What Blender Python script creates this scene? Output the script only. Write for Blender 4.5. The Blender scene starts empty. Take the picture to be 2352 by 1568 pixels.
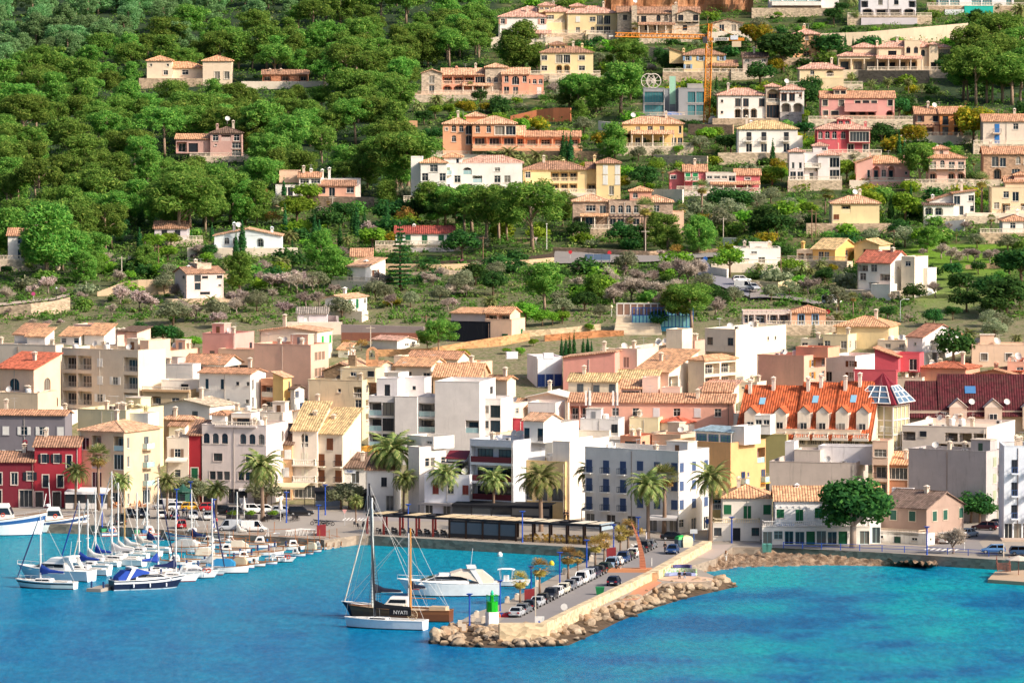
# Harbour town below a wooded hillside: houses, quay, pier, boats, cars and trees, built in metres
import bpy,math,random
import numpy as np
from mathutils import Vector,Matrix
random.seed(7);RNG=np.random.default_rng(11)
SC=bpy.context.scene
COL=SC.collection
R=math.radians
FPX,HCAM,PITCH=13050.0,88.1,math.atan(750/13050)
KD=2352/4096
TILES=dict(a=(0,0,2.24),b=(1000,0,2.24),c=(2000,0,2.24),d=(3000,0,2.146),e=(0,650,2.24),f=(1000,650,2.24),g=(2000,650,2.24),h=(3000,650,2.146),i=(0,1250,2.24),j=(1000,1250,2.24),k=(2000,1250,2.24),l=(3000,1250,2.146),m=(0,1750,2.4125),n=(700,1750,2.4125),o=(1300,1950,2.24),p=(1900,2000,2.138),q=(1450,1700,2.352),r=(2350,1700,2.4122),s=(3100,1750,2.3614),D=(0,0,KD))
def tp(t,x,y):
 ox,oy,s=TILES[t]
 return((ox+x/s)*KD,(oy+y/s)*KD)
def ray(x,y):
 u,v=(x-1176)/FPX,(784-y)/FPX
 c,s=math.cos(PITCH),math.sin(PITCH)
 return Vector((u,c+v*s,-s+v*c))
def at_depth(x,y,Y):
 d=ray(x,y);k=Y/d.y
 return Vector((d.x*k,Y,HCAM+d.z*k))
def on_z(x,y,z):
 d=ray(x,y);k=(z-HCAM)/d.z
 return Vector((d.x*k,d.y*k,z))
TT=[(-2000,-.3),(-6,-.3),(30,.5),(80,7.5),(190,23),(400,44),(600,66),(700,83),(1000,118),(2200,260)]
def terr(x,Y):
 t=Y-(1003-.30*(min(max(x,-110),110)+80))
 for(a,za),(b,zb)in zip(TT,TT[1:]):
  if t<=b:
   return 1.6+za+(zb-za)*(t-a)/(b-a)
 return 1.6+TT[-1][1]
QUAY=1.6
def gz(x,Y):return max(QUAY,terr(x,Y))
def ground(x,y):
 d=ray(x,y)
 Y=700.0;step=6.0
 while Y<3200:
  if HCAM+d.z*Y/d.y<gz(d.x*Y/d.y,Y):
   lo,hi=Y-step,Y
   for _ in range(12):
    mdl=(lo+hi)/2
    if HCAM+d.z*mdl/d.y<gz(d.x*mdl/d.y,mdl):hi=mdl
    else:lo=mdl
   Y=(lo+hi)/2
   return Vector((d.x*Y/d.y,Y,gz(d.x*Y/d.y,Y)))
  Y+=step
 return at_depth(x,y,3000)
def proj(P):
 c,s=math.cos(PITCH),math.sin(PITCH)
 x,y,z=P[0],P[1],P[2]-HCAM
 zf=y*c-z*s
 return(1176+FPX*x/zf,784-FPX*(y*s+z*c)/zf)
MATS={}
def newmat(name):
 m=bpy.data.materials.new(name);m.use_nodes=True
 nt=m.node_tree;return m,nt,nt.nodes['Principled BSDF']
def mixrgb(nt,fac,a,b):
 n=nt.nodes.new('ShaderNodeMix');n.data_type='RGBA'
 for sock,v in((n.inputs[0],fac),(n.inputs[6],a),(n.inputs[7],b)):
  if hasattr(v,'is_linked')or isinstance(v,bpy.types.NodeSocket):nt.links.new(v,sock)
  elif isinstance(v,(int,float)):sock.default_value=v
  else:sock.default_value=(*v,1)
 return n.outputs[2]
def coords(nt,kind='Object'):
 n=nt.nodes.new('ShaderNodeTexCoord');return n.outputs[kind]
def noise(nt,vec,scale,detail=4,rough=.6):
 n=nt.nodes.new('ShaderNodeTexNoise');n.inputs['Scale'].default_value=scale
 n.inputs['Detail'].default_value=detail;n.inputs['Roughness'].default_value=rough
 nt.links.new(vec,n.inputs['Vector']);return n.outputs[0]
def ramp(nt,fac,stops):
 n=nt.nodes.new('ShaderNodeValToRGB');cr=n.color_ramp
 while len(cr.elements)<len(stops):cr.elements.new(.5)
 for e,(p,c)in zip(cr.elements,stops):
  e.position=p;e.color=(*c,1)if not isinstance(c,(int,float))else(c,c,c,1)
 nt.links.new(fac,n.inputs[0]);return n.outputs[0]
def mapping(nt,vec,scale):
 n=nt.nodes.new('ShaderNodeMapping');n.inputs['Scale'].default_value=scale
 nt.links.new(vec,n.inputs[0]);return n.outputs[0]
def math_n(nt,op,a,b=None):
 n=nt.nodes.new('ShaderNodeMath');n.operation=op
 for i,v in enumerate((a,b)):
  if v is None:continue
  if isinstance(v,(int,float)):n.inputs[i].default_value=v
  else:nt.links.new(v,n.inputs[i])
 return n.outputs[0]
def bump(nt,bs,h,strength=.3,dist=.05):
 n=nt.nodes.new('ShaderNodeBump');n.inputs['Strength'].default_value=strength;n.inputs['Distance'].default_value=dist
 nt.links.new(h,n.inputs['Height']);nt.links.new(n.outputs[0],bs.inputs['Normal'])
def hexc(c):
 if isinstance(c,str):
  c=c.lstrip('#');v=[int(c[i:i+2],16)/255 for i in(0,2,4)]
  return tuple(x/12.92 if x<=.04045 else((x+.055)/1.055)**2.4 for x in v)
 return c
def shade(c,k):return tuple(min(1,v*k)for v in c)
def plain(col,rough=.6,metal=0,spec=.4):
 col=hexc(col);key=('plain',tuple(round(v,4)for v in col),rough,metal)
 if key in MATS:return MATS[key]
 m,nt,b=newmat('paint')
 n=noise(nt,coords(nt),1.7,3)
 nt.links.new(mixrgb(nt,n,shade(col,.88),shade(col,1.1)),b.inputs['Base Color'])
 b.inputs['Roughness'].default_value=rough;b.inputs['Metallic'].default_value=metal
 b.inputs['Specular IOR Level'].default_value=spec
 MATS[key]=m;return m
def plaster(col,wear=.5):
 col=hexc(col);key=('plaster',tuple(round(v,4)for v in col),wear)
 if key in MATS:return MATS[key]
 m,nt,b=newmat('plaster')
 co=coords(nt)
 oi=nt.nodes.new('ShaderNodeObjectInfo')
 add=nt.nodes.new('ShaderNodeVectorMath');add.operation='ADD'
 nt.links.new(co,add.inputs[0]);nt.links.new(oi.outputs['Location'],add.inputs[1]);v=add.outputs[0]
 big=noise(nt,v,.35,5,.65)
 c1=mixrgb(nt,ramp(nt,big,[(.3,0.),(.75,1.)]),shade(col,1.08),shade(col,.88))
 st=noise(nt,mapping(nt,v,(1.6,1.6,.22)),1.0,5,.7)
 stf=math_n(nt,'MULTIPLY',ramp(nt,st,[(.55,0.),(.85,.8)]),wear)
 grey=tuple(.45*x+.55*y for x,y in zip(shade(col,.55),(.2,.17,.14)))
 c2=mixrgb(nt,stf,c1,grey)
 nt.links.new(c2,b.inputs['Base Color'])
 b.inputs['Roughness'].default_value=.9;b.inputs['Specular IOR Level'].default_value=.2
 bump(nt,b,noise(nt,v,6,4),.25,.03)
 MATS[key]=m;return m
def stone(col,scale=1.6,mortar=.62):
 col=hexc(col);key=('stone',tuple(round(v,4)for v in col),scale)
 if key in MATS:return MATS[key]
 m,nt,b=newmat('stone')
 co=coords(nt)
 vo=nt.nodes.new('ShaderNodeTexVoronoi');vo.inputs['Scale'].default_value=scale
 nt.links.new(mapping(nt,co,(1,1,1.7)),vo.inputs['Vector'])
 sp=nt.nodes.new('ShaderNodeSeparateColor');nt.links.new(vo.outputs['Color'],sp.inputs[0])
 c=ramp(nt,sp.outputs[0],[(0,shade(col,.62)),(.5,col),(1,shade(col,1.25))])
 n=noise(nt,co,.5,5)
 c=mixrgb(nt,math_n(nt,'MULTIPLY',n,.5),c,shade(col,.7))
 nt.links.new(c,b.inputs['Base Color']);b.inputs['Roughness'].default_value=.95
 b.inputs['Specular IOR Level'].default_value=.15
 bump(nt,b,vo.outputs['Distance'],.6,.08)
 MATS[key]=m;return m
def tiles(col):
 """clay roof tiles: barrels run down the slope, courses across it"""
 col=hexc(col);key=('tiles',tuple(round(v,4)for v in col))
 if key in MATS:return MATS[key]
 m,nt,b=newmat('roof_tiles')
 co=coords(nt);sx=nt.nodes.new('ShaderNodeSeparateXYZ');nt.links.new(co,sx.inputs[0])
 g=nt.nodes.new('ShaderNodeNewGeometry')
 vt=nt.nodes.new('ShaderNodeVectorTransform');vt.vector_type='NORMAL';vt.convert_from='WORLD';vt.convert_to='OBJECT'
 nt.links.new(g.outputs['True Normal'],vt.inputs[0])
 sn=nt.nodes.new('ShaderNodeSeparateXYZ');nt.links.new(vt.outputs[0],sn.inputs[0])
 side=math_n(nt,'GREATER_THAN',math_n(nt,'ABSOLUTE',sn.outputs[0]),math_n(nt,'ABSOLUTE',sn.outputs[1]))
 mx=nt.nodes.new('ShaderNodeMix');nt.links.new(side,mx.inputs[0]);nt.links.new(sx.outputs[0],mx.inputs[2]);nt.links.new(sx.outputs[1],mx.inputs[3])
 u=mx.outputs[0]
 mv=nt.nodes.new('ShaderNodeMix');nt.links.new(side,mv.inputs[0]);nt.links.new(sx.outputs[1],mv.inputs[2]);nt.links.new(sx.outputs[0],mv.inputs[3])
 v=mv.outputs[0]
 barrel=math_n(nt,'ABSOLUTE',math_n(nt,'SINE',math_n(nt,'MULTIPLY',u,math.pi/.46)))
 fl=math_n(nt,'FLOOR',math_n(nt,'MULTIPLY',u,1/.46));fv=math_n(nt,'FLOOR',math_n(nt,'MULTIPLY',v,1/.5))
 cb=nt.nodes.new('ShaderNodeCombineXYZ');nt.links.new(fl,cb.inputs[0]);nt.links.new(fv,cb.inputs[1])
 wn=nt.nodes.new('ShaderNodeTexWhiteNoise');wn.noise_dimensions='2D';nt.links.new(cb.outputs[0],wn.inputs['Vector'])
 c=ramp(nt,wn.outputs[0],[(0,shade(col,.62)),(.45,col),(1,shade(col,1.3))])
 big=noise(nt,co,.6,5,.7)
 lich=tuple(.5*a+.5*b2 for a,b2 in zip(shade(col,.5),(.12,.1,.07)))
 c=mixrgb(nt,math_n(nt,'MULTIPLY',ramp(nt,big,[(.45,0.),(.7,1.)]),.6),c,lich)
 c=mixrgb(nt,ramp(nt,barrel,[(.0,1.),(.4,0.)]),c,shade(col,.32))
 nt.links.new(c,b.inputs['Base Color']);b.inputs['Roughness'].default_value=.9
 b.inputs['Specular IOR Level'].default_value=.2
 bump(nt,b,barrel,.7,.12)
 MATS[key]=m;return m
def glass(kind=0):
 key=('glass',kind)
 if key in MATS:return MATS[key]
 m,nt,b=newmat('window_glass')
 oi=nt.nodes.new('ShaderNodeObjectInfo')
 if kind==0:st=[(0,(.012,.016,.022)),(.5,(.03,.045,.06)),(.8,(.09,.1,.1)),(1,(.3,.27,.22))]
 elif kind==1:st=[(0,(.05,.2,.22)),(1,(.12,.33,.36))]
 else:st=[(0,(.35,.55,.56)),(1,(.5,.68,.7))]
 nt.links.new(ramp(nt,oi.outputs['Random'],st),b.inputs['Base Color'])
 b.inputs['Roughness'].default_value=.08;b.inputs['Specular IOR Level'].default_value=.6
 bump(nt,b,noise(nt,coords(nt),.8,2),.08,.05)
 MATS[key]=m;return m
def leafmat(name,cols,trans=.48,hue=.0):
 key=('leaf',name)
 if key in MATS:return MATS[key]
 m=bpy.data.materials.new(name);m.use_nodes=True;nt=m.node_tree
 nt.nodes.remove(nt.nodes['Principled BSDF']);out=nt.nodes['Material Output']
 g=nt.nodes.new('ShaderNodeNewGeometry')
 oi=nt.nodes.new('ShaderNodeObjectInfo')
 c=ramp(nt,g.outputs['Random Per Island'],[(i/(len(cols)-1),hexc(cc))for i,cc in enumerate(cols)])
 hs=nt.nodes.new('ShaderNodeHueSaturation');nt.links.new(c,hs.inputs['Color'])
 hs.inputs['Saturation'].default_value=1.0
 nt.links.new(math_n(nt,'ADD',math_n(nt,'MULTIPLY',oi.outputs['Random'],.05),.475),hs.inputs['Hue'])
 nt.links.new(math_n(nt,'ADD',math_n(nt,'MULTIPLY',oi.outputs['Random'],.55),.72),hs.inputs['Value'])
 d=nt.nodes.new('ShaderNodeBsdfDiffuse');t=nt.nodes.new('ShaderNodeBsdfTranslucent')
 mx=nt.nodes.new('ShaderNodeMixShader');mx.inputs[0].default_value=trans
 nt.links.new(hs.outputs[0],d.inputs[0]);nt.links.new(hs.outputs[0],t.inputs[0])
 nt.links.new(d.outputs[0],mx.inputs[1]);nt.links.new(t.outputs[0],mx.inputs[2]);nt.links.new(mx.outputs[0],out.inputs[0])
 MATS[key]=m;return m
class MB:
 def __init__(s):s.v=[];s.f=[];s.mi=[];s.m=0
 def add(s,vs,fs):
  o=len(s.v);s.v+=[tuple(p)for p in vs];s.f+=[tuple(i+o for i in f)for f in fs];s.mi+=[s.m]*len(fs);return s
 def box(s,x0,y0,z0,x1,y1,z1):
  return s.add([(x0,y0,z0),(x1,y0,z0),(x1,y1,z0),(x0,y1,z0),(x0,y0,z1),(x1,y0,z1),(x1,y1,z1),(x0,y1,z1)],[(0,3,2,1),(4,5,6,7),(0,1,5,4),(1,2,6,5),(2,3,7,6),(3,0,4,7)])
 def cbox(s,c,d):return s.box(c[0]-d[0]/2,c[1]-d[1]/2,c[2]-d[2]/2,c[0]+d[0]/2,c[1]+d[1]/2,c[2]+d[2]/2)
 def tube(s,pts,r,n=6,cap=True):
  pts=[Vector(p)for p in pts];rs=r if isinstance(r,(list,tuple))else[r]*len(pts)
  vs=[];fs=[]
  for i,p in enumerate(pts):
   t=(pts[min(i+1,len(pts)-1)]-pts[max(i-1,0)])
   if t.length<1e-9:t=Vector((0,0,1))
   t.normalize();a=t.cross(Vector((0,0,1))if abs(t.z)<.95 else Vector((1,0,0))).normalized();b=t.cross(a)
   for k in range(n):
    an=2*math.pi*k/n;vs.append(p+(a*math.cos(an)+b*math.sin(an))*rs[i])
  for i in range(len(pts)-1):
   for k in range(n):fs.append((i*n+k,i*n+(k+1)%n,(i+1)*n+(k+1)%n,(i+1)*n+k))
  if cap:fs+=[tuple(range(n))[::-1],tuple(range((len(pts)-1)*n,len(pts)*n))]
  return s.add(vs,fs)
 def prism(s,poly,z0,z1):
  n=len(poly)
  return s.add([(p[0],p[1],z0)for p in poly]+[(p[0],p[1],z1)for p in poly],[tuple(range(n))[::-1],tuple(range(n,2*n))]+[(i,(i+1)%n,n+(i+1)%n,n+i)for i in range(n)])
 def prof(s,poly,y0,y1):
  n=len(poly)
  return s.add([(p[0],y0,p[1])for p in poly]+[(p[0],y1,p[1])for p in poly],[tuple(range(n)),tuple(range(n,2*n))[::-1]]+[((i+1)%n,i,n+i,n+(i+1)%n)for i in range(n)])
 def lathe(s,prof,n=10,c=(0,0,0)):
  vs=[(c[0]+r*math.cos(2*math.pi*k/n),c[1]+r*math.sin(2*math.pi*k/n),c[2]+z)for r,z in prof for k in range(n)]
  fs=[(i*n+k,i*n+(k+1)%n,(i+1)*n+(k+1)%n,(i+1)*n+k)for i in range(len(prof)-1)for k in range(n)]
  fs+=[tuple(range(n))[::-1],tuple(range((len(prof)-1)*n,len(prof)*n))]
  return s.add(vs,fs)
 def loft(s,secs,closed=True,caps=True):
  n=len(secs[0]);vs=[p for q in secs for p in q];fs=[]
  for i in range(len(secs)-1):
   for k in range(n if closed else n-1):fs.append((i*n+k,i*n+(k+1)%n,(i+1)*n+(k+1)%n,(i+1)*n+k))
  if caps:fs+=[tuple(range(n))[::-1],tuple(range((len(secs)-1)*n,len(secs)*n))]
  return s.add(vs,fs)
 def mesh(s,name,mats,smooth=False):
  me=bpy.data.meshes.new(name);me.from_pydata(s.v,[],s.f)
  if not isinstance(mats,(list,tuple)):mats=[mats]
  for m in mats:me.materials.append(m)
  if len(mats)>1:me.polygons.foreach_set('material_index',s.mi)
  if smooth:me.polygons.foreach_set('use_smooth',[True]*len(me.polygons))
  me.update();return me
 def build(s,name,mats,parent=None,loc=(0,0,0),rz=0,smooth=False):
  return link(name,s.mesh(name,mats,smooth),parent,loc,rz)
def link(name,data,parent=None,loc=(0,0,0),rz=0):
 o=bpy.data.objects.new(name,data);COL.objects.link(o)
 o.location=loc;o.rotation_euler=(0,0,rz)
 if parent:o.parent=parent
 return o
def tag(o,label,cat,group=None):
 o['label']=label;o['category']=cat
 if group:o['group']=group
 return o
def thing(name,label,cat,loc=(0,0,0),rz=0,group=None):
 return tag(link(name,None,None,loc,rz),label,cat,group)
def struct(o):o['kind']='structure';return o
def copy_tree(o,parent=None,loc=None,rz=None,label=None,group=None,scale=None):
 c=o.copy();COL.objects.link(c);c.parent=parent
 if loc is not None:c.location=loc
 if rz is not None:c.rotation_euler=(0,0,rz)
 if scale is not None:c.scale=scale if isinstance(scale,(tuple,list,Vector))else(scale,)*3
 if label:c['label']=label
 if group:c['group']=group
 for ch in CH.get(o.name,None)or[x for x in o.children]:copy_tree(ch,c)
 return c
CH={}
MESHC={}
def cached(key,fn):
 if key not in MESHC:MESHC[key]=fn()
 return MESHC[key]
def text_mesh(txt,size,mat,depth=.01):
 cu=bpy.data.curves.new('lettering','FONT');cu.body=txt;cu.size=size;cu.extrude=depth
 cu.align_x='CENTER';cu.align_y='CENTER'
 o=bpy.data.objects.new('lettering',cu);COL.objects.link(o)
 dg=bpy.context.evaluated_depsgraph_get();me=bpy.data.meshes.new_from_object(o.evaluated_get(dg))
 bpy.data.objects.remove(o);bpy.data.curves.remove(cu)
 me.materials.clear();me.materials.append(mat)
 me.transform(Matrix.Rotation(math.pi/2,4,'X'))
 return me
cam=bpy.data.cameras.new('camera');camo=bpy.data.objects.new('camera',cam);COL.objects.link(camo)
cam.sensor_width=36;cam.lens=36*FPX/2352;cam.clip_end=8000;cam.clip_start=5
camo.location=(0,0,HCAM);camo.rotation_euler=(math.pi/2-PITCH,0,0)
SC.camera=camo
SUN_EL=R(33);SUN_DIR=Vector((.88*math.cos(SUN_EL),-.475*math.cos(SUN_EL),math.sin(SUN_EL)))
sun=bpy.data.lights.new('sun','SUN');sun.energy=4.9;sun.angle=R(.5);sun.color=(1,.85,.68)
suno=bpy.data.objects.new('sun',sun);COL.objects.link(suno)
suno.rotation_euler=(-SUN_DIR).to_track_quat('-Z','Y').to_euler()
w=bpy.data.worlds.new('World');SC.world=w;w.use_nodes=True
nt=w.node_tree;sky=nt.nodes.new('ShaderNodeTexSky');sky.sky_type='NISHITA';sky.sun_disc=False
sky.sun_elevation=SUN_EL;sky.sun_rotation=math.atan2(SUN_DIR.x,SUN_DIR.y);sky.air_density=1.0;sky.dust_density=10.0;sky.ozone_density=6.0
nt.links.new(sky.outputs[0],nt.nodes['Background'].inputs[0]);nt.nodes['Background'].inputs[1].default_value=.15
SC.view_settings.view_transform='Standard';SC.view_settings.look='None';SC.view_settings.exposure=0
SC.cycles.max_bounces=5;SC.cycles.diffuse_bounces=3;SC.cycles.glossy_bounces=2;SC.cycles.transmission_bounces=2;SC.cycles.caustics_reflective=False;SC.cycles.caustics_refractive=False
TC=dict(o='#e2ad84',r='#d9694a',b='#b48a70',p='#dfae98',y='#e3c28e',k='#7d6658',m='#6e2a30',t='#d09c7a',s='#e8b692',g='#9d9388')
WC=dict(white='#faf3e9',cream='#f6e8d0',warm='#f3dcc0',coral='#eca98c',orange='#efb088',yellow='#f6dcaa',gold='#efc077',pink='#f2c4b4',rose='#e5a39c',red='#c6433f',crimson='#c8525c',salmon='#eab29a',peach='#f4ceb0',stone='#d6c3ac',grey='#c4bbb6',dgrey='#827d84',tan='#d9b48c',olive='#a9a06c',palep='#e9d6cd',blush='#f0cdbb',lav='#d9d0d4',brown='#b98264',mauve='#cfa79c',taupe='#a08a80',black='#1d222b',maroon='#6e2f38')
SHC=dict(g='#1f6b45',k='#242a33',b='#27468c',br='#7a4a2e',w='#f0eee8',t='#8f7a68',gg='#8fa08a',bl='#2f6fb0',gr='#9aa6ac')
HB=[]
def wallmat(c,wm):
 c=WC.get(c,c)
 return stone(c)if wm=='stone' else plaster(c,1.0 if wm=='worn' else .45)
def frame_mesh(w,h,frm,trim,rec):
 def mk():
  b=MB();t=.07;b.m=0
  b.box(-w/2,-.05,0,-w/2+t,.02,h);b.box(w/2-t,-.05,0,w/2,.02,h)
  b.box(-w/2+t,-.05,h-t,w/2-t,.02,h);b.box(-w/2+t,-.05,0,w/2-t,.02,t)
  n=max(1,round(w/.75))if w>.8 else 1
  for i in range(1,n):x=-w/2+w*i/n;b.box(x-.03,-.05,t,x+.03,.02,h-t)
  if h<1.9 and w>.9:b.box(-w/2+t,-.045,h*.62,w/2-t,.015,h*.62+.05)
  b.m=1
  b.box(-w/2-.12,-rec-.09,-.12,w/2+.12,-rec+.02,-.002)
  if trim:
   y0,y1=-rec-.04,-rec-.002;g=.15
   b.box(-w/2-g,y0,0,-w/2,y1,h+g);b.box(w/2,y0,0,w/2+g,y1,h+g);b.box(-w/2,y0,h,w/2,y1,h+g)
  return b.mesh('window',[plain(frm),plain(trim or '#d8d0c4',.8)])
 return cached(('fr',round(w,1),round(h,1),frm,trim,round(rec,2)),mk)
def pane_mesh(w,h,g=0):return cached(('pane',round(w,1),round(h,1),g),lambda:MB().box(-w/2+.02,-.01,.02,w/2-.02,.01,h-.02).mesh('pane',glass(g)))
def shutter_mesh(w,h,col):
 def mk():
  b=MB();b.box(-w/2,-.03,0,w/2,.03,h)
  n=int(h/.16)
  for i in range(n):z=h*(i+.5)/n;b.box(-w/2+.06,-.05,z-.03,w/2-.06,-.03,z+.03)
  return b.mesh('shutter',plain(col,.7))
 return cached(('sh',round(w,1),round(h,1),col),mk)
def rail_mesh(w,d,kind,col):
 """railing along x from -w/2 to w/2 at y=0 with returns to y=d"""
 def mk():
  b=MB();H_=1.0
  runs=[((-w/2,0),(w/2,0))]+([((-w/2,0),(-w/2,d)),((w/2,0),(w/2,d))]if d>.3 else[])
  for(x0,y0),(x1,y1)in runs:
   L=math.hypot(x1-x0,y1-y0);n=max(1,int(L/(.32 if kind=='bal' else .3)))
   hx=.09 if kind=='bal' else .03
   def bar(z0,z1,e):b.box(min(x0,x1)-e,min(y0,y1)-e,z0,max(x0,x1)+e,max(y0,y1)+e,z1)
   if kind=='bal':
    bar(0,.14,.1);bar(H_-.14,H_,.11)
    for i in range(n+1):
     x,y=x0+(x1-x0)*i/n,y0+(y1-y0)*i/n
     q=.13 if i%6==0 else .075
     b.lathe([(q*.7,.14),(q,.38),(q*.5,.62),(q*.7,H_-.14)],6,(x,y,0))
   elif kind=='iron':
    bar(H_-.06,H_,.03);bar(.06,.11,.025)
    for i in range(n+1):
     x,y=x0+(x1-x0)*i/n,y0+(y1-y0)*i/n;b.box(x-.018,y-.018,.1,x+.018,y+.018,H_-.06)
   elif kind=='solid':bar(0,H_,.07)
   else:
    bar(H_-.05,H_,.03);b.m=1;bar(.05,H_-.06,.012);b.m=0
    for i in range(0,n+1,4):
     x,y=x0+(x1-x0)*i/n,y0+(y1-y0)*i/n;b.box(x-.025,y-.025,0,x+.025,y+.025,H_-.05)
  return b.mesh('railing',[plain(col,.7),glass(2)]if kind=='glass' else plain(col,.8))
 return cached(('rail',round(w,1),round(d,1),kind,col),mk)
CUR={}
def opening(ch,cw,rh,S):
 """(w, h, sill, recess, arched) of a facade cell"""
 mw,mh=cw*.82,rh*.84
 q=lambda w,h,s,r=.16,a=False:(min(w,mw),min(h,max(.4,rh-s-.2)),min(s,rh*.4),r,a)
 return{'w':q(1.3,1.5,.85),'s':q(1.15,1.5,.85),'c':q(1.25,1.6,.8,.1),'d':q(1.5,2.15,.06),'D':q(1.25,2.15,.06,.1),'a':q(1.15,1.8,.7,.18,True),'b':(cw*.9,rh*.80,.05,1.3,False),'l':(cw*.97,rh*.86,.03,1.5,False),'A':(cw*.86,rh*.86,.05,1.4,True),'B':q(1.6,2.15,.06),'E':q(1.2,2.15,.06,.1),'g':(cw*.86,rh*.76,.08,.2,False),'p':(cw*.9,rh*.82,.08,.22,False),'W':q(2.3,1.35,.9),'n':q(.65,.7,1.3),'t':q(.7,1.9,.5),'O':q(2.2,2.3,.05,.18,True),'G':(min(2.6,mw),min(2.3,rh*.8),.02,.3,False)}.get(ch)
def facade(wb,root,P,rz,W,H,rows,S):
 rows=[r for r in rows.split('|')]if rows else[]
 ops=[];n=len(rows)
 for i,row in enumerate(rows):
  rh=H/n;z0=rh*i;m=len(row)
  for j,ch in enumerate(row):
   if ch in '. ':continue
   cw=W/m;o=opening(ch,cw,rh,S)
   if not o:continue
   w,h,sill,rec,arch=o
   if w<.3 or h<.3:continue
   uc=cw*(j+.5);ops.append((uc-w/2,z0+sill,uc+w/2,z0+sill+h,rec,arch,ch,cw))
 us=sorted({0,W}|{round(o[k],4)for o in ops for k in(0,2)});zs=sorted({S['zb'],H}|{round(o[k],4)for o in ops for k in(1,3)})
 for a,b in zip(us,us[1:]):
  run=None
  for c,d in zip(zs,zs[1:]):
   um,zm=(a+b)/2,(c+d)/2
   hole=any(o[0]<um<o[2]and o[1]<zm<o[3]for o in ops)
   if hole:
    if run is not None:wb.add([P(a,run,0),P(b,run,0),P(b,c,0),P(a,c,0)],[(0,1,2,3)]);run=None
   elif run is None:run=c
  if run is not None:wb.add([P(a,run,0),P(b,run,0),P(b,H,0),P(a,H,0)],[(0,1,2,3)])
 for(u0,z0,u1,z1,rec,arch,ch,cw)in ops:
  c0=[(u0,z0),(u1,z0),(u1,z1),(u0,z1)]
  for(p,q)in zip(c0,c0[1:]+c0[:1]):
   wb.add([P(*p,0),P(*q,0),P(*q,rec),P(*p,rec)],[(0,1,2,3)])
  wb.add([P(*p,rec+.01)for p in c0],[(0,1,2,3)])
  w,h,uc=u1-u0,z1-z0,(u0+u1)/2
  if arch:
   r=w/2;rv=min(r,h*.45);k=7
   for sg in(-1,1):
    pts=[P(uc+sg*r*math.cos(math.pi/2*i/k),z1-rv+rv*math.sin(math.pi/2*i/k),.004)for i in range(k+1)]
    cor=P(uc+sg*r,z1,.004)
    wb.add([cor]+pts,[(0,i+1,i+2)for i in range(k)])
  if ch in 'blA':
   pw,ph=min(w*.7,3.4),min(h*.82,2.2)
   if ch=='l' and w>4:
    for s in(-.25,.25):
     o=link('window',frame_mesh(w*.36,ph,S['frm'],None,.1),root,P(uc+s*w,z0+.04,rec-.02),rz)
     link('pane',pane_mesh(w*.36,ph,S['gl']),o)
   else:
    o=link('window',frame_mesh(pw,ph,S['frm'],None,.1),root,P(uc,z0+.04,rec-.02),rz)
    link('pane',pane_mesh(pw,ph,S['gl']),o)
   if(ch in 'bl' and(z0>1.2 or S['lowrail']))or(ch=='A' and z0>1.2):
    link('balustrade' if S['rail']=='bal' else 'railing',rail_mesh(w-.1,0,S['rail'],S['rcol']),root,P(uc,z0,.12),rz)
   continue
  if ch in 'cD':
   o=link('window',frame_mesh(w,h,S['frm'],S['trim'],rec),root,P(uc,z0,rec-.02),rz)
   for s in(-1,1):link('shutter',shutter_mesh(w/2-.02,h,S['sc']),o,(s*w/4,-.09,0))
   continue
  if ch=='G':
   o=link('garage_door',shutter_mesh(w-.05,h,S['sc']),root,P(uc,z0,rec-.06),rz);continue
  dn='door' if ch in 'dBE' and z0<1 else 'window'
  o=link(dn,frame_mesh(w,h,S['frm'],None if arch else S['trim'],rec),root,P(uc,z0,rec-.02),rz)
  if ch=='E':
   for s in(-1,1):link('shutter',shutter_mesh(w/2-.02,h,S['sc']),o,(s*w/4,-.09,0))
  else:link('pane',pane_mesh(w,h,S['gl']),o)
  if ch=='s':
   for s in(-1,1):link('shutter',shutter_mesh(w/2,h,S['sc']),o,(s*(w*.75+.06),-rec-.05,0))
  if ch in 'BE':
   bw=cw*.95;bd=S['bd']
   bb=cached(('bslab',round(bw,1),bd,S['rcol']),lambda:MB().box(-bw/2,-bd,-.2,bw/2,-.003,0).mesh('balcony',plaster(S['slab'],.5)))
   o=link('balcony',bb,root,P(uc,z0-.02,0),rz)
   link('balustrade' if S['rail']=='bal' else 'railing',rail_mesh(bw-.2,bd-.12,S['rail'],S['rcol']),o,(0,-bd+.11,0))
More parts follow.
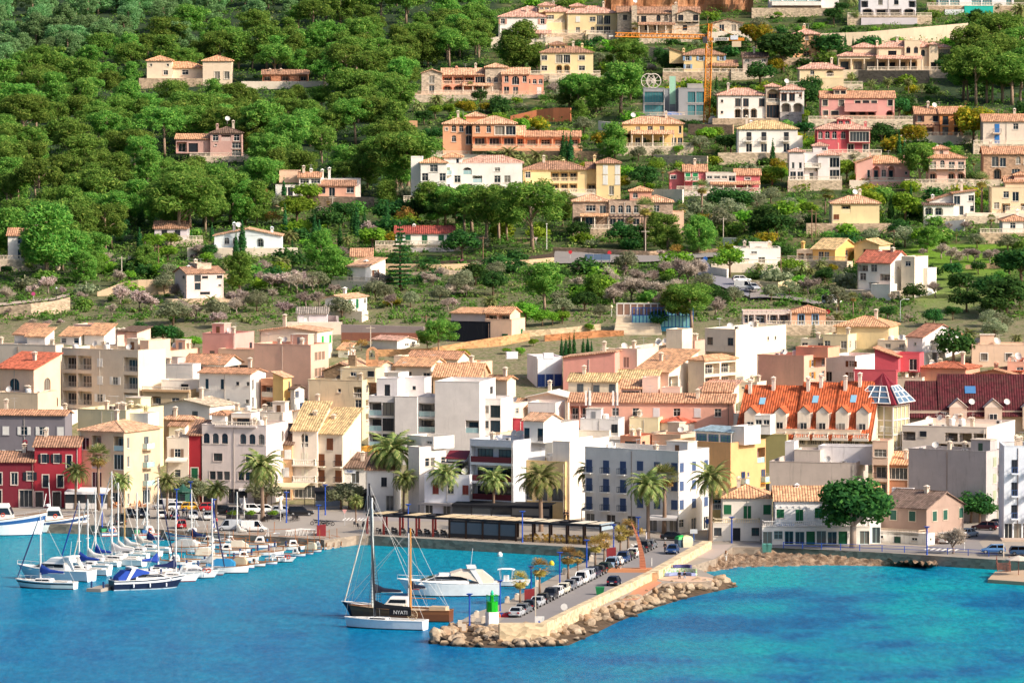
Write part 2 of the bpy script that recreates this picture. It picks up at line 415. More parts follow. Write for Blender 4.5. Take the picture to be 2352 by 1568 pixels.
def add_roof(root,kind,x0,y0,w,d,h,rc,S,wb):
 """roof of one box volume; gable ends go into the wall mesh wb"""
 ov=.4;t=.16;pit=S.get('pitch',.34)
 b=MB()
 def slab(ps):
  n=len(ps);b.add(list(ps)+[(p[0],p[1],p[2]-t)for p in ps],[tuple(range(n)),tuple(range(n,2*n))[::-1]]+[(i,n+i,n+(i+1)%n,(i+1)%n)for i in range(n)])
 xa,xb,ya,yb=x0-ov,x0+w+ov,y0-ov,y0+d+ov
 h+=.12
 if kind=='hip':
  ww,dd=w+2*ov,d+2*ov
  k=min(ww,dd)/2;rz=h+pit*k-pit*ov
  e=h-pit*ov
  if ww>=dd:r0,r1=(xa+k,(ya+yb)/2,rz),(xb-k+.001,(ya+yb)/2,rz)
  else:r0,r1=((xa+xb)/2,ya+k,rz),((xa+xb)/2,yb-k+.001,rz)
  A,B,C,D_=(xa,ya,e),(xb,ya,e),(xb,yb,e),(xa,yb,e)
  if ww>=dd:fs=[(A,B,r1,r0),(C,D_,r0,r1),(D_,A,r0),(B,C,r1)]
  else:fs=[(A,B,r0),(B,C,r1,r0),(C,D_,r1),(D_,A,r0,r1)]
  for f in fs:b.add(list(f),[tuple(range(len(f)))])
  b.add([A,B,C,D_,*[(p[0],p[1],p[2]-t)for p in(A,B,C,D_)]],[(0,4,5,1),(1,5,6,2),(2,6,7,3),(3,7,4,0),(4,7,6,5)])
  b.tube([r0,r1],.12,5)
  for p,q in((A,r0),(B,r1 if ww>=dd else r0),(C,r1),(D_,r0 if ww>=dd else r1)):b.tube([p,q],.11,5)
 elif kind in('gable','gx'):
  sp=d if kind=='gable' else w
  rz=h+pit*sp/2;e=h-pit*ov
  if kind=='gable':
   ym=y0+d/2
   slab([(xa,ya,e),(xb,ya,e),(xb,ym,rz),(xa,ym,rz)]);slab([(xa,ym,rz),(xb,ym,rz),(xb,yb,e),(xa,yb,e)])
   b.tube([(xa,ym,rz),(xb,ym,rz)],.12,5)
   for xx in(x0,x0+w):wb.add([(xx,y0,h-.12),(xx,y0+d,h-.12),(xx,y0+d,h-t),(xx,ym,rz-t),(xx,y0,h-t)],[(0,1,2,3,4)])
  else:
   xm=x0+w/2
   slab([(xa,ya,e),(xm,ya,rz),(xm,yb,rz),(xa,yb,e)]);slab([(xm,ya,rz),(xb,ya,e),(xb,yb,e),(xm,yb,rz)])
   b.tube([(xm,ya,rz),(xm,yb,rz)],.12,5)
   for yy in(y0,y0+d):wb.add([(x0,yy,h-.12),(x0+w,yy,h-.12),(x0+w,yy,h-t),(xm,yy,rz-t),(x0,yy,h-t)],[(0,1,2,3,4)])
 elif kind=='shed':
  rz=h+pit*d;e=h-pit*ov
  slab([(xa,ya,e),(xb,ya,e),(xb,yb,rz+pit*ov),(xa,yb,rz+pit*ov)])
  for xx in(x0,x0+w):wb.add([(xx,y0,h-.12),(xx,y0+d,h-.12),(xx,y0+d,rz-t),(xx,y0,h-t)],[(0,1,2,3)])
  wb.add([(x0,y0+d,h-.12),(x0+w,y0+d,h-.12),(x0+w,y0+d,rz-t),(x0,y0+d,rz-t)],[(0,1,2,3)])
 elif kind in('shedr','shedl'):
  rz=h+pit*w;e=h-pit*ov;s=kind=='shedr'
  za,zb=(rz+pit*ov,e)if s else(e,rz+pit*ov)
  slab([(xa,ya,za),(xb,ya,zb),(xb,yb,zb),(xa,yb,za)])
  zl,zr=(rz-t,h-t)if s else(h-t,rz-t)
  for yy in(y0,y0+d):wb.add([(x0,yy,h-.12),(x0+w,yy,h-.12),(x0+w,yy,zr),(x0,yy,zl)],[(0,1,2,3)])
  xx=x0 if s else x0+w;wb.add([(xx,y0,h-.12),(xx,y0+d,h-.12),(xx,y0+d,rz-t),(xx,y0,rz-t)],[(0,1,2,3)])
 elif kind=='flat':
  h-=.12;p=.22;pd=S.get('par',.7)
  deck=MB().box(x0+p,y0+p,h-pd-.15,x0+w-p,y0+d-p,h-pd)
  wb.box(x0+.001,y0+.001,h-pd-.02,x0+w-.001,y0+p,h-.002)
  wb.box(x0+.001,y0+d-p,h-pd-.02,x0+w-.001,y0+d,h-.002)
  wb.box(x0+.001,y0+p,h-pd-.02,x0+p,y0+d-p,h-.002);wb.box(x0+w-p,y0+p,h-pd-.02,x0+w-.001,y0+d-p,h-.002)
  cb=MB();e=.05
  cb.box(x0-e,y0-e,h,x0+w+e,y0+p+e,h+.09);cb.box(x0-e,y0+d-p-e,h,x0+w+e,y0+d+e,h+.09)
  cb.box(x0-e,y0+p+e,h,x0+p+e,y0+d-p-e,h+.09);cb.box(x0+w-p-e,y0+p+e,h,x0+w+e,y0+d-p-e,h+.09)
  o=deck.build('roof',plaster(S['deck'],.9),root)
  cb.build('parapet_coping',plaster(shade(hexc(S['colh']),.93),.6),root)
  return o
 else:return None
 rm=[plain('#7c2a31',.55),plain('#2e2e33',.6),plain('#e9e3d6',.8)]
 mat={'m':rm[0],'k2':rm[1],'w':rm[2]}.get(rc)or tiles(TC.get(rc,rc))
 return b.build('roof',mat,root)
def chimney_mesh(col,hh=1.3):
 def mk():
  b=MB();b.box(-.3,-.3,-1.2,.3,.3,hh)
  b.box(-.4,-.4,hh,.4,.4,hh+.1)
  for sx in(-1,1):
   for sy in(-1,1):b.box(sx*.28-.06,sy*.28-.06,hh+.1,sx*.28+.06,sy*.28+.06,hh+.4)
  b.add([(-.48,-.48,hh+.4),(.48,-.48,hh+.4),(.48,.48,hh+.4),(-.48,.48,hh+.4),(0,0,hh+.72)],[(0,1,4),(1,2,4),(2,3,4),(3,0,4),(3,2,1,0)])
  return b.mesh('chimney',plaster(col,.8))
 return cached(('chim',col,round(hh,1)),mk)
def dish_mesh():
 def mk():
  b=MB();b.tube([(0,.12,0),(0,.12,1.1)],.04,5)
  n=12;rings=[(0,0),(.25,.03),(.45,.10),(.6,.19)]
  vs=[];fs=[]
  for r,y in rings:
   for k in range(n):
    a=2*math.pi*k/n;vs.append((r*math.cos(a),-y,1.2+r*math.sin(a)))
  for i in range(len(rings)-1):
   for k in range(n):fs.append((i*n+k,i*n+(k+1)%n,(i+1)*n+(k+1)%n,(i+1)*n+k))
  M=Matrix.Rotation(R(-28),4,'X');vs=[tuple(M@(Vector(v)-Vector((0,0,1.2)))+Vector((0,0,1.2)))for v in vs]
  b.add(vs,fs);b.tube([(0,-.1,.7),(0,-.55,1.15)],.02,4);b.cbox((0,-.55,1.17),(.1,.14,.1))
  return b.mesh('satellite_dish',plain('#d9d6d0',.5))
 return cached('dish',mk)
def antenna_mesh():
 def mk():
  b=MB();b.tube([(0,0,0),(0,0,2.6)],.03,4);b.tube([(-.7,0,2.5),(.7,0,2.5)],.02,4)
  for i in range(7):x=-.65+i*.2;b.tube([(x,-.3,2.5),(x,.3,2.5)],.015,4)
  b.tube([(-.35,0,2.0),(.4,0,2.0)],.02,4)
  return b.mesh('antenna',plain('#b9b7b4',.4))
 return cached('ant',mk)
def ac_mesh():
 def mk():
  b=MB();b.m=0;b.box(-.45,-.18,.1,.45,.18,.8);b.box(-.4,-.15,0,-.3,.15,.1);b.box(.3,-.15,0,.4,.15,.1)
  b.m=1;b.lathe([(.26,0),(.24,.02)],12);
  vs=b.v[-24:];b.v[-24:]=[(v[0]-.08,-.18-v[2]-.001,v[1]+.45)for v in vs]
  return b.mesh('air_conditioner',[plain('#d8d5cf',.5),plain('#3c3d40',.5)])
 return cached('ac',mk)
def tank_mesh():return cached('tank',lambda:MB().lathe([(.3,.1),(.55,.15),(.6,.3),(.6,1.2),(.5,1.4),(.15,1.5)],14).mesh('water_tank',plain('#e6e3dd',.5)))
def hut(root,x,y,z,w,d,h,col,rng):
 b=MB();b.box(x,y,z,x+w,y+d,z+h)
 o=b.build('stair_hut',plaster(WC.get(col,col),.7),root)
 MB().box(x-.12,y-.12,z+h,x+w+.12,y+d+.12,z+h+.14).build('roof_slab',plaster('#d8c9b6',.8),o)
 if rng.random()<.8:link('door',shutter_mesh(.8,1.9,rng.choice(['#7a5a40','#8d8f92','#3f5a4a'])),o,(x+w*.5,y-.035,z))
def clutter(root,x0,y0,w,d,h,S,rng):
 A=w*d
 if A<18:return
 z=h-S.get('par',.7)
 if S['hut']and w>6 and d>5 and rng.random()<.75:
  hw,hd=rng.uniform(2.2,min(4.5,w*.4)),rng.uniform(2.2,min(4,d*.5))
  hut(root,x0+rng.uniform(.5,w-hw-.5),y0+rng.uniform(d*.35,max(d*.36,d-hd-.4)),z,hw,hd,2.4,S['col'],rng)
 for _ in range(min(11,int(A/13)+1)):
  k=rng.random();p=(x0+rng.uniform(.8,w-.8),y0+rng.uniform(.8,d-.8),z)
  rz=rng.uniform(-.5,.7)
  if k<.28:link('chimney',chimney_mesh('#dccbb6',1.3),root,(p[0],p[1],z+.1))
  elif k<.45:link('antenna',antenna_mesh(),root,p,rz)
  elif k<.68:link('satellite_dish',dish_mesh(),root,p,rz)
  elif k<.9:link('air_conditioner',ac_mesh(),root,p,rz*.3)
  else:link('water_tank',tank_mesh(),root,p)
BID=[0]
def H(t,name,cat,label,ph,box,th,col,roof,f='',s='',l='',rc='o',sc='k',rail='bal',rcol='#eadfce',trim=None,frm='#e9e4da',vols=(),ch=(),d=None,wm='plaster',deck='#c9a78c',hutq=True,cl=True,par=.7,pitch=.34,gl=0,slab=None,bd=1.0,lowrail=False,Y=None,ext=(),grp=None,sink=4):
 xl,xc,xr,yb,yt=box;BID[0]+=1;rng=random.Random(BID[0]*77)
 cx,cy=tp(t,xc if th>=0 else xc,yb)
 if th==0:cx=tp(t,xr,yb)[0]
 P0=at_depth(cx,cy,Y)if Y else ground(cx,cy);lift=0
 if not Y and P0.y>1150 and t in 'abcdefgh':
  lift=rng.choice([1.0,1.5,1.9]);P0=ground(cx,cy+lift*FPX/P0.y);P0.z+=lift
 ks=KD/TILES[t][2];m=P0.y/FPX*ks
 a=R(th);ca,sa=math.cos(a),math.sin(a)
 Hh=(yb-yt)*m
 if th>=0:Wd=((xc if th else xr)-xl)*m/ca;Dd=d or(((xr-xc)*m/sa)if th>0 and xr>xc else max(6,min(10,Wd*.7)))
 else:Wd=(xr-xc)*m/ca;Dd=d or(xc-xl)*m/-sa
 if th>0 and d is None:Dd=min(Dd,22)
 root=thing(name,label,cat,P0,-a,grp)
 x_or=-Wd if th>=0 else 0.0
 if lift:
  wx0,wx1=x_or-rng.uniform(1.5,6),x_or+Wd+rng.uniform(1.5,7);gd=rng.uniform(1.8,3.2)
  tw_=MB().box(wx0,-gd,-lift-2.5,wx1,-.01,-.06).build('garden_terrace',stone(rng.choice(['#d2bda2','#c9b095','#dcc9b0']))if rng.random()<.7 else plaster('#efdfca',.7),root)
  if rng.random()<.65:link('balustrade',rail_mesh(wx1-wx0-.3,0,'bal','#ecdcc6'),tw_,((wx0+wx1)/2,-gd+.15,-.06))
 S=dict(col=col,colh=WC.get(col,col),sc=SHC.get(sc,sc),rail=rail,rcol=rcol,trim=trim,frm=frm,deck=deck,hut=hutq,par=par,pitch=pitch,gl=gl,zb=-sink,bd=bd,lowrail=lowrail,slab=slab or WC.get(col,col))
 def volume(x0,y0,w,d_,z0,h,col_,roof_,f_,s_,l_,wm_,rc_,nm,top,S_):
  wb=MB();S2=dict(S_);S2['zb']=(-sink if z0<.5 else-.3);S2['col']=col_;S2['colh']=WC.get(col_,col_)
  hz=h
  off=Vector((0,0,z0))
  grp_=root
  fh=h-(par if roof_=='flat' and h>4 else .25)
  T=lambda x,y,z:(x,y,z+z0)
  def wrap(fn):return lambda u,z,dp:T(*fn(u,z,dp))
  fac=lambda fn,rz,W_,rows:facade(wb,root,wrap(fn),rz,W_,h,rows,S2)
  def lay(fn,rz,W_,rows):
   tmp=MB();facade_h(tmp,root,wrap(fn),rz,W_,h,fh,rows,S2);wb.add(tmp.v,tmp.f)
  lay(lambda u,z,dp:(x0+u,y0+dp,z),0,w,f_)
  lay(lambda u,z,dp:(x0+w-dp,y0+u,z),math.pi/2,d_,s_)
  lay(lambda u,z,dp:(x0+dp,y0+d_-u,z),-math.pi/2,d_,l_)
  lay(lambda u,z,dp:(x0+w-u,y0+d_-dp,z),math.pi,w,'')
  if top and h>4 and w>4:
   MB().lathe([(.055,-1),(.055,h-.3)],5,(x0+w*rng.choice([.02,.97,.5])-.0,y0-.07,z0)).build('drainpipe',plain(rng.choice(['#b9b0a6','#8a7466','#d9d2c8']),.6),root)
   if roof_!='flat':
    link('chimney',chimney_mesh('#e0cfbb',1.3),root,(x0+w*rng.uniform(.15,.85),y0+d_*rng.uniform(.4,.6),z0+h+d_*.13))
    if rng.random()<.6:link('antenna',antenna_mesh(),root,(x0+w*rng.uniform(.2,.8),y0+d_*.5,z0+h+.3),rng.uniform(-.5,.5))
  if roof_!='flat':wb.add([T(x0,y0,h-.02),T(x0+w,y0,h-.02),T(x0+w,y0+d_,h-.02),T(x0,y0+d_,h-.02)],[(0,1,2,3)])
  ro=add_roof(root,roof_,x0,y0,w,d_,h+z0,rc_,S2,wb)
  wb.build(nm,wallmat(col_,wm_),root)
  if roof_=='flat' and top and cl:clutter(root,x0,y0,w,d_,h+z0,S2,rng)
  return ro
 r0=volume(x_or,0,Wd,Dd,0,Hh,col,roof,f,s,l,wm,rc,'wall',True,S)
 def loc(x,y,y0):
  lx=((x-(xc if th else xr))*m-y0*sa)/ca if th>=0 else((x-xc)*m-y0*sa)/ca
  dY=-lx*sa*(1 if th>=0 else 1)+y0*ca
  return lx,(yb-y)*m-dY*(cy-34)/FPX
 for v in vols:
  y0=v.get('y0',0.0);(vx0,vx1),(vyb,vyt)=v['x'],v['y']
  lx0,z1=loc(vx0,vyt,y0);lx1,z0=loc(vx1,vyb,y0)
  if v.get('g'):z0=0
  S3=dict(S);S3['sc']=SHC.get(v.get('sc'),S['sc']);S3['gl']=v.get('gl',gl);S3['rail']=v.get('rail',rail);S3['trim']=v.get('trim',trim);S3['pitch']=v.get('pitch',pitch)
  volume(lx0,y0,lx1-lx0,v.get('d',5),z0,z1-z0,v.get('col',col),v.get('roof','hip'),v.get('f',''),v.get('s',''),v.get('l',''),v.get('wm',wm),v.get('rc',rc),v.get('nm','wing' if z0<1.5 else 'tower'),v.get('cl',False),S3)
 for c in ch:
  dep=c[2]if len(c)>2 else Dd*.5
  lx,z=loc(c[0],c[1],dep)
  link('chimney',chimney_mesh(WC.get(col,col)if wm=='plaster' else '#cdb8a0',1.3),r0 if r0 else root,(lx,dep,z-2.0))
 for e in ext:
  k=e[0];y0=e[-1]if isinstance(e[-1],float)else 0.0
  if k=='dish':lx,z=loc(e[1],e[2],y0);o=link('satellite_dish',dish_mesh(),root,(lx,y0,z-1.3),.3);o.scale=(1.1,)*3
  elif k=='awn':
   (ax0,z)=loc(e[1],e[3],0);ax1,_=loc(e[2],e[3],0);dp=e[5]
   b=MB();b.add([(ax0,-.02,z),(ax1,-.02,z),(ax1,-dp,z-.55),(ax0,-dp,z-.55),(ax0,-dp,z-.8),(ax1,-dp,z-.8)],[(0,1,2,3),(3,2,5,4)])
   b.add([(p[0],p[1],p[2]-.03)for p in b.v[:4]],[(0,1,2,3)])
   b.build('awning',plain(e[4],.85),root)
  elif k=='terrace':
   (ax0,z1)=loc(e[1],e[3],0);ax1,z0=loc(e[2],e[4],0);dp=e[5]
   tb=MB().box(ax0,-dp,min(z0,z1-.4)-(3 if z0<.6 else 0),ax1,-.004,z1-1.0).build('terrace',wallmat(e[6],e[7]if len(e)>7 and e[7]else 'plaster'),root)
   link('balustrade' if rail=='bal' else 'railing',rail_mesh(ax1-ax0-.3,dp-.2,rail,rcol),tb,((ax0+ax1)/2,-dp+.15,z1-1.0))
  elif k=='porch':
   (ax0,z1)=loc(e[1],e[3],0);ax1,z0=loc(e[2],e[4],0);dp=e[5]
   b=MB();ps=[(ax0,-dp,z1-dp*.28),(ax1,-dp,z1-dp*.28),(ax1,-.01,z1),(ax0,-.01,z1)]
   b.add(ps+[(p[0],p[1],p[2]-.15)for p in ps],[(0,1,2,3),(7,6,5,4),(0,4,5,1),(1,5,6,2),(2,6,7,3),(3,7,4,0)])
   pr=b.build('porch_roof',tiles(TC.get(rc,rc)),root)
   n=max(2,int((ax1-ax0)/2.6)+1)
   for i in range(n):
    x=ax0+.25+(ax1-ax0-.5)*i/(n-1);zz=max(z0,-.4)
    MB().lathe([(.22,zz),(.17,zz+.15),(.15,z1-dp*.28-.3),(.22,z1-dp*.28-.15)],8,(x,-dp+.3,0)).build('column',plain('#e6d6c2',.8),pr)
  elif k=='perg':
   (ax0,z1)=loc(e[1],e[3],0);ax1,z0=loc(e[2],e[4],0);dp=e[5]
   b=MB();n=max(3,int((ax1-ax0)/.9))
   for i in range(n+1):x=ax0+(ax1-ax0)*i/n;b.box(x-.06,-dp,z1-.2,x+.06,-.02,z1)
   b.box(ax0-.2,-dp+.1,z1-.42,ax1+.2,-dp+.25,z1-.2)
   pg=b.build('pergola',plain(e[6],.8),root)
   q=max(2,int((ax1-ax0)/3)+1)
   for i in range(q):x=ax0+(ax1-ax0)*i/(q-1);MB().box(x-.09,-dp+.1,z0,x+.09,-dp+.28,z1-.42).build('post',plain(e[6],.8),pg)
  elif k=='sign':
   lx,z=loc(e[1],e[2],0);wdt=len(e[3])*e[4]*.66+.4
   sb=MB().box(lx-wdt/2,-.14,z-e[4]*.7,lx+wdt/2,-.05,z+e[4]*.7).build('shop_sign',plain(e[5],.6),root)
   link('lettering',text_mesh(e[3],e[4],plain(e[6],.5)),sb,(lx,-.16,z))
 bx=[(xl,yt),(xr,yb)]+[(q,z)for v in vols for q in v['x']for z in v['y']if v['y'][0]<=yb+30]
 pts=[tp(t,min(q for q,z in bx),min(z for q,z in bx)-12),tp(t,max(q for q,z in bx),yb)]
 HB.append((pts[0][0],pts[0][1],pts[1][0],pts[1][1],P0.y,ph))
 return root
def facade_h(wb,root,P,rz,W,H_,fh,rows,S):
 """facade with openings laid out over the height fh and plain wall above"""
 if fh<H_-.01:
  facade(wb,root,P,rz,W,fh,rows,S)
  wb.add([P(0,fh,0),P(W,fh,0),P(W,H_,0),P(0,H_,0)],[(0,1,2,3)])
 else:facade(wb,root,P,rz,W,H_,rows,S)
V=dict
H('a','villa','villa','low cream villa with two square hip roofed towers among the pines','the two-tower villa',(1345,0,1835,700,608),0,'warm','hip','..W.W..',rc='o',sc='w',d=9,trim='#e9dcc8',vols=[V(x=(1320,1545),y=(700,543),y0=-1.5,d=7,f='.w|n.n',roof='hip'),V(x=(1822,2080),y=(712,545),y0=-3,d=8,f='.dd|...',s='dd|..',roof='hip',nm='tower')])
H('a','villa','villa','grey pink villa with dark hip roof and big gridded window in the forest','the grey forest villa',(1885,0,2168,1400,1190),0,'mauve','hip','..p|n.p|dbd',rc='k',sc='k',d=9,frm='#f0ebe2',rail='solid',rcol='#d9bfb4',vols=[V(x=(1575,1885),y=(1365,1245),y0=1,d=7,roof='shed',f='bG.',rc='o',pitch=.15)],ch=[(1940,1105),],ext=[('dish',2030,1065,5.0)])
H('b','bungalow','house','long low stone bungalow with tiled roof and two white chimneys in the forest','the low forest bungalow',(112,0,518,728,664),0,'brown','gable','b.l.b',rc='b',d=6,ch=[(178,612,2.),(275,612,2.)],wm='stone')
H('b','mansion','villa','coral and stone mansion with arched loggia and round topped windows','the coral stone mansion',(1720,0,2110,838,668),0,'coral','gable','AA.g|bblp',rc='s',sc='w',d=9,rcol='#ecc9b0',vols=[V(x=(1538,1720),y=(838,655),y0=-1,d=9,roof='gx',wm='stone',col='stone',f='d|d'),V(x=(2108,2300),y=(838,602),y0=-.6,d=6,roof='hip',wm='stone',col='stone',f='..|aaa|...',pitch=.3),V(x=(2258,2500),y=(850,664),y0=-2,d=9,roof='gable',f='dd.|aOa'),V(x=(2470,2630),y=(850,680),y0=-1,d=6,roof='flat',f='.D|aaa',rcol='#e9a080')],ch=[(1850,590)],ext=[('porch',1900,2180,742,838,2.6),('terrace',1365,2640,815,915,4.5,'stone','stone')])
H('b','mansion','villa','orange three storey mansion with white arched window surrounds','the orange mansion',(1728,0,1992,1385,1108),0,'orange','hip','G...|.a.O|naaO'.replace('G','.'),rc='s',d=10,trim='#f3e3cf',rcol='#f0d2b4',gl=0,vols=[V(x=(1992,2385),y=(1310,1108),y0=-1.5,d=10,roof='hip',f='lll|aapp'),V(x=(1935,2110),y=(1110,1040),y0=3,d=4.5,roof='hip',f='..'),V(x=(2385,2460),y=(1310,1210),y0=0,d=6,roof='shed',f='b'),V(x=(2460,2960),y=(1310,1222),y0=-.5,d=7,roof='gable',f='bbbb',rc='t')],ch=[(1822,1040)],ext=[('terrace',1990,2975,1290,1350,3.5,'orange')])
H('f','apartment_house','apartments','white stepped apartment villa with blue shutters and curved terraces below the orange mansion','the white stepped villa',(1545,0,2440,330,10),0,'white','flat','.w...w...|.ww.l..w..|.d.d.l.dd.|p.E.A..w..',sc='gg',d=11,deck='#d9d0c4',rail='glass',rcol='#f2eee6',hutq=False,cl=False,vols=[V(x=(1440,1545),y=(290,-45),y0=3,d=9,roof='flat'),V(x=(1530,1765),y=(330,0),y0=-1.5,d=6,roof='hip',f='.w.|.d.|d.d|.p.',rc='o'),V(x=(1735,1900),y=(330,-50),y0=1,d=8,roof='hip',f='..|..|..|..|.t'),V(x=(1890,2440),y=(20,5),y0=1,d=9,roof='hip',rc='p')])
H('f','house','house','white and terracotta farmhouse with old tiled roofs and dark shutters below the forest','the white terracotta farmhouse',(440,0,635,300,130),0,'white','gable','.D.|WW',rc='t',sc='k',d=6,vols=[V(x=(228,442),y=(300,205),y0=.5,d=5,roof='flat',f='.ED.',col='white',g=True),V(x=(255,440),y=(170,75),y0=5,d=5,roof='flat',col='peach',f=''),V(x=(612,940),y=(306,205),y0=-.6,d=6,roof='gable',col='salmon',f='cd.W',rc='b'),V(x=(636,985),y=(300,148),y0=5,d=4,roof='flat',f='')],ch=[(545,50),(645,55),(708,40)])
H('f','house','house','white bungalow with dark red roof and green shutters on a stone base','the red roofed bungalow',(1305,0,1825,735,632),0,'white','gable','cE.D.cc',rc='#b0584c',sc='g',d=8,ch=[(1468,545)],wm='plaster',ext=[('terrace',1390,1830,720,872,3.,'grey','stone')],rail='iron')
H('f','cottage','house','small white cottage with orange roof and brown shutters above the valley road','the brown shuttered cottage',(868,1035,1208,1065,935),35,'white','shed','d.W|..','.s.',rc='s',sc='br',pitch=.22,ch=[(1035,868)])
H('f','cottage','house','white cottage with green shutters and low gable above the terraced garden','the green shuttered cottage',(672,838,1108,1320,1215),25,'white','gx','E.|..','wc.D.w',rc='s',sc='g',pitch=.22,d=11,ch=[(842,1112)],gl=0)
H('e','bungalow','house','white bungalow with arched windows and wide low gable among cypresses','the arched white bungalow',(1920,0,2520,760,655),0,'#e4eef0','gx','.aa..A..',rc='s',d=9,pitch=.2,ch=[(2090,530),(2430,570)],ext=[('dish',2130,560,4.0)])
H('e','house','house','white house with tiled turret half hidden by a pine at the left edge','the white turret house',(72,0,380,865,652),0,'white','gable','.dd.|.W..',rc='t',sc='w',d=8,vols=[V(x=(240,358),y=(700,598),y0=-.5,d=4,roof='hip',f='.t')],ch=[(90,600)])
H('e','villa','house','pale stone clad house with balcony and domed roof light amid almond blossom','the almond blossom house',(1550,1672,1995,1215,990),-25,'palep','gable','.W.|.d..n|.pW.w','','.n|n.|.w',rc='b',frm='#2d3038',rail='iron',rcol='#e9e2d6',pitch=.3,ch=[(1680,915)],vols=[V(x=(1760,1885),y=(1100,905),y0=2,d=5,roof='flat',col='stone',wm='stone',par=.3)])
H('e','house','house','white house mostly hidden behind pine trunks above the garden','the hidden pine house',(1385,0,1680,690,588),0,'lav','gable','.D.D.',rc='b',d=8,sc='k')
H('f','shed','shed','small tiled outbuilding half hidden beside a clipped hedge','the tiled outbuilding',(908,0,1090,900,838),0,'warm','shed','..',rc='t',d=4)
H('f','garage','garage','low white garage with grey roof beside the green shuttered cottage','the grey roofed garage',(425,0,690,1425,1350),0,'lav','gable','.G...',rc='g',d=6,sc='w')
H('j','house','house','orange house with a big navy wall beside a fenced slope','the navy walled house',(1790,2150,2345,265,85),20,'black','flat','','.w|.w',sc='g',wm='plaster',hutq=False,cl=False,deck='#cdb79a',d=9,vols=[V(x=(1800,2110),y=(85,0),y0=2,d=7,roof='shed',col='grey',pitch=.1),V(x=(2105,2345),y=(265,60),y0=.3,d=8,roof='flat',col='peach',f='.c|..',s='.c',sc='g'),V(x=(2105,2330),y=(70,0),y0=2,d=6,roof='gable',col='peach',f='bb')])
H('c','villa','villa','white villa with pink shutters and porch at the top of the hillside','the pink shuttered villa',(-10,0,415,330,150),0,'white','hip','w.dd.|s..n.s',rc='p',sc='#d8a794',d=9,ext=[('porch',205,460,268,375,3.5)])
H('c','villa','villa','pale yellow villa with a roof cupola beside the pink shuttered villa','the left cupola villa',(405,0,665,300,105),0,'yellow','hip','W.A|W.d',rc='p',d=9,vols=[V(x=(120,420),y=(200,105),y0=5,d=8,roof='hip'),V(x=(348,492),y=(105,48),y0=4,d=4,roof='hip',f='www')],ext=[('terrace',415,585,172,300,1.2,'yellow')])
H('c','villa','villa','tall yellow villa with cupola and two balustraded terraces over a stone basement','the tall cupola villa',(600,0,1058,318,118),0,'yellow','hip','.w.app.|.c.Wpp.',rc='p',sc='w',d=11,vols=[V(x=(632,765),y=(118,55),y0=4,d=4,roof='hip',f='www'),V(x=(790,1050),y=(420,310),y0=-3,d=5,roof='flat',col='stone',wm='stone',g=True),V(x=(860,1035),y=(580,385),y0=-6,d=6,roof='flat',col='stone',wm='stone',f='.D|.t|w.',g=True)],ext=[('terrace',765,1125,275,320,2.5,'yellow')])
H('c','mansion','villa','rustic stone mansion with brown roofs and three chimney stacks under the orange cliff','the rustic stone mansion',(1188,0,1785,300,120),0,'stone','gable','.ww..w.|dd.aaa.dd',rc='b',wm='stone',d=10,frm='#5a3c2e',vols=[V(x=(1055,1190),y=(300,110),y0=2,d=9,roof='gable',wm='stone',f='...|.w.'),V(x=(1180,1228),y=(300,55),y0=-.5,d=1.5,roof='flat',wm='stone',nm='chimney_stack'),V(x=(1540,1592),y=(300,50),y0=-.5,d=1.5,roof='flat',wm='stone',nm='chimney_stack'),V(x=(1585,1785),y=(190,122),y0=-.8,d=7,roof='gx',wm='stone',f='d.d')],ext=[('dish',1215,12,6.0),('porch',1235,1570,200,300,2.5)])
H('c','house','house','small stone house with shallow roof right of the crane top','the small stone house',(1905,0,2175,285,208),0,'stone','gx','.d.dd',rc='b',wm='stone',d=8,pitch=.25)
H('c','villa','villa','yellow villa with cupola and twin arched loggia above round pines','the arched yellow villa',(362,0,835,662,470),0,'yellow','hip','W.AA.W.|W.bb.W.'.replace('bb','pp'),rc='b',d=9,trim='#f6ead0',ch=[(420,388),(738,385)],vols=[V(x=(445,590),y=(470,398),y0=3,d=4,roof='hip',f='aaa')],ext=[('terrace',435,950,680,745,4.0,'stone','stone')])
H('c','villa','villa','yellow villa with pale blue shutters behind the crane mast','the blue shuttered yellow villa',(1648,0,2015,645,490),0,'#ecd09a','hip','s..s.|s.s..s',rc='b',sc='#8fb0cf',d=8,vols=[V(x=(1520,1650),y=(560,475),y0=2,d=6,roof='shedr'),V(x=(1895,2120),y=(645,590),y0=-2,d=4,roof='shed',f='bbb',rc='b')],ch=[(1650,430)])
H('c','construction_site','building','unfinished grey concrete house with green glazed storeys beside the crane','the concrete shell',(1285,0,1475,1040,795),0,'#a9a9ac','flat','p|p',d=9,gl=1,deck='#a9a7a4',hutq=False,cl=False,frm='#7b8186',slab='#b5b3b0',par=.3,vols=[V(x=(1475,1600),y=(1040,800),y0=4,d=6,roof='flat',col='#8d9296',f='..|.t',gl=1),V(x=(1600,1830),y=(1040,795),y0=0,d=9,roof='flat',f='.pp|.pp',gl=1),V(x=(1680,1820),y=(795,755),y0=1,d=5,roof='flat',col='#b9b5ae')],ext=[('terrace',1175,1840,1000,1060,3.,'#b7b2aa')],rail='iron',rcol='#c9b09a')
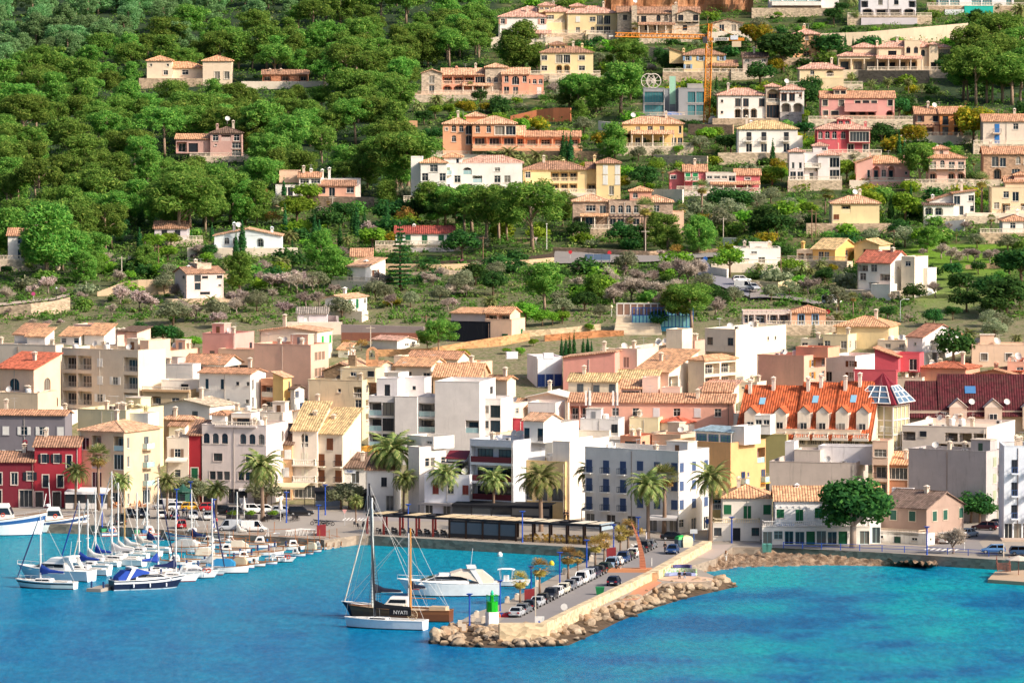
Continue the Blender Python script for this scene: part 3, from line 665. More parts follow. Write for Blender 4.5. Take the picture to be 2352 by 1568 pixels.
H('d','villa','villa','white villa with arcaded ground floor and tall arched stone stair window','the arched stair villa',(-275,0,135,1015,815),0,'white','hip','n.AAA.|n.dd.d',rc='p',frm='#8a6248',d=9,rcol='#efe6d8',vols=[V(x=(135,255),y=(1015,742),y0=-.5,d=6,roof='hip',wm='stone',col='stone',f='p|A'),V(x=(255,462),y=(970,768),y0=-1,d=8,roof='hip',f='AA|ddn'),V(x=(255,440),y=(1030,965),y0=-2,d=5,roof='flat',wm='stone',col='grey',f='.n..',g=True)],ext=[('dish',318,700,3.0),('perg',255,440,790,850,1.2,'#8a5f48')])
H('c','villa','villa','golden villa with long columned porch below the crane','the golden porch villa',(1100,0,1640,1312,1108),0,'#f3cc8c','hip','d.dd..w.dd|..W.w.w..t',rc='s',d=9,ext=[('porch',1170,1560,1165,1312,3.2),('dish',1195,1035,3.0)],frm='#f4efe6',vols=[V(x=(1350,1600),y=(1108,1085),y0=2,d=6,roof='hip'),V(x=(1085,1165),y=(1312,1195),y0=0,d=5,roof='shed')])
H('d','villa','villa','white two storey villa with dark shutters and pale tiled hip roof','the dark shuttered white villa',(-105,0,408,1310,1105),0,'white','hip','.d.d..d.|.E.E..E.',rc='y',sc='k',d=10,ch=[(15,1030)],trim=None,vols=[V(x=(400,455),y=(1260,1170),y0=2,d=3,roof='flat')],rail='iron')
H('g','villa','villa','long yellow villa with two storeys of balustraded loggias','the loggia villa',(210,0,778,272,62),0,'#f4d6a0','hip','.w.bbb.|wy.lll.'.replace('y','.'),rc='b',d=10,rcol='#f2dcb8',vols=[V(x=(862,1078),y=(292,5),y0=-1.5,d=9,roof='hip',f='..d.|.D.E|.D.D'.replace('E','D')),V(x=(775,870),y=(280,55),y0=1,d=8,roof='gable',f='b|.')],ch=[(570,-30),(850,-70)],sc='w',lowrail=True)
H('g','villa','villa','rough stone villa with four arched windows and pink turret behind tall palms','the palm fronted stone villa',(975,0,1255,590,345),0,'#c3a994','flat','dd.d|aaaa',wm='stone',d=9,rail='bal',deck='#c99f80',hutq=False,cl=False,vols=[V(x=(652,975),y=(590,345),y0=.5,d=8,roof='hip',f='bp.|.Wd',rc='s'),V(x=(1255,1550),y=(590,352),y0=1,d=8,roof='hip',f='.d.|.w.',rc='s'),V(x=(1165,1360),y=(345,252),y0=2.5,d=5,roof='hip',wm='plaster',col='#dba48e',f='a.'),V(x=(1530,1650),y=(590,440),y0=2,d=5,roof='flat',col='peach',wm='plaster',g=True)],ext=[('porch',715,975,455,575,2.0),('perg',985,1550,470,590,2.4,'#3d3134')])
H('g','house','house','raspberry pink house with green shutters and white glazed sunroom','the raspberry house',(1650,0,1850,245,78),0,'#d9777c','gable','.E.|EE.',rc='t',sc='#2f9a5e',d=8,trim='#f0e6da',vols=[V(x=(1520,1652),y=(245,95),y0=1.5,d=7,roof='gx',f='..|w.'),V(x=(1842,2110),y=(240,95),y0=-.6,d=6,roof='flat',col='#ece2d6',f='..b.|wWwp'.replace('b','.')),V(x=(2110,2330),y=(240,110),y0=.5,d=7,roof='gable',f='.W.|.w.',rc='t')],ext=[('porch',1880,2330,165,240,2.5),('terrace',1640,2330,225,285,2.5,'palep')],ch=[(1815,20)])
H('d','villa','villa','modern flat roofed white villa with turquoise glass at the top right','the turquoise glass villa',(165,0,610,68,-60),0,'white','flat','....|llll'.replace('l','p'),gl=1,d=9,cl=False,hutq=False,vols=[V(x=(610,760),y=(75,-20),y0=-1,d=6,roof='flat'),V(x=(185,610),y=(40,15),y0=-2.5,d=2.5,roof='flat',par=.3)])
H('d','mansion','villa','large white mansion with four arched dark openings at the top edge','the white top mansion',(950,0,1425,138,-95),0,'#e8e4e6','flat','AdddA|b.w.w.b|..n.n..'.replace('AdddA','AbbA'),d=10,frm='#1f2228',cl=False,hutq=False,rail='iron',rcol='#2a2d33',ext=[('terrace',950,1430,125,175,3.,'lav')])
H('d','villa','villa','modern white villa with glass balustrades and turquoise pool wall at the top right','the pool villa',(1620,0,2265,52,-80),0,'#e9ebee','flat','pp.pp.d|ppp.ppp',gl=1,d=9,cl=False,hutq=False,rail='glass',vols=[V(x=(1668,1830),y=(178,85),y0=-3,d=3,roof='flat',f='.G.',sc='k',g=True),V(x=(1835,2080),y=(105,55),y0=-3,d=3,roof='flat',col='#2fc0b0',nm='pool')])
H('d','villa','villa','narrow orange tower house with hip roof among dark trees','the orange tower house',(372,0,600,490,292),0,'#eebb8c','hip','.b.|...|.aa',rc='p',d=7,ch=[(465,220)])
H('d','villa','villa','long cream villa with chimneys and columned veranda above ivy terraces','the ivy terrace villa',(1090,0,1615,602,405),0,'#efd9b8','hip','bbbb.a|.W.aa.',rc='p',d=9,frm='#3a2f30',vols=[V(x=(760,1095),y=(602,480),y0=1,d=6,roof='hip',f='bbb',rc='p'),V(x=(1325,1455),y=(480,352),y0=-.5,d=5,roof='flat',f='aa'),V(x=(1615,1720),y=(580,405),y0=1,d=8,roof='hip',f='.|p'),V(x=(890,1095),y=(480,405),y0=3,d=6,roof='hip'),V(x=(1535,1610),y=(600,380),y0=-.8,d=4,roof='hip',f='d|.|.')],ch=[(1100,345),(1150,335),(1525,320),(1395,318)],ext=[('porch',1080,1475,475,600,3.2)])
H('d','villa','house','small cream villa with shuttered arch windows and palms in front','the small cream villa',(420,0,800,728,590),0,'#f0d8b0','hip','.....|.a.A.',rc='p',d=8,sc='k',ch=[(528,535),(658,538)],vols=[V(x=(560,800),y=(728,672),y0=-2,d=2,roof='flat',par=.9)])
H('d','villa','villa','rose pink villa with square cupola and balustraded loggia','the rose pink villa',(610,0,1240,1028,840),0,'#e3a59c','gable','wW.bbb.A|w.w.dpd.w'.replace('p','W'),rc='t',frm='#4a3a3a',d=9,trim='#eadfc6',rcol='#e3b394',vols=[V(x=(722,832),y=(835,762),y0=2,d=4,roof='hip',f='ww'),V(x=(808,1095),y=(950,892),y0=-1.6,d=1.6,roof='flat',par=.9)],ch=[(962,790)],ext=[('terrace',605,1240,990,1100,1.8,'grey','stone')])
H('d','villa','villa','raspberry red villa with white quoins and twin hip roofs','the red quoined villa',(572,0,1028,1315,1108),0,'#d2686e','hip','..w.d.d|.aaa.OE'.replace('E','p'),rc='p',d=9,trim='#ead9c4',vols=[V(x=(755,870),y=(1110,1020),y0=3,d=4,roof='hip',f='aa'),V(x=(845,1028),y=(1220,1108),y0=-1,d=5,roof='hip',f='p'),V(x=(572,752),y=(1315,1108),y0=-.8,d=6,roof='hip',f='..|aaa')],ch=[(1000,1040)])
H('d','villa','house','brown and orange villa with dark windows and wooden pergola','the brown pergola villa',(1420,0,1832,1165,975),0,'#e2b490','gable','bb.bb|s.w.ws',rc='t',sc='#4a3030',frm='#3b2a2c',d=9,vols=[V(x=(1625,1825),y=(1165,975),y0=-.8,d=7,roof='gable',col='#e89a60',f='dd|dE'.replace('E','d'))],ch=[(1520,905),(1820,905)],ext=[('perg',1425,1625,1065,1160,1.5,'#6a3f38'),('terrace',1480,1835,1225,1250,2.5,'grey','stone'),('dish',1590,905,3.0)])
H('d','villa','house','cream house with bright blue shutter at the right edge','the blue shutter house',(2000,0,2400,1235,1040),0,'#e5d5c4','gable','.D...|.E.w.',rc='t',sc='#3a7fc4',d=9,rail='iron',rcol='#8d8a88',ch=[(2165,990)])
H('d','villa','villa','white villa with hexagonal turret and balustraded balconies','the white turreted villa',(460,0,640,1545,1315),0,'#efe7e2','flat','.d.d|wl.|...'.replace('wl.','.l'),rc='p',d=8,cl=False,hutq=False,vols=[V(x=(335,460),y=(1545,1300),y0=-1.2,d=4,roof='hip',f='dd|tt|..'),V(x=(582,770),y=(1545,1330),y0=-.8,d=7,roof='hip',f='.p|.p'),V(x=(545,670),y=(1315,1248),y0=2,d=4,roof='hip',f='.a')],ch=[(415,1265)],ext=[('terrace',460,610,1400,1440,1.2,'white')])
H('d','villa','villa','salmon pink villa with big arched windows and curved balustrade','the salmon arched villa',(925,0,1372,1545,1400),0,'#f0b8a8','hip','n.AaA.n',rc='o',d=9,vols=[V(x=(910,1050),y=(1545,1395),y0=-1,d=6,roof='shedl',f='.t')],ch=[(1032,1305),(1340,1330)],ext=[('terrace',1020,1420,1520,1570,3.0,'#e9b3a2')])
H('d','villa','villa','pale pink villa with arched veranda and upper balustraded balcony','the pale pink veranda villa',(1530,0,1850,1570,1355),0,'#f0c8b4','hip','A.AA|lwl'.replace('lwl','dadd'),rc='t',d=8,vols=[V(x=(1580,1712),y=(1355,1275),y0=2,d=4,roof='hip',f='.a.')],ch=[(1660,1300)],ext=[('terrace',1530,1850,1415,1450,1.2,'#f0c8b4'),('terrace',1540,1840,1535,1650,2.,'stone','stone')])
H('d','villa','villa','brown stone villa with dark balconies at the right edge','the brown stone villa',(2005,0,2400,1540,1320),0,'#b99a80','gable','.A.p.|.pl.aa'.replace('l','d'),rc='t',wm='stone',d=9,rail='iron',rcol='#4a4548',ch=[(2035,1265)])
H('d','house','house','cream house with dark shutters behind the pines at the right edge','the top right house',(2125,0,2420,345,222),0,'#f3dfb4','gable','....|.s.s',rc='p',sc='k',d=8)
H('d','house','house','grey house with dark roof behind the orange tree','the grey roofed house',(-60,0,152,620,492),0,'#cbb9ac','gable','.W.|w.w',rc='k',d=7)
H('h','house','house','white house with sloping gable, round window and two wide dark arches','the round window house',(1745,0,1928,455,265),0,'white','shedl','.d.W|p.w',rc='t',d=8,pitch=.12,vols=[V(x=(1540,1745),y=(455,330),y0=1,d=7,roof='shedl',f='...n',pitch=.3),V(x=(1488,1745),y=(455,365),y0=-1.5,d=3,roof='shed',f='AA.',rc='k')],ch=[(1578,270)])
H('h','villa','house','cream villa with rounded balcony wall behind a light green tree','the rounded balcony villa',(700,0,1110,520,348),0,'#efd9a8','hip','c....|.l...',rc='s',sc='br',d=9,rail='solid',rcol='#f0dcb0',ext=[('dish',910,255,4.0)])
H('h','villa','villa','tall cream villa with balustrades stacked at the right edge','the stacked cream villa',(2075,0,2400,430,215),0,'#f2d9b4','flat','wb.b|.wl.'.replace('l','d'),rc='t',d=9,cl=False,hutq=False,vols=[V(x=(2200,2400),y=(215,165),y0=3,d=6,roof='gable',rc='t'),V(x=(2280,2400),y=(215,105),y0=4,d=4,roof='hip',col='#f3c4aa',f='n')],ext=[('terrace',2185,2400,375,430,2.,'warm')])
H('h','house','house','white bungalow with pinkish roof and steps at the right edge','the right edge bungalow',(2168,0,2400,600,500),0,'white','hip','.w.p',rc='t',d=9,ch=[(2310,395)])
H('h','house','house','yellow bungalow with arched porch and striped awning','the arched yellow bungalow',(540,730,930,840,745),28,'gold','gable','.pp.','.w.',rc='y',d=12,vols=[V(x=(410,545),y=(840,750),y0=0,d=6,roof='flat',f='AA',col='warm',rc='y',g=True),V(x=(905,1110),y=(755,700),y0=6,d=6,roof='gx',col='yellow',f='.G.',sc='br',g=True)],ch=[(475,670)])
H('h','house','house','tall white house with red tiled roof and blue shutters on the green slope','the tall red roofed house',(932,1205,1305,1095,860),32,'white','gable','.b.|d.b|Ew.'.replace('Ew','bd'),'..w.|n...|.n..',rc='#cb7860',sc='#34508f',rail='iron',rcol='#b9a088',d=9,pitch=.5,vols=[V(x=(1300,1410),y=(1060,808),y0=2,d=6,roof='flat',f='.|.|w',col='cream',g=True),V(x=(1035,1195),y=(1130,1045),y0=-2.5,d=3,roof='flat',g=True,f=''),V(x=(1410,1530),y=(1000,905),y0=6,d=4,roof='flat',g=True)],ch=[(1140,745)])
H('h','house','house','white cubic modern house with roof terrace beside the road junction','the white cubic house',(-130,0,262,865,735),0,'white','flat','.w.p..|p.w...',d=9,hutq=False,gl=0,vols=[V(x=(0,155),y=(735,690),y0=2,d=5,roof='flat',f='.W.')])
H('h','clubhouse','clubhouse','tiled clubhouse with pale blue trim beside the tennis court','the tennis clubhouse',(350,0,650,1392,1285),0,'#dba988','hip','.d.d.',rc='t',d=9,trim='#8fb7d9',frm='#8fb7d9',pitch=.3,vols=[V(x=(-60,350),y=(1380,1275),y0=2,d=6,roof='flat',f='bbbb',col='palep',rc='w')],ext=[('perg',-20,345,1268,1380,3.0,'#e3d3c4')])
A='apartment_building';TH='town_house'
H('i',A,'apartments','dark grey building with white shutters and a long tiled eave at the left edge','the dark grey building',(-160,585,640,1560,915),8,'dgrey','gable','.w.c.w.c|.w.c.w.c|w.c.w.w.c'.replace('w','s'),sc='w',frm='#f0eee8',rc='t',d=6,trim='#8a868c',pitch=.2)
H('i',TH,'house','crimson red waterfront house with arched white lintels and brown shutters','the crimson waterfront house',(308,705,712,1745,1195),4,'#a83743','gable','g.g.g|.d.d..|.s.s.n.'.replace('n','d'),rc='b',sc='k',trim='#e9dccf',frm='#3a2a2a',d=8)
H('i',TH,'house','low dark red house with weathered tiles left of the crimson waterfront house','the low dark red house',(-120,305,312,1745,1330),4,'#7f2f3c','gable','g.g|.d.d.s',rc='b',sc='k',trim='#d9c9bc',d=8,ch=[(210,1130)])
H('i',A,'apartments','stone clad corner apartment house with stacked balconies and hip roof','the stone corner apartments',(702,1112,1402,1745,1062),28,'#d8c3a5','hip','g.g|.p.b|.b.p|db.b','t.g.|t.B.|t.B.|t.B.',rc='s',wm='plaster',rail='glass',rcol='#e9e4da',frm='#d9e4e6',pitch=.3,ext=[('sign',1500,1200,'',.1,'#fff','#000')][:0])
H('i',A,'apartments','pale yellow rear block with chimneys behind the stone corner apartments','the pale yellow rear block',(682,1130,1430,1500,875),26,'#eadfb4','flat','.w..|.n.w','..d|.n.',rc='s',rail='iron',ch=[(1075,790),(1150,800),(1215,805),(1255,812),(1300,815)],vols=[V(x=(1100,1330),y=(1000,895),y0=1.5,d=4,roof='flat',col='white',par=.3)])
H('i',A,'apartments','cream building block with blue roof plant at the left edge','the blue plant block',(-60,340,480,1120,722),20,'#e2cbb0','flat','..|..|..',deck='#6a7f9a')
H('i',TH,'house','peach house with bright red tiled roof and large fan window','the fan window house',(-60,305,425,1080,505),30,'peach','shed','.p.|d..|.O.','.|a.a|.O.',rc='#dd7a5c',frm='#6a4034',pitch=.28,d=9,ch=[(98,440)])
H('i',A,'apartments','large cream apartment building with balcony recesses and white shutters','the cream balcony apartments',(525,1240,1462,1010,338),28,'#e9d9c2','flat','b.b.l|bbs.b|bbcsb|bbc.b'.replace('l','b'),'...|...|...|...',sc='w',rail='iron',rcol='#d9cdbf',deck='#d9c4a8',frm='#e9e4da',ext=[('porch',520,1240,318,500,.7)][:0],vols=[V(x=(1240,1320),y=(400,245),y0=5,d=8,roof='flat',col='peach')])
H('i',A,'apartments','long cream block with small tiled roof huts at the far left','the roof hut block',(-200,500,560,900,292),22,'#ecdcc8','flat','W.t..W.t..|W.t..W.t..|W.t...'.replace('t','w'),deck='#d9c4ae',hutq=False,cl=True,vols=[V(x=(100,300),y=(290,185),y0=4,d=5,roof='shed',col='white',rc='t'),V(x=(225,395),y=(290,205),y0=2,d=4,roof='shed',col='white',rc='o'),V(x=(530,705),y=(275,200),y0=4,d=4,roof='shed',col='white',rc='o',f='d.d'),V(x=(748,930),y=(275,188),y0=5,d=5,roof='shed',col='white',rc='o'),V(x=(628,855),y=(200,98),y0=10,d=6,roof='flat',col='blush',f='w.w')])
H('i',TH,'house','low blush house with dark lean-to roof below the garden shrubs','the blush lean-to house',(935,1050,1220,420,205),30,'blush','flat','...','..',deck='#d9b49c',vols=[V(x=(1050,1225),y=(300,165),y0=3,d=5,roof='shed',rc='k',pitch=.15)])
H('i',A,'apartments','peach low block with roof railings and dishes near the garden shrubs','the peach railing block',(1245,1525,1765,640,345),28,'peach','flat','','',deck='#e0b89c')
H('i',A,'apartments','plain white box house with a roof terrace below the peach railing block','the plain white box',(1395,1728,1790,860,465),20,'#efece8','flat','...|...|...','',vols=[V(x=(1440,1580),y=(465,400),y0=3,d=4,roof='flat',col='grey'),V(x=(1610,2000),y=(470,450),y0=6,d=9,roof='gable',rc='t',col='white')])
H('i',A,'apartments','large white house with square windows and tiled parapet roof','the square window house',(1775,2245,2330,1030,545),22,'white','gable','.n..n..n|.W..n..n|.t..t..n.n'.replace('W','t'),'t.t|t.t|t.t',rc='t',pitch=.2,frm='#4a5560',d=7)
H('i',A,'apartments','olive grey house with balustraded roof terrace and awning debris','the balustraded terrace house',(1268,1700,1720,1010,695),15,'#c9b594','flat','.b...|.b.W.','',deck='#cbb59a',cl=False,hutq=False,vols=[V(x=(1430,1770),y=(695,600),y0=4,d=4,roof='flat',col='white',f='..G.',sc='k')],ext=[('terrace',1270,1705,655,690,.5,'tan')],d=9)
H('i',A,'apartments','white angular house with two dark slanted windows and sloping roof','the slanted window house',(1420,1880,2092,1150,835),28,'#f6f0e6','gx','....|.w.w.|'.strip('|'),'..|..',rc='#d9c6ac',pitch=.18,frm='#2a3236')
H('i',TH,'house','peach house with tiled hip roof and green door beside chimneys','the peach green door house',(1435,1760,1800,1330,955),18,'peach','hip','..|.d.'.replace('d','E'),'',rc='s',sc='g',vols=[V(x=(1515,1660),y=(1160,1010),y0=-2,d=3,roof='shed',col='#efe2d2',rc='b')])
H('i',TH,'house','cream shuttered house with white balustrade on its roof edge','the cream shuttered house',(1490,1690,1700,1700,1120),12,'#efe2cf','flat','g|.W.|'.strip('|')+'|.s.','',sc='t',deck='#cdb9a0',d=8,ext=[('awn',1500,1690,1290,'#e9dfcf',1.5)])
H('i',TH,'house','narrow deep red house with tall green shutters','the narrow deep red house',(1688,1800,1806,1700,1090),12,'#a8323a','shed','O|E|.','',sc='g',rc='b',trim='#e9dccf',d=6,rail='iron',rcol='#2f2c30')
H('i',A,'apartments','pale stone building with arched triple windows in its top storey','the arched stone building',(1800,2385,2560,1715,1010),16,'#e4d6cf','flat','g.g.g|.www.www.|.W..W.|aaa.aaa','.|.w|.W|.a',frm='#4a3438',wm='plaster',deck='#d9c2a6',trim='#d9cbc4',vols=[V(x=(2060,2240),y=(1010,895),y0=3,d=5,roof='flat',col='#efe4d8',f='b'),V(x=(1885,2010),y=(1010,900),y0=2,d=4,roof='hip',rc='t',col='white')],ext=[('terrace',1920,2300,965,1010,.4,'#e4d6cf')])
H('j',A,'apartments','big blush pink box building with an orange corner strip and brown shutters','the blush box building',(25,545,695,760,290),24,'#edbfa8','flat','','..c.cc|..c.cc|..c.cc'.replace('..c.cc','.ccc.'),sc='t',deck='#d9b49c',d=8,hutq=True)
H('j',A,'apartments','long cream house with low gabled roof and green shutters','the green shutter gable house',(78,600,790,470,168),-0.01 if 0 else 18,'#f0e2cc','gx','......|......','.ccc|.c.c'.replace('.ccc','.cc.'),rc='s',sc='#2faf55',d=9,pitch=.12)
H('i',A,'apartments','dusty rose flat roofed house with dark windows near the almond trees','the dusty rose house',(1808,2100,2260,560,190),22,'#d9a49a','flat','.w..n|.W.n.|','..E|..w',sc='g',frm='#2d3038',deck='#e0b4a4',vols=[V(x=(1960,2330),y=(560,325),y0=-3,d=4,roof='flat',col='peach',f='.pW.',g=True)])
H('j',TH,'house','narrow mustard yellow house with wooden balconies','the narrow mustard house',(205,298,368,1020,575),30,'#f0cc88','shedr','..|..|..','.t|.w|.t|'.strip('|'),rc='s',rail='solid',vols=[V(x=(90,205),y=(1020,590),y0=1,d=5,roof='flat',col='#e2a888',f='b|b|b')])
H('j',TH,'house','white narrow house with blue framed windows beside the narrow mustard house','the blue framed white house',(362,400,482,1020,680),35,'white','gable','.|.|.','w.|.w|w.',rc='k',sc='b',frm='#3f5f9a')
H('j',A,'apartments','weathered cream building with flaking wall and roof staircase hut','the flaking cream building',(510,1005,1062,1140,608),18,'#e6d3b0','flat','....|......|..n...w|....b.'.replace('....b.','...n.b'),'.|.b|.b|.w',wm='worn',deck='#cdbda4',hutq=False,vols=[V(x=(802,1122),y=(608,490),y0=3,d=5,roof='flat',f='.w.c')])
H('j','church','church','small stone church front with stepped gable, cross and blind arcading','the stone church',(652,960,1000,800,520),14,'#9a8268','gx','...|.O.','',wm='stone',rc='s',pitch=.42,d=14,vols=[V(x=(880,945),y=(520,385),y0=-.3,d=1.2,roof='flat',par=.2,nm='gable_block')])
H('j',A,'apartments','modern white apartment building with glass terraces and dark recessed balconies','the modern white apartments',(1060,1300,1310,1345,748),14,'#e9e2de','flat','p.l|p.l|lp|l.p'.replace('p.l','lp').replace('l.p','lp'),'',rail='glass',rcol='#dfe4e4',frm='#26282e',deck='#d4cfc9',d=9,hutq=False,cl=False,vols=[V(x=(1300,1500),y=(1345,748),y0=-1,d=10,roof='flat',g=True),V(x=(1495,1665),y=(1345,755),y0=0,d=9,roof='flat',f='l|l|l|l',g=True),V(x=(1660,2060),y=(1345,615),y0=-1.2,d=12,roof='flat',f='...|...|..l|...|...'.replace('..l','..b'),s='..|..|..|.W|.W',g=True),V(x=(2050,2250),y=(1345,770),y0=3,d=9,roof='flat',f='Wp|Wp|Wp|Wp',g=True),V(x=(1133,1320),y=(748,585),y0=3,d=5,roof='flat',f='.d.'),V(x=(1370,1560),y=(748,575),y0=8,d=5,roof='flat',f='n')])
H('j',A,'apartments','tall narrow cream building with three white balustraded balconies','the white balustrade building',(380,600,615,1665,1048),12,'#e9dccb','shed','g|.E.|.E.|.A.'.replace('.E.','E'),'',rc='y',sc='#e6e0cc',rail='bal',rcol='#efe9dd',pitch=.42,d=10,bd=1.1)
H('j',A,'apartments','cream building with brown shuttered doors and black iron balconies','the brown shutter building',(600,830,1050,1665,1080),20,'#e9dac6','shed','g|E.E|E.E|.D.','...|...|...|...',rc='y',sc='br',rail='iron',rcol='#3a3438',pitch=.42,d=9)
H('j',TH,'house','tan house with white shutters and dark mossy roof','the white shutter tan house',(146,378,384,1665,1175),12,'#e0b78c','shed','g|.cc.|c.c'.replace('.cc.','.c'),'',rc='k',sc='#f0eee8',pitch=.42,d=7)
H('j',TH,'house','long white gabled house behind the balconied waterfront buildings','the long gabled house',(298,712,800,1200,905),20,'#f0e6d8','gx','..|..','..|..',rc='s',pitch=.18,d=11)
H('j','sushi_shop','shop','small shop with a blue facade sign, a yellow band and food picture boards','the blue sushi shop',(825,1060,1066,1665,1385),10,'white','shed','.p.|.p.'.replace('.p.|','p..|'),'',rc='k',d=6,frm='#c9d4dc',ext=[('sign',895,1418,'Sushi',.5,'#e9eef4','#2a55a8')])
H('j',TH,'house','small yellow ochre house behind the blue sushi shop','the ochre house',(995,1110,1150,1600,1205),14,'#e8b050','flat','.|E|E'.replace('E','D'),'.|.|.',sc='#3f4a3c',par=.5)
H('q',TH,'house','low white house with blue shutter left of the big palm','the low white shop house',(40,300,320,810,415),10,'white','shed','g.g|..s.'.replace('s','c'),'',rc='b',sc='k',d=6)
H('q',A,'apartments','white corner house with wide windows and roof cube hut','the roof cube house',(430,535,785,830,205),45,'#f2e8dc','flat','..|..|..','.g.|.w.w|.WW.w'.replace('.WW.w','.ww.w'),frm='#e9dccc',deck='#e4d8c9',hutq=False,cl=False,vols=[V(x=(415,670),y=(205,85),y0=3,d=5,roof='flat',col='white',f='w.w',par=.3)])
H('q',TH,'house','white house with balustraded roof and red shutters between palms','the red shutter house',(580,1005,1012,880,470),14,'#e9eaf0','flat','g.g.g|w.w.c.'.replace('w.w.c.','.c.w.c'),'',sc='#8a4038',deck='#d9cfc4',d=7,vols=[V(x=(785,1005),y=(480,280),y0=5,d=5,roof='flat',col='lav',f='b',rail='bal'),V(x=(800,960),y=(320,300),y0=3,d=2.5,roof='shed',rc='m')])
H('q',A,'apartments','white building with three maroon fronted balconies facing the quay','the maroon balcony building',(1008,1420,1790,890,145),30,'#dfe2e8','flat','g.g|l|l|l'.replace('g.g','gg'),'....|....|...|...',rail='solid',rcol='#6e2f38',frm='#3a4048',deck='#d9d2c9',hutq=False,vols=[V(x=(1790,1950),y=(890,145),y0=5,d=14,roof='flat',col='#f4eadc',g=True),V(x=(1515,1705),y=(145,-60),y0=6,d=6,roof='gable',rc='s',col='white',f='d.d')],d=11)
H('q',TH,'house','tan house with tiled cornice and arched restaurant windows below','the arched restaurant house',(1470,1905,2098,890,345),30,'#edcd94','flat','g.g.|OOO|...|'.strip('|')+'','..|.w|..',frm='#4a3f3a',deck='#d9c4a4',par=.5,hutq=False,rc='t')
H('k','hotel','hotel','white waterfront corner hotel with dark blue shutters and long iron balconies','the blue shuttered hotel',(765,1600,1888,1975,1240),34,'#f0ece4','flat','g.g.g.g.g|E.E.E.c.c.c|E.E.E.c.c.c|c.E.E.c.c.c'.replace('c.E','E.E'),'W.d.d|c.c.c|c.c.c|c.c.c',sc='#4a5f86',rail='iron',rcol='#2f3f55',deck='#b5aca4',bd=1.0,par=1.2)
H('k',A,'apartments','orange and yellow building with blue curtained balconies and rooftop conservatory','the conservatory building',(1540,2065,2400,1900,1165),36,'#e0b27c','flat','.....|.....|.....|.....','..B.n..B|..B.n..B|..B.n..B|...b'.replace('.n','n'),rail='glass',rcol='#e9d9b4',frm='#2c4fb0',gl=0,deck='#e9e0d2',hutq=False,cl=False,slab='#f0c05a',vols=[V(x=(1760,2075),y=(1165,1045),y0=2,d=5,roof='shed',f='ppp',s='pp',gl=1,col='white',rc='#9fb8c4',pitch=.1),V(x=(2075,2190),y=(1165,1010),y0=2.5,d=5,roof='flat',col='white')])
H('k',TH,'house','white house with blue trimmed parapet gables and tall navy shutters','the blue trimmed house',(0,330,560,660,398),-12,'#edf0f4','flat','D.DD'.replace('.',''),'','',sc='b',trim='#4a5f8f',frm='#e9e9ee',d=9,deck='#d98a78',hutq=False,cl=False,vols=[V(x=(60,160),y=(398,355),y0=-.1,d=1,roof='flat',par=.1),V(x=(395,480),y=(398,365),y0=-.1,d=1,roof='flat',par=.1)])
H('k',TH,'house','bright pink gable ended house beside the blue trimmed house','the bright pink house',(565,1028,1040,680,405),12,'#f2ac9c','shedl','','',rc='s',pitch=.12,d=9)
H('k',TH,'house','cream house with striped tile roof and dark slatted shutters','the striped roof house',(612,1042,1060,880,615),12,'#ead9c0','gable','....|.c.b.c'.replace('b','D'),'',rc='y',sc='#5f666a',d=7,vols=[V(x=(1045,1400),y=(800,590),y0=2,d=8,roof='gable',col='#eab6a0',rc='y')])
H('k',TH,'house','cream building with roof huts and a dark doorway above the pink row','the dark doorway house',(1032,1228,1800,640,325),26,'#ecdcc8','flat','..|d.'.replace('d','.d'),'...|...',deck='#dcbfa4',vols=[V(x=(1500,1640),y=(340,145),y0=10,d=5,roof='flat',col='cream')])
H('k',A,'apartments','cream house with tiled hip roof and curved open balconies','the curved balcony house',(1690,1830,2112,800,425),40,'#efe0c8','hip','.|.|.','l.|b.l|.'.replace('l.','bb').replace('b.l','bb').replace('|.','|bb'),rc='o',rail='iron',rcol='#9a938a',d=10)
H('k',TH,'house','cream house with broad orange tiled roof and wooden balcony screens','the broad tiled house',(1200,1510,1790,830,535),30,'#f0e2d0','shed','..|..','.b.|.b.'.replace('.b.','b.D'),rc='o',sc='#c98a4a',pitch=.3,rail='iron',rcol='#5a6a5a',d=12)
H('k',A,'apartments','long pink terraced building with tiled eaves and white roof pergolas','the long pink terrace',(620,2090,2110,1130,805),7,'#eeb49e','shed','...........|b.c.w.w.c.w.c.w.'.replace('b.c','bbc'),'',rc='t',sc='#e9e2e2',rail='iron',rcol='#e9dcd6',d=4,pitch=.3,vols=[V(x=(1280,1420),y=(805,580),y0=5,d=5,roof='flat',col='blush'),V(x=(1090,1265),y=(790,668),y0=5,d=4,roof='shed',col='blush',rc='o',f='p'),V(x=(1455,1620),y=(790,670),y0=5,d=4,roof='flat',col='blush'),V(x=(1830,2085),y=(800,700),y0=5,d=4,roof='shed',col='blush',rc='t',f='p.d')],ext=[('perg',980,1215,680,760,-0.01,'#f4f0ea')][:0])
H('k',A,'apartments','white weathered block carrying phone masts on its roof','the phone mast block',(718,1060,1090,1240,955),12,'#dcd8d6','flat','...|.d..c'.replace('d','.'),'',wm='worn',deck='#c9c4bd',d=6)
H('k',TH,'house','pale cream house with outside staircase behind the salmon house','the outside stair house',(1160,1418,1440,1180,945),14,'#efdcb4','flat','..|.. ','',deck='#cdbfa8',d=7)
H('k',TH,'house','pinkish house with red tiled hip roof above the orange building','the red hip house',(1420,1640,1870,1180,985),30,'#f0dccb','hip','..|..','..|bb'.replace('bb','.b'),rc='#d9745a',ch=[(1580,895),(1700,960)],pitch=.3)
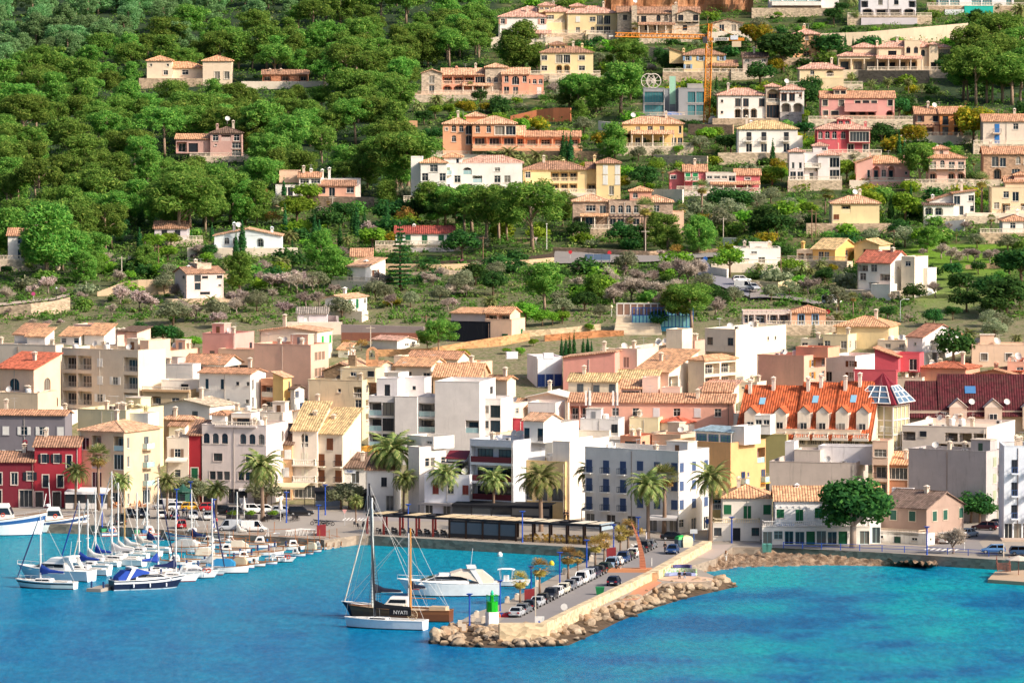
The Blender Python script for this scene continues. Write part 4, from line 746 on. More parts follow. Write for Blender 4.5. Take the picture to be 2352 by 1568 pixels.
H('k',A,'apartments','white L shaped house with roof terrace and tiled hut above the palms','the terrace hut house',(210,470,712,1360,1000),26,'#f2ebe0','flat','.|.|d.d','.|.|.',deck='#d9cbb9',vols=[V(x=(820,1075),y=(1360,1130),y0=-1,d=6,roof='flat',col='white')])
H('k',TH,'house','salmon orange house with lean-to awning roofs behind the blue shuttered hotel','the salmon house',(1078,1260,1425,1500,1108),26,'#eea888','flat','.|.|W','..|..|w.w',deck='#d9a48a',frm='#5a4038',vols=[V(x=(1365,1620),y=(1400,1085),y0=4,d=6,roof='flat',col='#d4bda4')])
H('k',TH,'house','crimson building with sloping glass railed terrace','the crimson terrace house',(25,345,380,1230,960),18,'crimson','flat','..|..','..|..',deck='#c9a090',vols=[V(x=(250,500),y=(960,800),y0=6,d=6,roof='flat',col='white')],hutq=False,cl=False)
H('k',A,'apartments','cream gable walled house behind the crimson terrace house','the cream gable wall house',(245,610,640,980,760),16,'#eadccb','gx','','',rc='w',pitch=.22,d=8)
H('k',TH,'house','cream corner of a tiled house at the foot of the blue trimmed house','the cream tiled corner',(-120,62,142,900,600),30,'#f0dcc4','gable','.|.|.','.|.|.',rc='o')
H('k',A,'apartments','big cream house with balustrade and awnings beside the blue tennis fence','the big cream house',(1840,2110,2640,640,150),32,'#f3e8d0','flat','bb|bb|sws'.replace('sws','w.w').replace('bb|bb','..|l'),'.......|.......|....nn.',deck='#d9cdbb',frm='#6a4a3c',d=20)
H('k',TH,'house','pink roof house with solar panels above the curved balcony house','the solar panel house',(1590,1745,1850,430,255),25,'#edb8a4','flat','d|.','..|..',deck='#d9a894')
H('k',TH,'house','small cream roof house with dishes left of the big pine','the dish roof house',(1498,1668,1690,420,160),15,'#f2e2c6','flat','..|..','',deck='#d9c8b0')
H('l',A,'apartments','cream two storey house with striped bands and white windows','the striped cream house',(632,838,1302,345,192),-30 if 0 else 22,'#f2dfb8','flat','w.w|w.w'.replace('|w.w',''),'.w..d..w',rc='o',deck='#d9c8a8',d=9,frm='#f4efe6')
H('l',A,'apartments','cream hip roofed house behind the striped cream house','the cream hip house',(740,1190,1390,300,118),15,'#f0d9a8','hip','....|....','..|..',rc='o',d=10)
H('l',A,'apartments','white house with broad pinkish brown roof and yellow striped blind','the yellow blind house',(1358,1480,1960,440,210),40,'#f0eae6','gable','.|n','.b..|.b..'.replace('b','bb'),rc='#b9836a',d=13,sc='k')
H('l','villa','house','pinkish mansion with ornate parapet and balustrade panels at the right edge','the ornate parapet mansion',(1905,2400,2420,450,280),4,'#e9c9ae','flat','.W..W..',frm='#5a4038',trim='#f4ece2',deck='#d9b9a0',d=9)
H('l',A,'apartments','salmon end wall building with white rear side and orange shutters','the salmon end wall building',(70,462,672,720,372),30,'#e8b59e','flat','','s..w|.s.w|.s.W'.replace('W','w'),sc='#d9903a',deck='#cf8a78',vols=[V(x=(672,925),y=(700,362),y0=12,d=10,roof='flat',col='white',f='...|W..s|...s'.replace('W','d'),sc='br'),V(x=(405,672),y=(372,290),y0=4,d=5,roof='flat',col='#f0b090')])
H('l',TH,'house','crimson pink house cluster with shed roofs behind the glass pyramid','the crimson cluster',(890,1255,1270,740,495),12,'#cc5c66','flat','','',deck='#b5707a',vols=[V(x=(1080,1282),y=(495,375),y0=3,d=6,roof='shedr',col='#d8606a',rc='t'),V(x=(1255,1470),y=(495,350),y0=6,d=6,roof='flat',col='#dd646c',f='.d')],cl=False)
H('l',TH,'house','salmon row house with brick arches and three tiled roofs','the brick arch row',(1465,1850,2000,690,478),24,'#e7a88c','hip','...|...','.O'.replace('O','w'),rc='#c9785a',pitch=.22,vols=[V(x=(1930,2240),y=(690,520),y0=0,d=8,roof='gx',col='#e99d7e',rc='t',f='n..|w..'),V(x=(2240,2330),y=(690,500),y0=3,d=8,roof='shed',rc='#c9664a',f='.|w')],ch=[(2120,415)])
H('l',A,'apartments','long red roofed terrace block with dormers, skylights and balustraded balconies','the red roofed block',(175,950,1010,1240,1010),14,'#f0ddc4','flat','......|b.b.b.'.replace('b.b.b.','bbbbb'),'',rail='bal',rcol='#f0e2d0',deck='#e0c4a8',d=4,par=.9,hutq=False,cl=False)
H('l',A,'apartments','long building under a dark maroon roof with pointed dormers','the maroon roofed building',(1340,2360,2380,1020,845),2,'#c9b8a4','flat','','',deck='#8a5f5c',d=3,hutq=False,cl=False,frm='#f0ece6')
H('l',A,'apartments','white apartment building with deep covered galleries below the maroon roof','the gallery apartments',(1320,2030,2352,1400,985),20,'#efe0d2','flat','.....|l.bb.|..bb.|bc.llb'.replace('l','b'),'..|..|..',rail='iron',rcol='#4a3f44',deck='#e0c9b4',frm='#5a463e',bd=1.2)
H('l',A,'apartments','pink roofed upper block covered with satellite dishes','the dish covered block',(1400,1945,2230,1180,965),16,'#f0cdb0','flat','','',deck='#e8b498',hutq=True)
H('l',A,'apartments','olive green rear block beside the red roofed block','the olive rear block',(-60,312,330,1360,1050),16,'olive','flat','','',deck='#b9b39a',vols=[V(x=(40,172),y=(1030,880),y0=-1,d=4,roof='flat',col='white',f='.|dd')])
H('l',A,'apartments','long weathered white building with blank wall and green balcony door','the blank weathered wall',(172,905,1050,1560,1290),14,'#cbbdb4','flat','','E|.',sc='g',wm='worn',deck='#cfc6ba',rail='iron',rcol='#4a4548',vols=[V(x=(385,605),y=(1290,1175),y0=.6,d=6,roof='flat',col='#cfc2b8',wm='worn',g=True,s='w'),V(x=(600,1050),y=(1290,1140),y0=4,d=5,roof='flat',col='#e6e2e2',wm='worn'),V(x=(1045,1175),y=(1560,1100),y0=-1,d=6,roof='flat',col='#e6c4ac',f='b|b|W',g=True),V(x=(312,390),y=(1290,1105),y0=3,d=4,roof='flat',col='#e9e4e2')])
H('l',TH,'house','small brick and glass house with tiled lean-to roof between the blank walls','the brick lean-to house',(1170,1360,1400,1560,1300),16,'#b9876a','shed','.|p','',rc='o',d=5,gl=0)
H('l',A,'apartments','grey streaked blank walled block with cream balcony side','the grey streaked block',(1382,2025,2196,1800,1190),30,'#b9b2b0','flat','','.d|cBc|cBc|cBc'.replace('cBc','.cB'),sc='#a9b094',wm='worn',rail='solid',rcol='#b3aeb8',deck='#bdb4ac',hutq=True,vols=[V(x=(2012,2196),y=(1290,1185),y0=.2,d=.8,roof='flat')][:0])
H('s',A,'apartments','white blue tinted apartment building with dark shutters at the right edge','the right edge apartments',(2160,0,2420,975,75),0,'#e9eef4','flat','ggg|c.E.|.E.E|.E.E|'.strip('|').replace('c.E.','.E.E'),'',sc='k',rail='iron',rcol='#4a6aa0',d=10,bd=1.2)
H('r',TH,'house','cream quay house with green shutters, balustraded terrace and pink plinth','the pink plinth house',(1302,0,1780,1105,690),0,'#efe7da','hip','w.g.w|c.E.c'.replace('E','D'),'',rc='o',sc='g',rail='bal',d=9,frm='#3f2f34',rcol='#efdcb8',ext=[('terrace',1205,1660,888,945,2.0,'#f0e8dc')],vols=[V(x=(1205,1660),y=(1095,945),y0=-1.95,d=1.9,roof='flat',par=.05,f='w.G.w',col='#f3ece0',g=True,cl=False,sc='k')],pitch=.4,lowrail=True)
H('s',TH,'house','white quay house row with shop fronts and green shutters behind the round tree','the white shop row',(0,0,1000,1000,585),0,'#f0efee','gable','..g.g.g.g.|c.D.c.D.c.W'.replace('..g.g.g.g.','ggpgppg.g.g'),'',rc='o',sc='g',rail='bal',rcol='#f4f0ea',d=9,frm='#a9c4c4',vols=[V(x=(-130,890),y=(985,838),y0=-1.55,d=1.5,roof='flat',par=.05,f='gWdgGpgG.p',col='white',g=True,gl=0)],ext=[('terrace',-130,890,775,838,1.6,'white'),('perg',0,290,640,760,1.8,'#f4f0ea'),('awn',10,180,812,'#aab4c4',1.2),('awn',290,540,830,'#8f98a8',1.2)],gl=0,pitch=.4,ch=[(215,420)])
H('s',TH,'house','taupe house with dark green shutters above a white arched ground floor','the taupe quay house',(1005,1430,1810,1000,665),38,'#ad9486','gable','....|.c.C.'.replace('C','c'),'......|wc.c..c'.replace('w','.'),rc='#8a7468',sc='#2a5a4c',rail='bal',rcol='#cbb59c',d=11,pitch=.42,trim='#c9b8a4',vols=[V(x=(888,1425),y=(1025,870),y0=-2.2,d=2.2,roof='flat',col='white',f='.a.G.a.',s='.a.',g=True,wm='worn')],ext=[('terrace',888,1425,825,870,2.2,'#d9cbbb')])
H('s',TH,'house','small white roof house between the shop row and the grey streaked block','the small white rear house',(1105,1300,1320,900,480),20,'#efe9e4','flat','.|d','',deck='#d9c8b4')
H('r',TH,'house','narrow yellow house with white gallery behind the tall quay palm','the yellow gallery house',(1205,0,1315,1060,650),0,'#f2d28a','flat','D|.|b'.replace('b','l'),rail='bal',rcol='#f4efe6',d=8,cl=False,sc='br')
def inpoly(x,y,poly):
 c=False;n=len(poly)
 for i in range(n):
  (x1,y1),(x2,y2)=poly[i],poly[(i+1)%n]
  if(y1>y)!=(y2>y)and x<(x2-x1)*(y-y1)/(y2-y1)+x1:c=not c
 return c
FOREST=[(-60,-200),(1150,-200),(1150,60),(1120,130),(960,190),(930,300),(965,400),(900,470),(640,450),(600,520),(330,560),(215,640),(-60,650)]
FOREST2=[(2195,60),(2420,60),(2420,255),(2180,240),(2150,180)]
MEADOW=[(2080,560),(2330,560),(2330,640),(2240,720),(2130,750),(2090,690)]
def smooth_noise(x,y,s):
 from mathutils import noise as mn
 return mn.noise(Vector((x*s,y*s,.37)))
def terrain():
 xs=np.concatenate([np.arange(-420,-170,20),np.arange(-170,171,3.5),np.arange(180,430,20)])
 ts=np.concatenate([np.arange(0,720,4.5),np.arange(720,2300,40)])
 vs=[];cols=[]
 for t in ts:
  for x in xs:
   Y=1003-.30*(min(max(x,-110),110)+80)+t
   z=terr(x,Y);bumpy=min(1,t/60)
   z+=bumpy*(.3*smooth_noise(x,Y,.11)+.3*smooth_noise(x,Y,.03))
   vs.append((x,Y,z-.25));u,v=proj((x,Y,z))
   fo=1. if inpoly(u,v,FOREST)or inpoly(u,v,FOREST2)else 0.
   me_=1. if inpoly(u,v,MEADOW)else 0.
   cols.append((fo,me_,min(1.,max(0.,(v-600)/170)),1))
 n=len(xs);fs=[(j*n+i,j*n+i+1,(j+1)*n+i+1,(j+1)*n+i)for j in range(len(ts)-1)for i in range(n-1)]
 me=bpy.data.meshes.new('terrain');me.from_pydata(vs,[],fs)
 ca=me.color_attributes.new('cover','FLOAT_COLOR','POINT');ca.data.foreach_set('color',[c for k in cols for c in k])
 me.polygons.foreach_set('use_smooth',[True]*len(me.polygons))
 m,nt,b=newmat('hillside_ground');co=coords(nt)
 at=nt.nodes.new('ShaderNodeAttribute');at.attribute_name='cover';sp=nt.nodes.new('ShaderNodeSeparateColor');nt.links.new(at.outputs['Color'],sp.inputs[0])
 n1=noise(nt,co,.09,5,.65);n2=noise(nt,co,.6,5,.7)
 c=ramp(nt,n1,[(.3,(.03,.07,.025)),(.48,(.06,.11,.035)),(.6,(.15,.16,.06)),(.68,(.42,.32,.2)),(.8,(.36,.22,.12))])
 c=mixrgb(nt,math_n(nt,'MULTIPLY',n2,.75),c,(.08,.08,.035))
 c=mixrgb(nt,sp.outputs[0],c,ramp(nt,n2,[(.35,(.02,.045,.03)),(.6,(.05,.075,.03)),(.75,(.16,.13,.08))]))  # forest floor colour darkened to paint in the shade between trees
 c=mixrgb(nt,sp.outputs[1],c,ramp(nt,n2,[(.3,(.10,.2,.02)),(.7,(.2,.34,.04))]))
 c=mixrgb(nt,sp.outputs[2],c,ramp(nt,n2,[(.3,(.1,.12,.05)),(.48,(.3,.25,.16)),(.6,(.13,.17,.06)),(.75,(.42,.34,.25))]))
 nt.links.new(c,b.inputs['Base Color']);b.inputs['Roughness'].default_value=1;b.inputs['Specular IOR Level'].default_value=.1
 bump(nt,b,n2,.8,.5)
 me.materials.append(m);struct(link('hillside',me))
terrain()
def water():
 m,nt,b=newmat('sea_water');co=coords(nt)
 n1=noise(nt,mapping(nt,co,(.055,.03,1)),1,4,.55);n2=noise(nt,mapping(nt,co,(.16,.07,1)),1,4,.6)
 sx=nt.nodes.new('ShaderNodeSeparateXYZ');nt.links.new(co,sx.inputs[0])
 right=ramp(nt,math_n(nt,'ADD',math_n(nt,'MULTIPLY',sx.outputs[0],.012),.35),[(.3,0.),(.75,1.)])
 shore=ramp(nt,math_n(nt,'MULTIPLY',math_n(nt,'ADD',sx.outputs[1],-800),1/150),[(.0,0.),(.35,.15),(.8,1.)])
 deep=mixrgb(nt,ramp(nt,n2,[(.3,0.),(.7,1.)]),(.0,.13,.33),(.0,.215,.42))
 c=mixrgb(nt,math_n(nt,'MULTIPLY',shore,.7),deep,(.006,.32,.39))
 patch=math_n(nt,'MULTIPLY',ramp(nt,n1,[(.42,0.),(.66,1.)]),math_n(nt,'ADD',math_n(nt,'MULTIPLY',right,.8),.12))
 c=mixrgb(nt,patch,c,(.0,.40,.42))
 dark=math_n(nt,'MULTIPLY',ramp(nt,n1,[(.36,1.),(.46,0.)]),math_n(nt,'MULTIPLY',right,.5))
 c=mixrgb(nt,dark,c,(.0,.075,.23))
 fine=noise(nt,mapping(nt,co,(1.0,.3,1)),1,5,.75);c=mixrgb(nt,ramp(nt,fine,[(.38,.45),(.55,0.)]),c,(.0,.07,.2));c=mixrgb(nt,ramp(nt,fine,[(.55,0.),(.72,.3)]),c,(.12,.42,.5))  # wave-facet darks and glints painted into the water colour
 nt.links.new(c,b.inputs['Base Color']);b.inputs['Roughness'].default_value=1;b.inputs['Specular IOR Level'].default_value=0
 gl_=nt.nodes.new('ShaderNodeBsdfGlossy');gl_.inputs['Roughness'].default_value=.1;fr_=nt.nodes.new('ShaderNodeFresnel');fr_.inputs[0].default_value=1.33
 mxs=nt.nodes.new('ShaderNodeMixShader');nt.links.new(math_n(nt,'MULTIPLY',fr_.outputs[0],.8),mxs.inputs[0]);nt.links.new(b.outputs[0],mxs.inputs[1]);nt.links.new(gl_.outputs[0],mxs.inputs[2]);nt.links.new(mxs.outputs[0],nt.nodes['Material Output'].inputs[0])
 w1=noise(nt,mapping(nt,co,(1.0,.55,1)),1.0,4,.7);w2=noise(nt,mapping(nt,co,(.28,.16,1)),1.0,3,.6)
 bump(nt,b,math_n(nt,'ADD',math_n(nt,'ADD',w1,w2),noise(nt,mapping(nt,co,(2.6,1.6,1)),1.0,3,.7)),1.0,.7)
 bn=b.inputs['Normal'].links[0].from_socket;nt.links.new(bn,gl_.inputs['Normal']);nt.links.new(bn,fr_.inputs['Normal']);nt.links.remove(b.inputs['Normal'].links[0])
 MB().add([(-1500,-200,0),(1500,-200,0),(1500,1015,0),(-1500,1015,0)],[(0,1,2,3)]).mesh
 o=MB().add([(-1500,-200,0),(1500,-200,0),(1500,1008,0),(-1500,1008,0)],[(0,1,2,3)]).build('water',m);struct(o)
 struct(MB().add([(-1500,-200,-4),(1500,-200,-4),(1500,1300,-4),(-1500,1300,-4)],[(0,1,2,3)]).build('seabed',plain('#3a5a60',1)))
water()
PV=stone('#cbb8a2',.9);ASPH=plain('#8b8684',.95);BRICK=plain('#c98a68',.95)
QP=[tp('D',x,y)for x,y in[(-160,1194),(210,1205),(542,1227),(733,1237),(745,1240),(818,1229),(847,1229),(1330,1256),(1358,1258),(1355.5,1284),(1291,1313.6),(1225,1348.5),(1159.5,1383.4),(1091,1406),(1043,1433),(1110,1440),(1250,1436),(1424,1379),(1462,1377),(1521,1339),(1634,1334),(1640,1322),(1588,1299),(1642,1283),(1683,1256),(1780,1256),(2024,1268),(2291,1284.5),(2560,1300)]]
qp=[on_z(x,y,QUAY)for x,y in QP]
def y0(x):return 1003-.30*(min(max(x,-110),110)+80)
back=[(x,y0(x)+12)for x in(130,110,60,0,-60,-110,-130)]
def quay():
 b=MB();poly=[(p.x,p.y)for p in qp]+back;n=len(poly)
 b.m=0;b.add([(x,y,QUAY)for x,y in poly],[tuple(range(n))])
 b.m=1
 for i in range(len(qp)-1):
  (xa,ya),(xb,yb)=poly[i],poly[i+1]
  b.add([(xa,ya,QUAY),(xb,yb,QUAY),(xb,yb,-4),(xa,ya,-4)],[(0,1,2,3)])
 mt,nt,bs=newmat('quay_paving');co=coords(nt)
 c=mixrgb(nt,noise(nt,co,.25,5,.7),(.42,.36,.29),(.27,.235,.2));nt.links.new(c,bs.inputs['Base Color']);bs.inputs['Roughness'].default_value=.95
 struct(b.build('quay',[mt,stone('#a89684',1.1)]))
quay()
def sheet(name,t,pts,mat,dz=.004):
 P=[on_z(*tp(t,x,y),QUAY)for x,y in pts]
 return struct(MB().add([(p.x,p.y,QUAY+dz)for p in P],[tuple(range(len(P)))]).build(name,mat))
sheet('pier_road','p',[(205,1040),(615,1040),(1495,605),(1960,360),(1800,330),(1480,345),(1330,420),(830,690),(480,880),(280,985)],ASPH)
sheet('marina_road','n',[(-560,745),(-100,800),(590,915),(900,920),(1330,905),(1560,870),(1880,760),(1880,690),(1300,725),(600,690),(0,650),(-300,640)],plain('#a39a90',.95))
sheet('quay_road','q',[(-60,900),(1000,905),(2150,950),(2330,940),(2330,905),(1500,880),(700,850),(-60,845)],plain('#9b9390',.95),.008)
sheet('shore_road','s',[(-330,985),(880,1022),(1410,1036),(1545,1008),(1900,860),(2100,800),(2140,840),(1930,980),(2010,1108),(1000,1078),(-200,1030)],ASPH,.008)
sheet('brick_path','p',[(1250,855),(1385,850),(1600,700),(1490,675)],BRICK,.012)
sheet('brick_path','p',[(1570,640),(1700,575),(1960,430),(1920,420),(1560,600)],BRICK,.012)
def stripes(t,quad,n,name='road_markings'):
 q=[on_z(*tp(t,x,y),QUAY)for x,y in quad];b=MB()
 for i in range(n):
  a,c=i/n,(i+.5)/n
  P=[q[0].lerp(q[1],a),q[0].lerp(q[1],c),q[3].lerp(q[2],c),q[3].lerp(q[2],a)]
  b.add([(p.x,p.y,QUAY+.016)for p in P],[(0,1,2,3)])
 struct(b.build(name,plain('#e6e2da',.9)))
stripes('n',[(1640,772),(1880,772),(1850,800),(1610,798)],7)
stripes('s',[(1440,1040),(1770,1052),(1720,1076),(1400,1062)],6)
stripes('p',[(1330,375),(1480,350),(1500,365),(1350,392)],5)
WALLM=stone('#dcc6a2',1.3)
def wallrun(name,pts,h,th,label,mat,z0=QUAY,cat='wall',group=None):
 """pts: world xy list ; a continuous wall with mitred corners"""
 b=MB();n=len(pts);L=[];Rr=[]
 for i,p in enumerate(pts):
  a=Vector(pts[max(i-1,0)]);c=Vector(pts[min(i+1,n-1)]);d=(c-a).normalized();nx=Vector((-d.y,d.x))
  L.append(Vector(p)+nx*th/2);Rr.append(Vector(p)-nx*th/2)
 hs=h if isinstance(h,(list,tuple))else[h]*n
 zs=z0 if isinstance(z0,(list,tuple))else[z0]*n
 secs=[[(L[i].x,L[i].y,zs[i]-1.5),(L[i].x,L[i].y,zs[i]+hs[i]),(Rr[i].x,Rr[i].y,zs[i]+hs[i]),(Rr[i].x,Rr[i].y,zs[i]-1.5)]for i in range(n)]
 b.loft(secs);c0=pts[0]
 o=b.build(name,mat);return tag(o,label,cat,group)
def pz(t,pts,z):return[tuple(on_z(*tp(t,x,y),z).xy)for x,y in pts]
wallrun('pier_wall',pz('p',[(205,1052),(588,1046),(900,895),(1240,735),(1510,605)],QUAY+1.25),1.25,1.1,'long pale stone parapet wall along the outer edge of the pier',WALLM)
wallrun('pier_wall',pz('p',[(1530,600),(1760,470),(1985,345)],QUAY+1.3),1.3,1.5,'pale stone parapet wall beside the brick path at the landward end of the pier',WALLM)
wallrun('wall_pillar',pz('p',[(1510,618),(1560,618)],QUAY+1.2),1.2,1.0,'short square stone pillar between the two pier parapets',stone('#c9a27c',1.2))
low=[(989,1476),(1062,1485),(1150,1487),(1233,1485),(1306,1481),(1360,1457),(1424,1425),(1494,1398),(1561,1377),(1628,1361),(1695,1346)]
upp=[(1000,1455),(1056,1432),(1125,1436),(1190,1440),(1258,1438),(1320,1414),(1424,1380),(1470,1372),(1530,1340),(1634,1333),(1665,1322)]
lowp=[on_z(x,y,0)for x,y in low];uppp=[on_z(x,y,1.3)for x,y in upp]
b=MB();b.loft([[tuple(u),tuple(l),(l.x,l.y,-3)]for u,l in zip(uppp,lowp)],closed=False,caps=False)
struct(b.build('breakwater_bank',stone('#5e4f40',1.4)))  # bank stone darkened to paint shaded crevices between the boulders
def rockmesh(seed):
 import bmesh
 bm=bmesh.new();bmesh.ops.create_icosphere(bm,subdivisions=2,radius=1)
 r=random.Random(seed);from mathutils import noise as mn
 off=Vector((r.uniform(0,50),)*3);pl=[(Vector((r.gauss(0,1),r.gauss(0,1),r.gauss(0,1))).normalized(),r.uniform(.55,.85))for _ in range(9)]
 for v in bm.verts:
  for nrm,d in pl:
   e=v.co.dot(nrm)-d
   if e>0:v.co-=nrm*e
  v.co*=1+.14*mn.noise(v.co*2.2+off)
 me=bpy.data.meshes.new('boulder');bm.to_mesh(me);bm.free();return me
def rockmat(cols):
 m,nt,b=newmat('boulder_rock');co=coords(nt);oi=nt.nodes.new('ShaderNodeObjectInfo')
 c=ramp(nt,oi.outputs['Random'],[(i/(len(cols)-1),hexc(x))for i,x in enumerate(cols)])
 g=nt.nodes.new('ShaderNodeNewGeometry');sp=nt.nodes.new('ShaderNodeSeparateXYZ');nt.links.new(g.outputs['Position'],sp.inputs[0])
 n=noise(nt,co,2.2,5,.7)
 c=mixrgb(nt,n,c,shade((.35,.27,.19),.7))
 wet=ramp(nt,math_n(nt,'ADD',math_n(nt,'MULTIPLY',n,.5),math_n(nt,'MULTIPLY',sp.outputs[2],1.0)),[(.5,1.),(.85,0.)])
 c=mixrgb(nt,wet,c,(.035,.028,.02));nt.links.new(c,b.inputs['Base Color']);b.inputs['Roughness'].default_value=.9
 bump(nt,b,n,.6,.2);return m
RM=rockmat(['#cdb595','#b99a76','#d9c4a6','#a8927a','#c99a6c'])
rms=[rockmesh(i)for i in range(7)]
for me in rms:me.materials.append(RM)
rr=random.Random(5);seg=len(low)-1;cnt=0
lens=[(lowp[i+1]-lowp[i]).length*(3.2 if i<4 else 1)for i in range(seg)];tot=sum(lens)
for k in range(285):
 s=(k+rr.random())/285*tot;i=0
 while s>lens[i]and i<seg-1:s-=lens[i];i+=1
 f=min(1,s/lens[i]);u=rr.random()**(.8 if i>3 else .95)
 P=lowp[i].lerp(lowp[i+1],f).lerp(uppp[i].lerp(uppp[i+1],f),u)
 o=link('boulder',rms[k%7],None,(P.x+rr.uniform(-.3,.3),P.y+rr.uniform(-.4,.4),P.z+rr.uniform(-.1,.25)))
 sc=rr.choice([.42,.55,.7,.8,.95])*(1.25 if i<4 else 1.0);o.scale=(sc*rr.uniform(.9,1.35),sc*rr.uniform(.8,1.2),sc*rr.uniform(.65,.95));o.rotation_euler=(rr.uniform(-.4,.4),rr.uniform(-.4,.4),rr.uniform(0,6.28))
 if i<4:tag(o,'pale tan boulder heaped around the tip of the pier below the beacon','boulder','boulders at the pier tip')
 elif i<7:tag(o,'brown boulder lining the foot of the long pier wall','boulder','boulders along the pier wall')
 else:tag(o,'tan boulder banked below the tiled bench platform','boulder','boulders below the bench platform')
top=[(1590,1296),(1645,1282),(1690,1272),(1780,1268),(1900,1275),(2024,1284),(2110,1291),(2150,1297)]
bot=[(1600,1322),(1640,1316),(1690,1309),(1780,1306),(1900,1302),(2024,1303),(2110,1302),(2155,1301)]
from mathutils import noise as mn
rows=[]
N=150;M=16
for i in range(N+1):
 f=i/N*(len(top)-1);a=min(int(f),len(top)-2);fr=f-a
 tx,ty=[top[a][q]*(1-fr)+top[a+1][q]*fr for q in(0,1)];bx,by=[bot[a][q]*(1-fr)+bot[a+1][q]*fr for q in(0,1)]
 T,Bm=on_z(tx,ty,1.0),on_z(bx,by,-.25)
 col=[]
 for j in range(M+1):
  g=j/M;P=Bm.lerp(T,g);z=-.35+1.15*min(1,g*1.3)
  z+=(.75*abs(mn.noise(P*.45))+.55*mn.noise(P*1.1)+.25*mn.noise(P*2.7))*min(1,g*3+.25)
  col.append((P.x,P.y,z))
 rows.append(col)
b=MB();b.loft(rows,closed=False,caps=False)
m,nt,bs=newmat('shore_rock');co=coords(nt);n1=noise(nt,co,.8,6,.75)
nt.links.new(ramp(nt,n1,[(.3,(.06,.035,.02)),(.48,(.24,.15,.09)),(.62,(.42,.31,.21)),(.75,(.5,.4,.3))]),bs.inputs['Base Color']);bs.inputs['Roughness'].default_value=1;bump(nt,bs,n1,1,.4)
struct(b.build('rocky_shore',m,smooth=True))
P=[on_z(*tp('r',x,y),QUAY)for x,y in[(1185,1150),(1400,1150),(1300,1235),(1210,1290),(1010,1270)]]
struct(MB().add([(p.x,p.y,QUAY+.02)for p in P],[(0,1,2,3,4)]).build('slipway',plain('#b3a49a',.95)))
def dock():
 P=[on_z(*tp('s',x,y),.55)for x,y in[(2010,1335),(2080,1262),(2500,1240),(2500,1370)]]
 struct(MB().prism([(p.x,p.y)for p in P],-.6,.55).build('dock',plain('#bfa58a',.9)))
dock()
def cliff():
 base=ground(*tp('c',1400,180));Yc=base.y+18;b=MB();rows=[]
 xa=at_depth(*tp('c',930,0),Yc).x;xm=at_depth(*tp('c',1800,0),Yc).x;xb=at_depth(*tp('c',2260,0),Yc).x
 for i in range(61):
  f=i/60;x=xa+(xb-xa)*f;Yy=Yc+(0 if x<xm else-(x-xm)*1.0)
  if x>xm:Yy+=8*(x-xm)/(xb-xm)
  col=[]
  for j in range(17):
   z=base.z-5+j*1.6;P=Vector((x,Yy,z));d=2.2*mn.noise(P*.12)+1.0*mn.noise(P*.35)+.4*mn.noise(P*1.1)
   col.append((x,Yy+d+j*.18,z))
  rows.append(col)
 b.loft(rows,closed=False,caps=False)
 m,nt,bs=newmat('ochre_cliff');co=coords(nt);n=noise(nt,mapping(nt,co,(.3,.3,.12)),1,6,.7)
 nt.links.new(ramp(nt,n,[(.3,(.25,.09,.05)),(.5,(.55,.24,.11)),(.7,(.66,.36,.2))]),bs.inputs['Base Color']);bs.inputs['Roughness'].default_value=1;bump(nt,bs,n,.8,.5)
 struct(b.build('cliff',m))
cliff()
def hillwall(t,pts,label,col,wm='stone',th=.5,name='retaining_wall',cat='wall',Y=None):
 """pts (x, y base, y top)"""
 w=[];hs=[];zs=[]
 for x,yb,yt in pts:
  G=at_depth(*tp(t,x,yb),Y)if Y else ground(*tp(t,x,yb));w.append((G.x,G.y));zs.append(G.z);hs.append((yb-yt)*KD/TILES[t][2]*G.y/FPX)
 return wallrun(name,w,hs,th,label,stone(WC.get(col,col))if wm=='stone' else plaster(WC.get(col,col),.9),zs,cat)
hillwall('d',[(590,395,290),(1000,375,275),(1400,352,240),(1868,332,200)],'huge plain cream retaining wall stepping up above the ivy terrace villa','#ecd6b8','plaster',1.0)
hillwall('e',[(-60,1370,1300),(280,1365,1262),(480,1340,1240),(625,1325,1205)],'long pale stone road wall rising to the right at the left edge','#cdb79c')
hillwall('e',[(870,1190,1160),(1095,1175,1075),(1240,1175,1050),(1550,1160,1045)],'cream garden wall with tiled top left of the almond blossom house','#e0c2a0','plaster')
hillwall('e',[(1985,1060,1000),(2160,1050,998)],'short cream garden wall right of the almond blossom house','#dcc09e','plaster')
hillwall('f',[(1200,975,905),(1700,968,912),(2090,945,900),(2500,925,870),(2720,905,850)],'long sandstone wall below the dark reed fence on the valley road','#dfbf98','plaster',.6)
hillwall('f',[(1205,905,878),(1700,910,880),(2090,895,868),(2500,872,840),(2725,848,810)],'dark brown reed fence along the top of the sandstone road wall','#4b4038','plaster',.15,'reed_fence','fence')
hillwall('f',[(1400,1005,985),(1780,1000,965),(2090,965,948),(2430,990,935)],'low grey stone field wall below the sandstone road wall','#b9a792')
hillwall('f',[(285,385,298),(620,390,300),(1110,395,312)],'stone terrace wall with small openings under the white terracotta farmhouse','#b39a85')
hillwall('f',[(60,370,335),(180,410,375),(290,440,405)],'sloping drive wall left of the white terracotta farmhouse','#d4b596')
hillwall('j',[(655,112,25),(780,118,28),(790,175,105),(1560,180,125)],'long grey block wall above the white cottage with a red fence','#a99a96','plaster',.6)
hillwall('j',[(820,232,178),(1500,240,182)],'brick red panel fence with pale posts below the grey block wall','#a8705c','plaster',.2,'panel_fence','fence')
hillwall('j',[(1120,395,330),(1600,375,320),(1900,320,268),(2240,285,215),(2500,235,180)],'ochre earth road wall climbing behind the church','#d9a878')
hillwall('g',[(480,800,760),(800,815,770),(1100,830,785),(1340,835,795),(1640,815,775),(1990,805,770)],'curved stone wall around the road bend below the palm villa','#c3a68a')
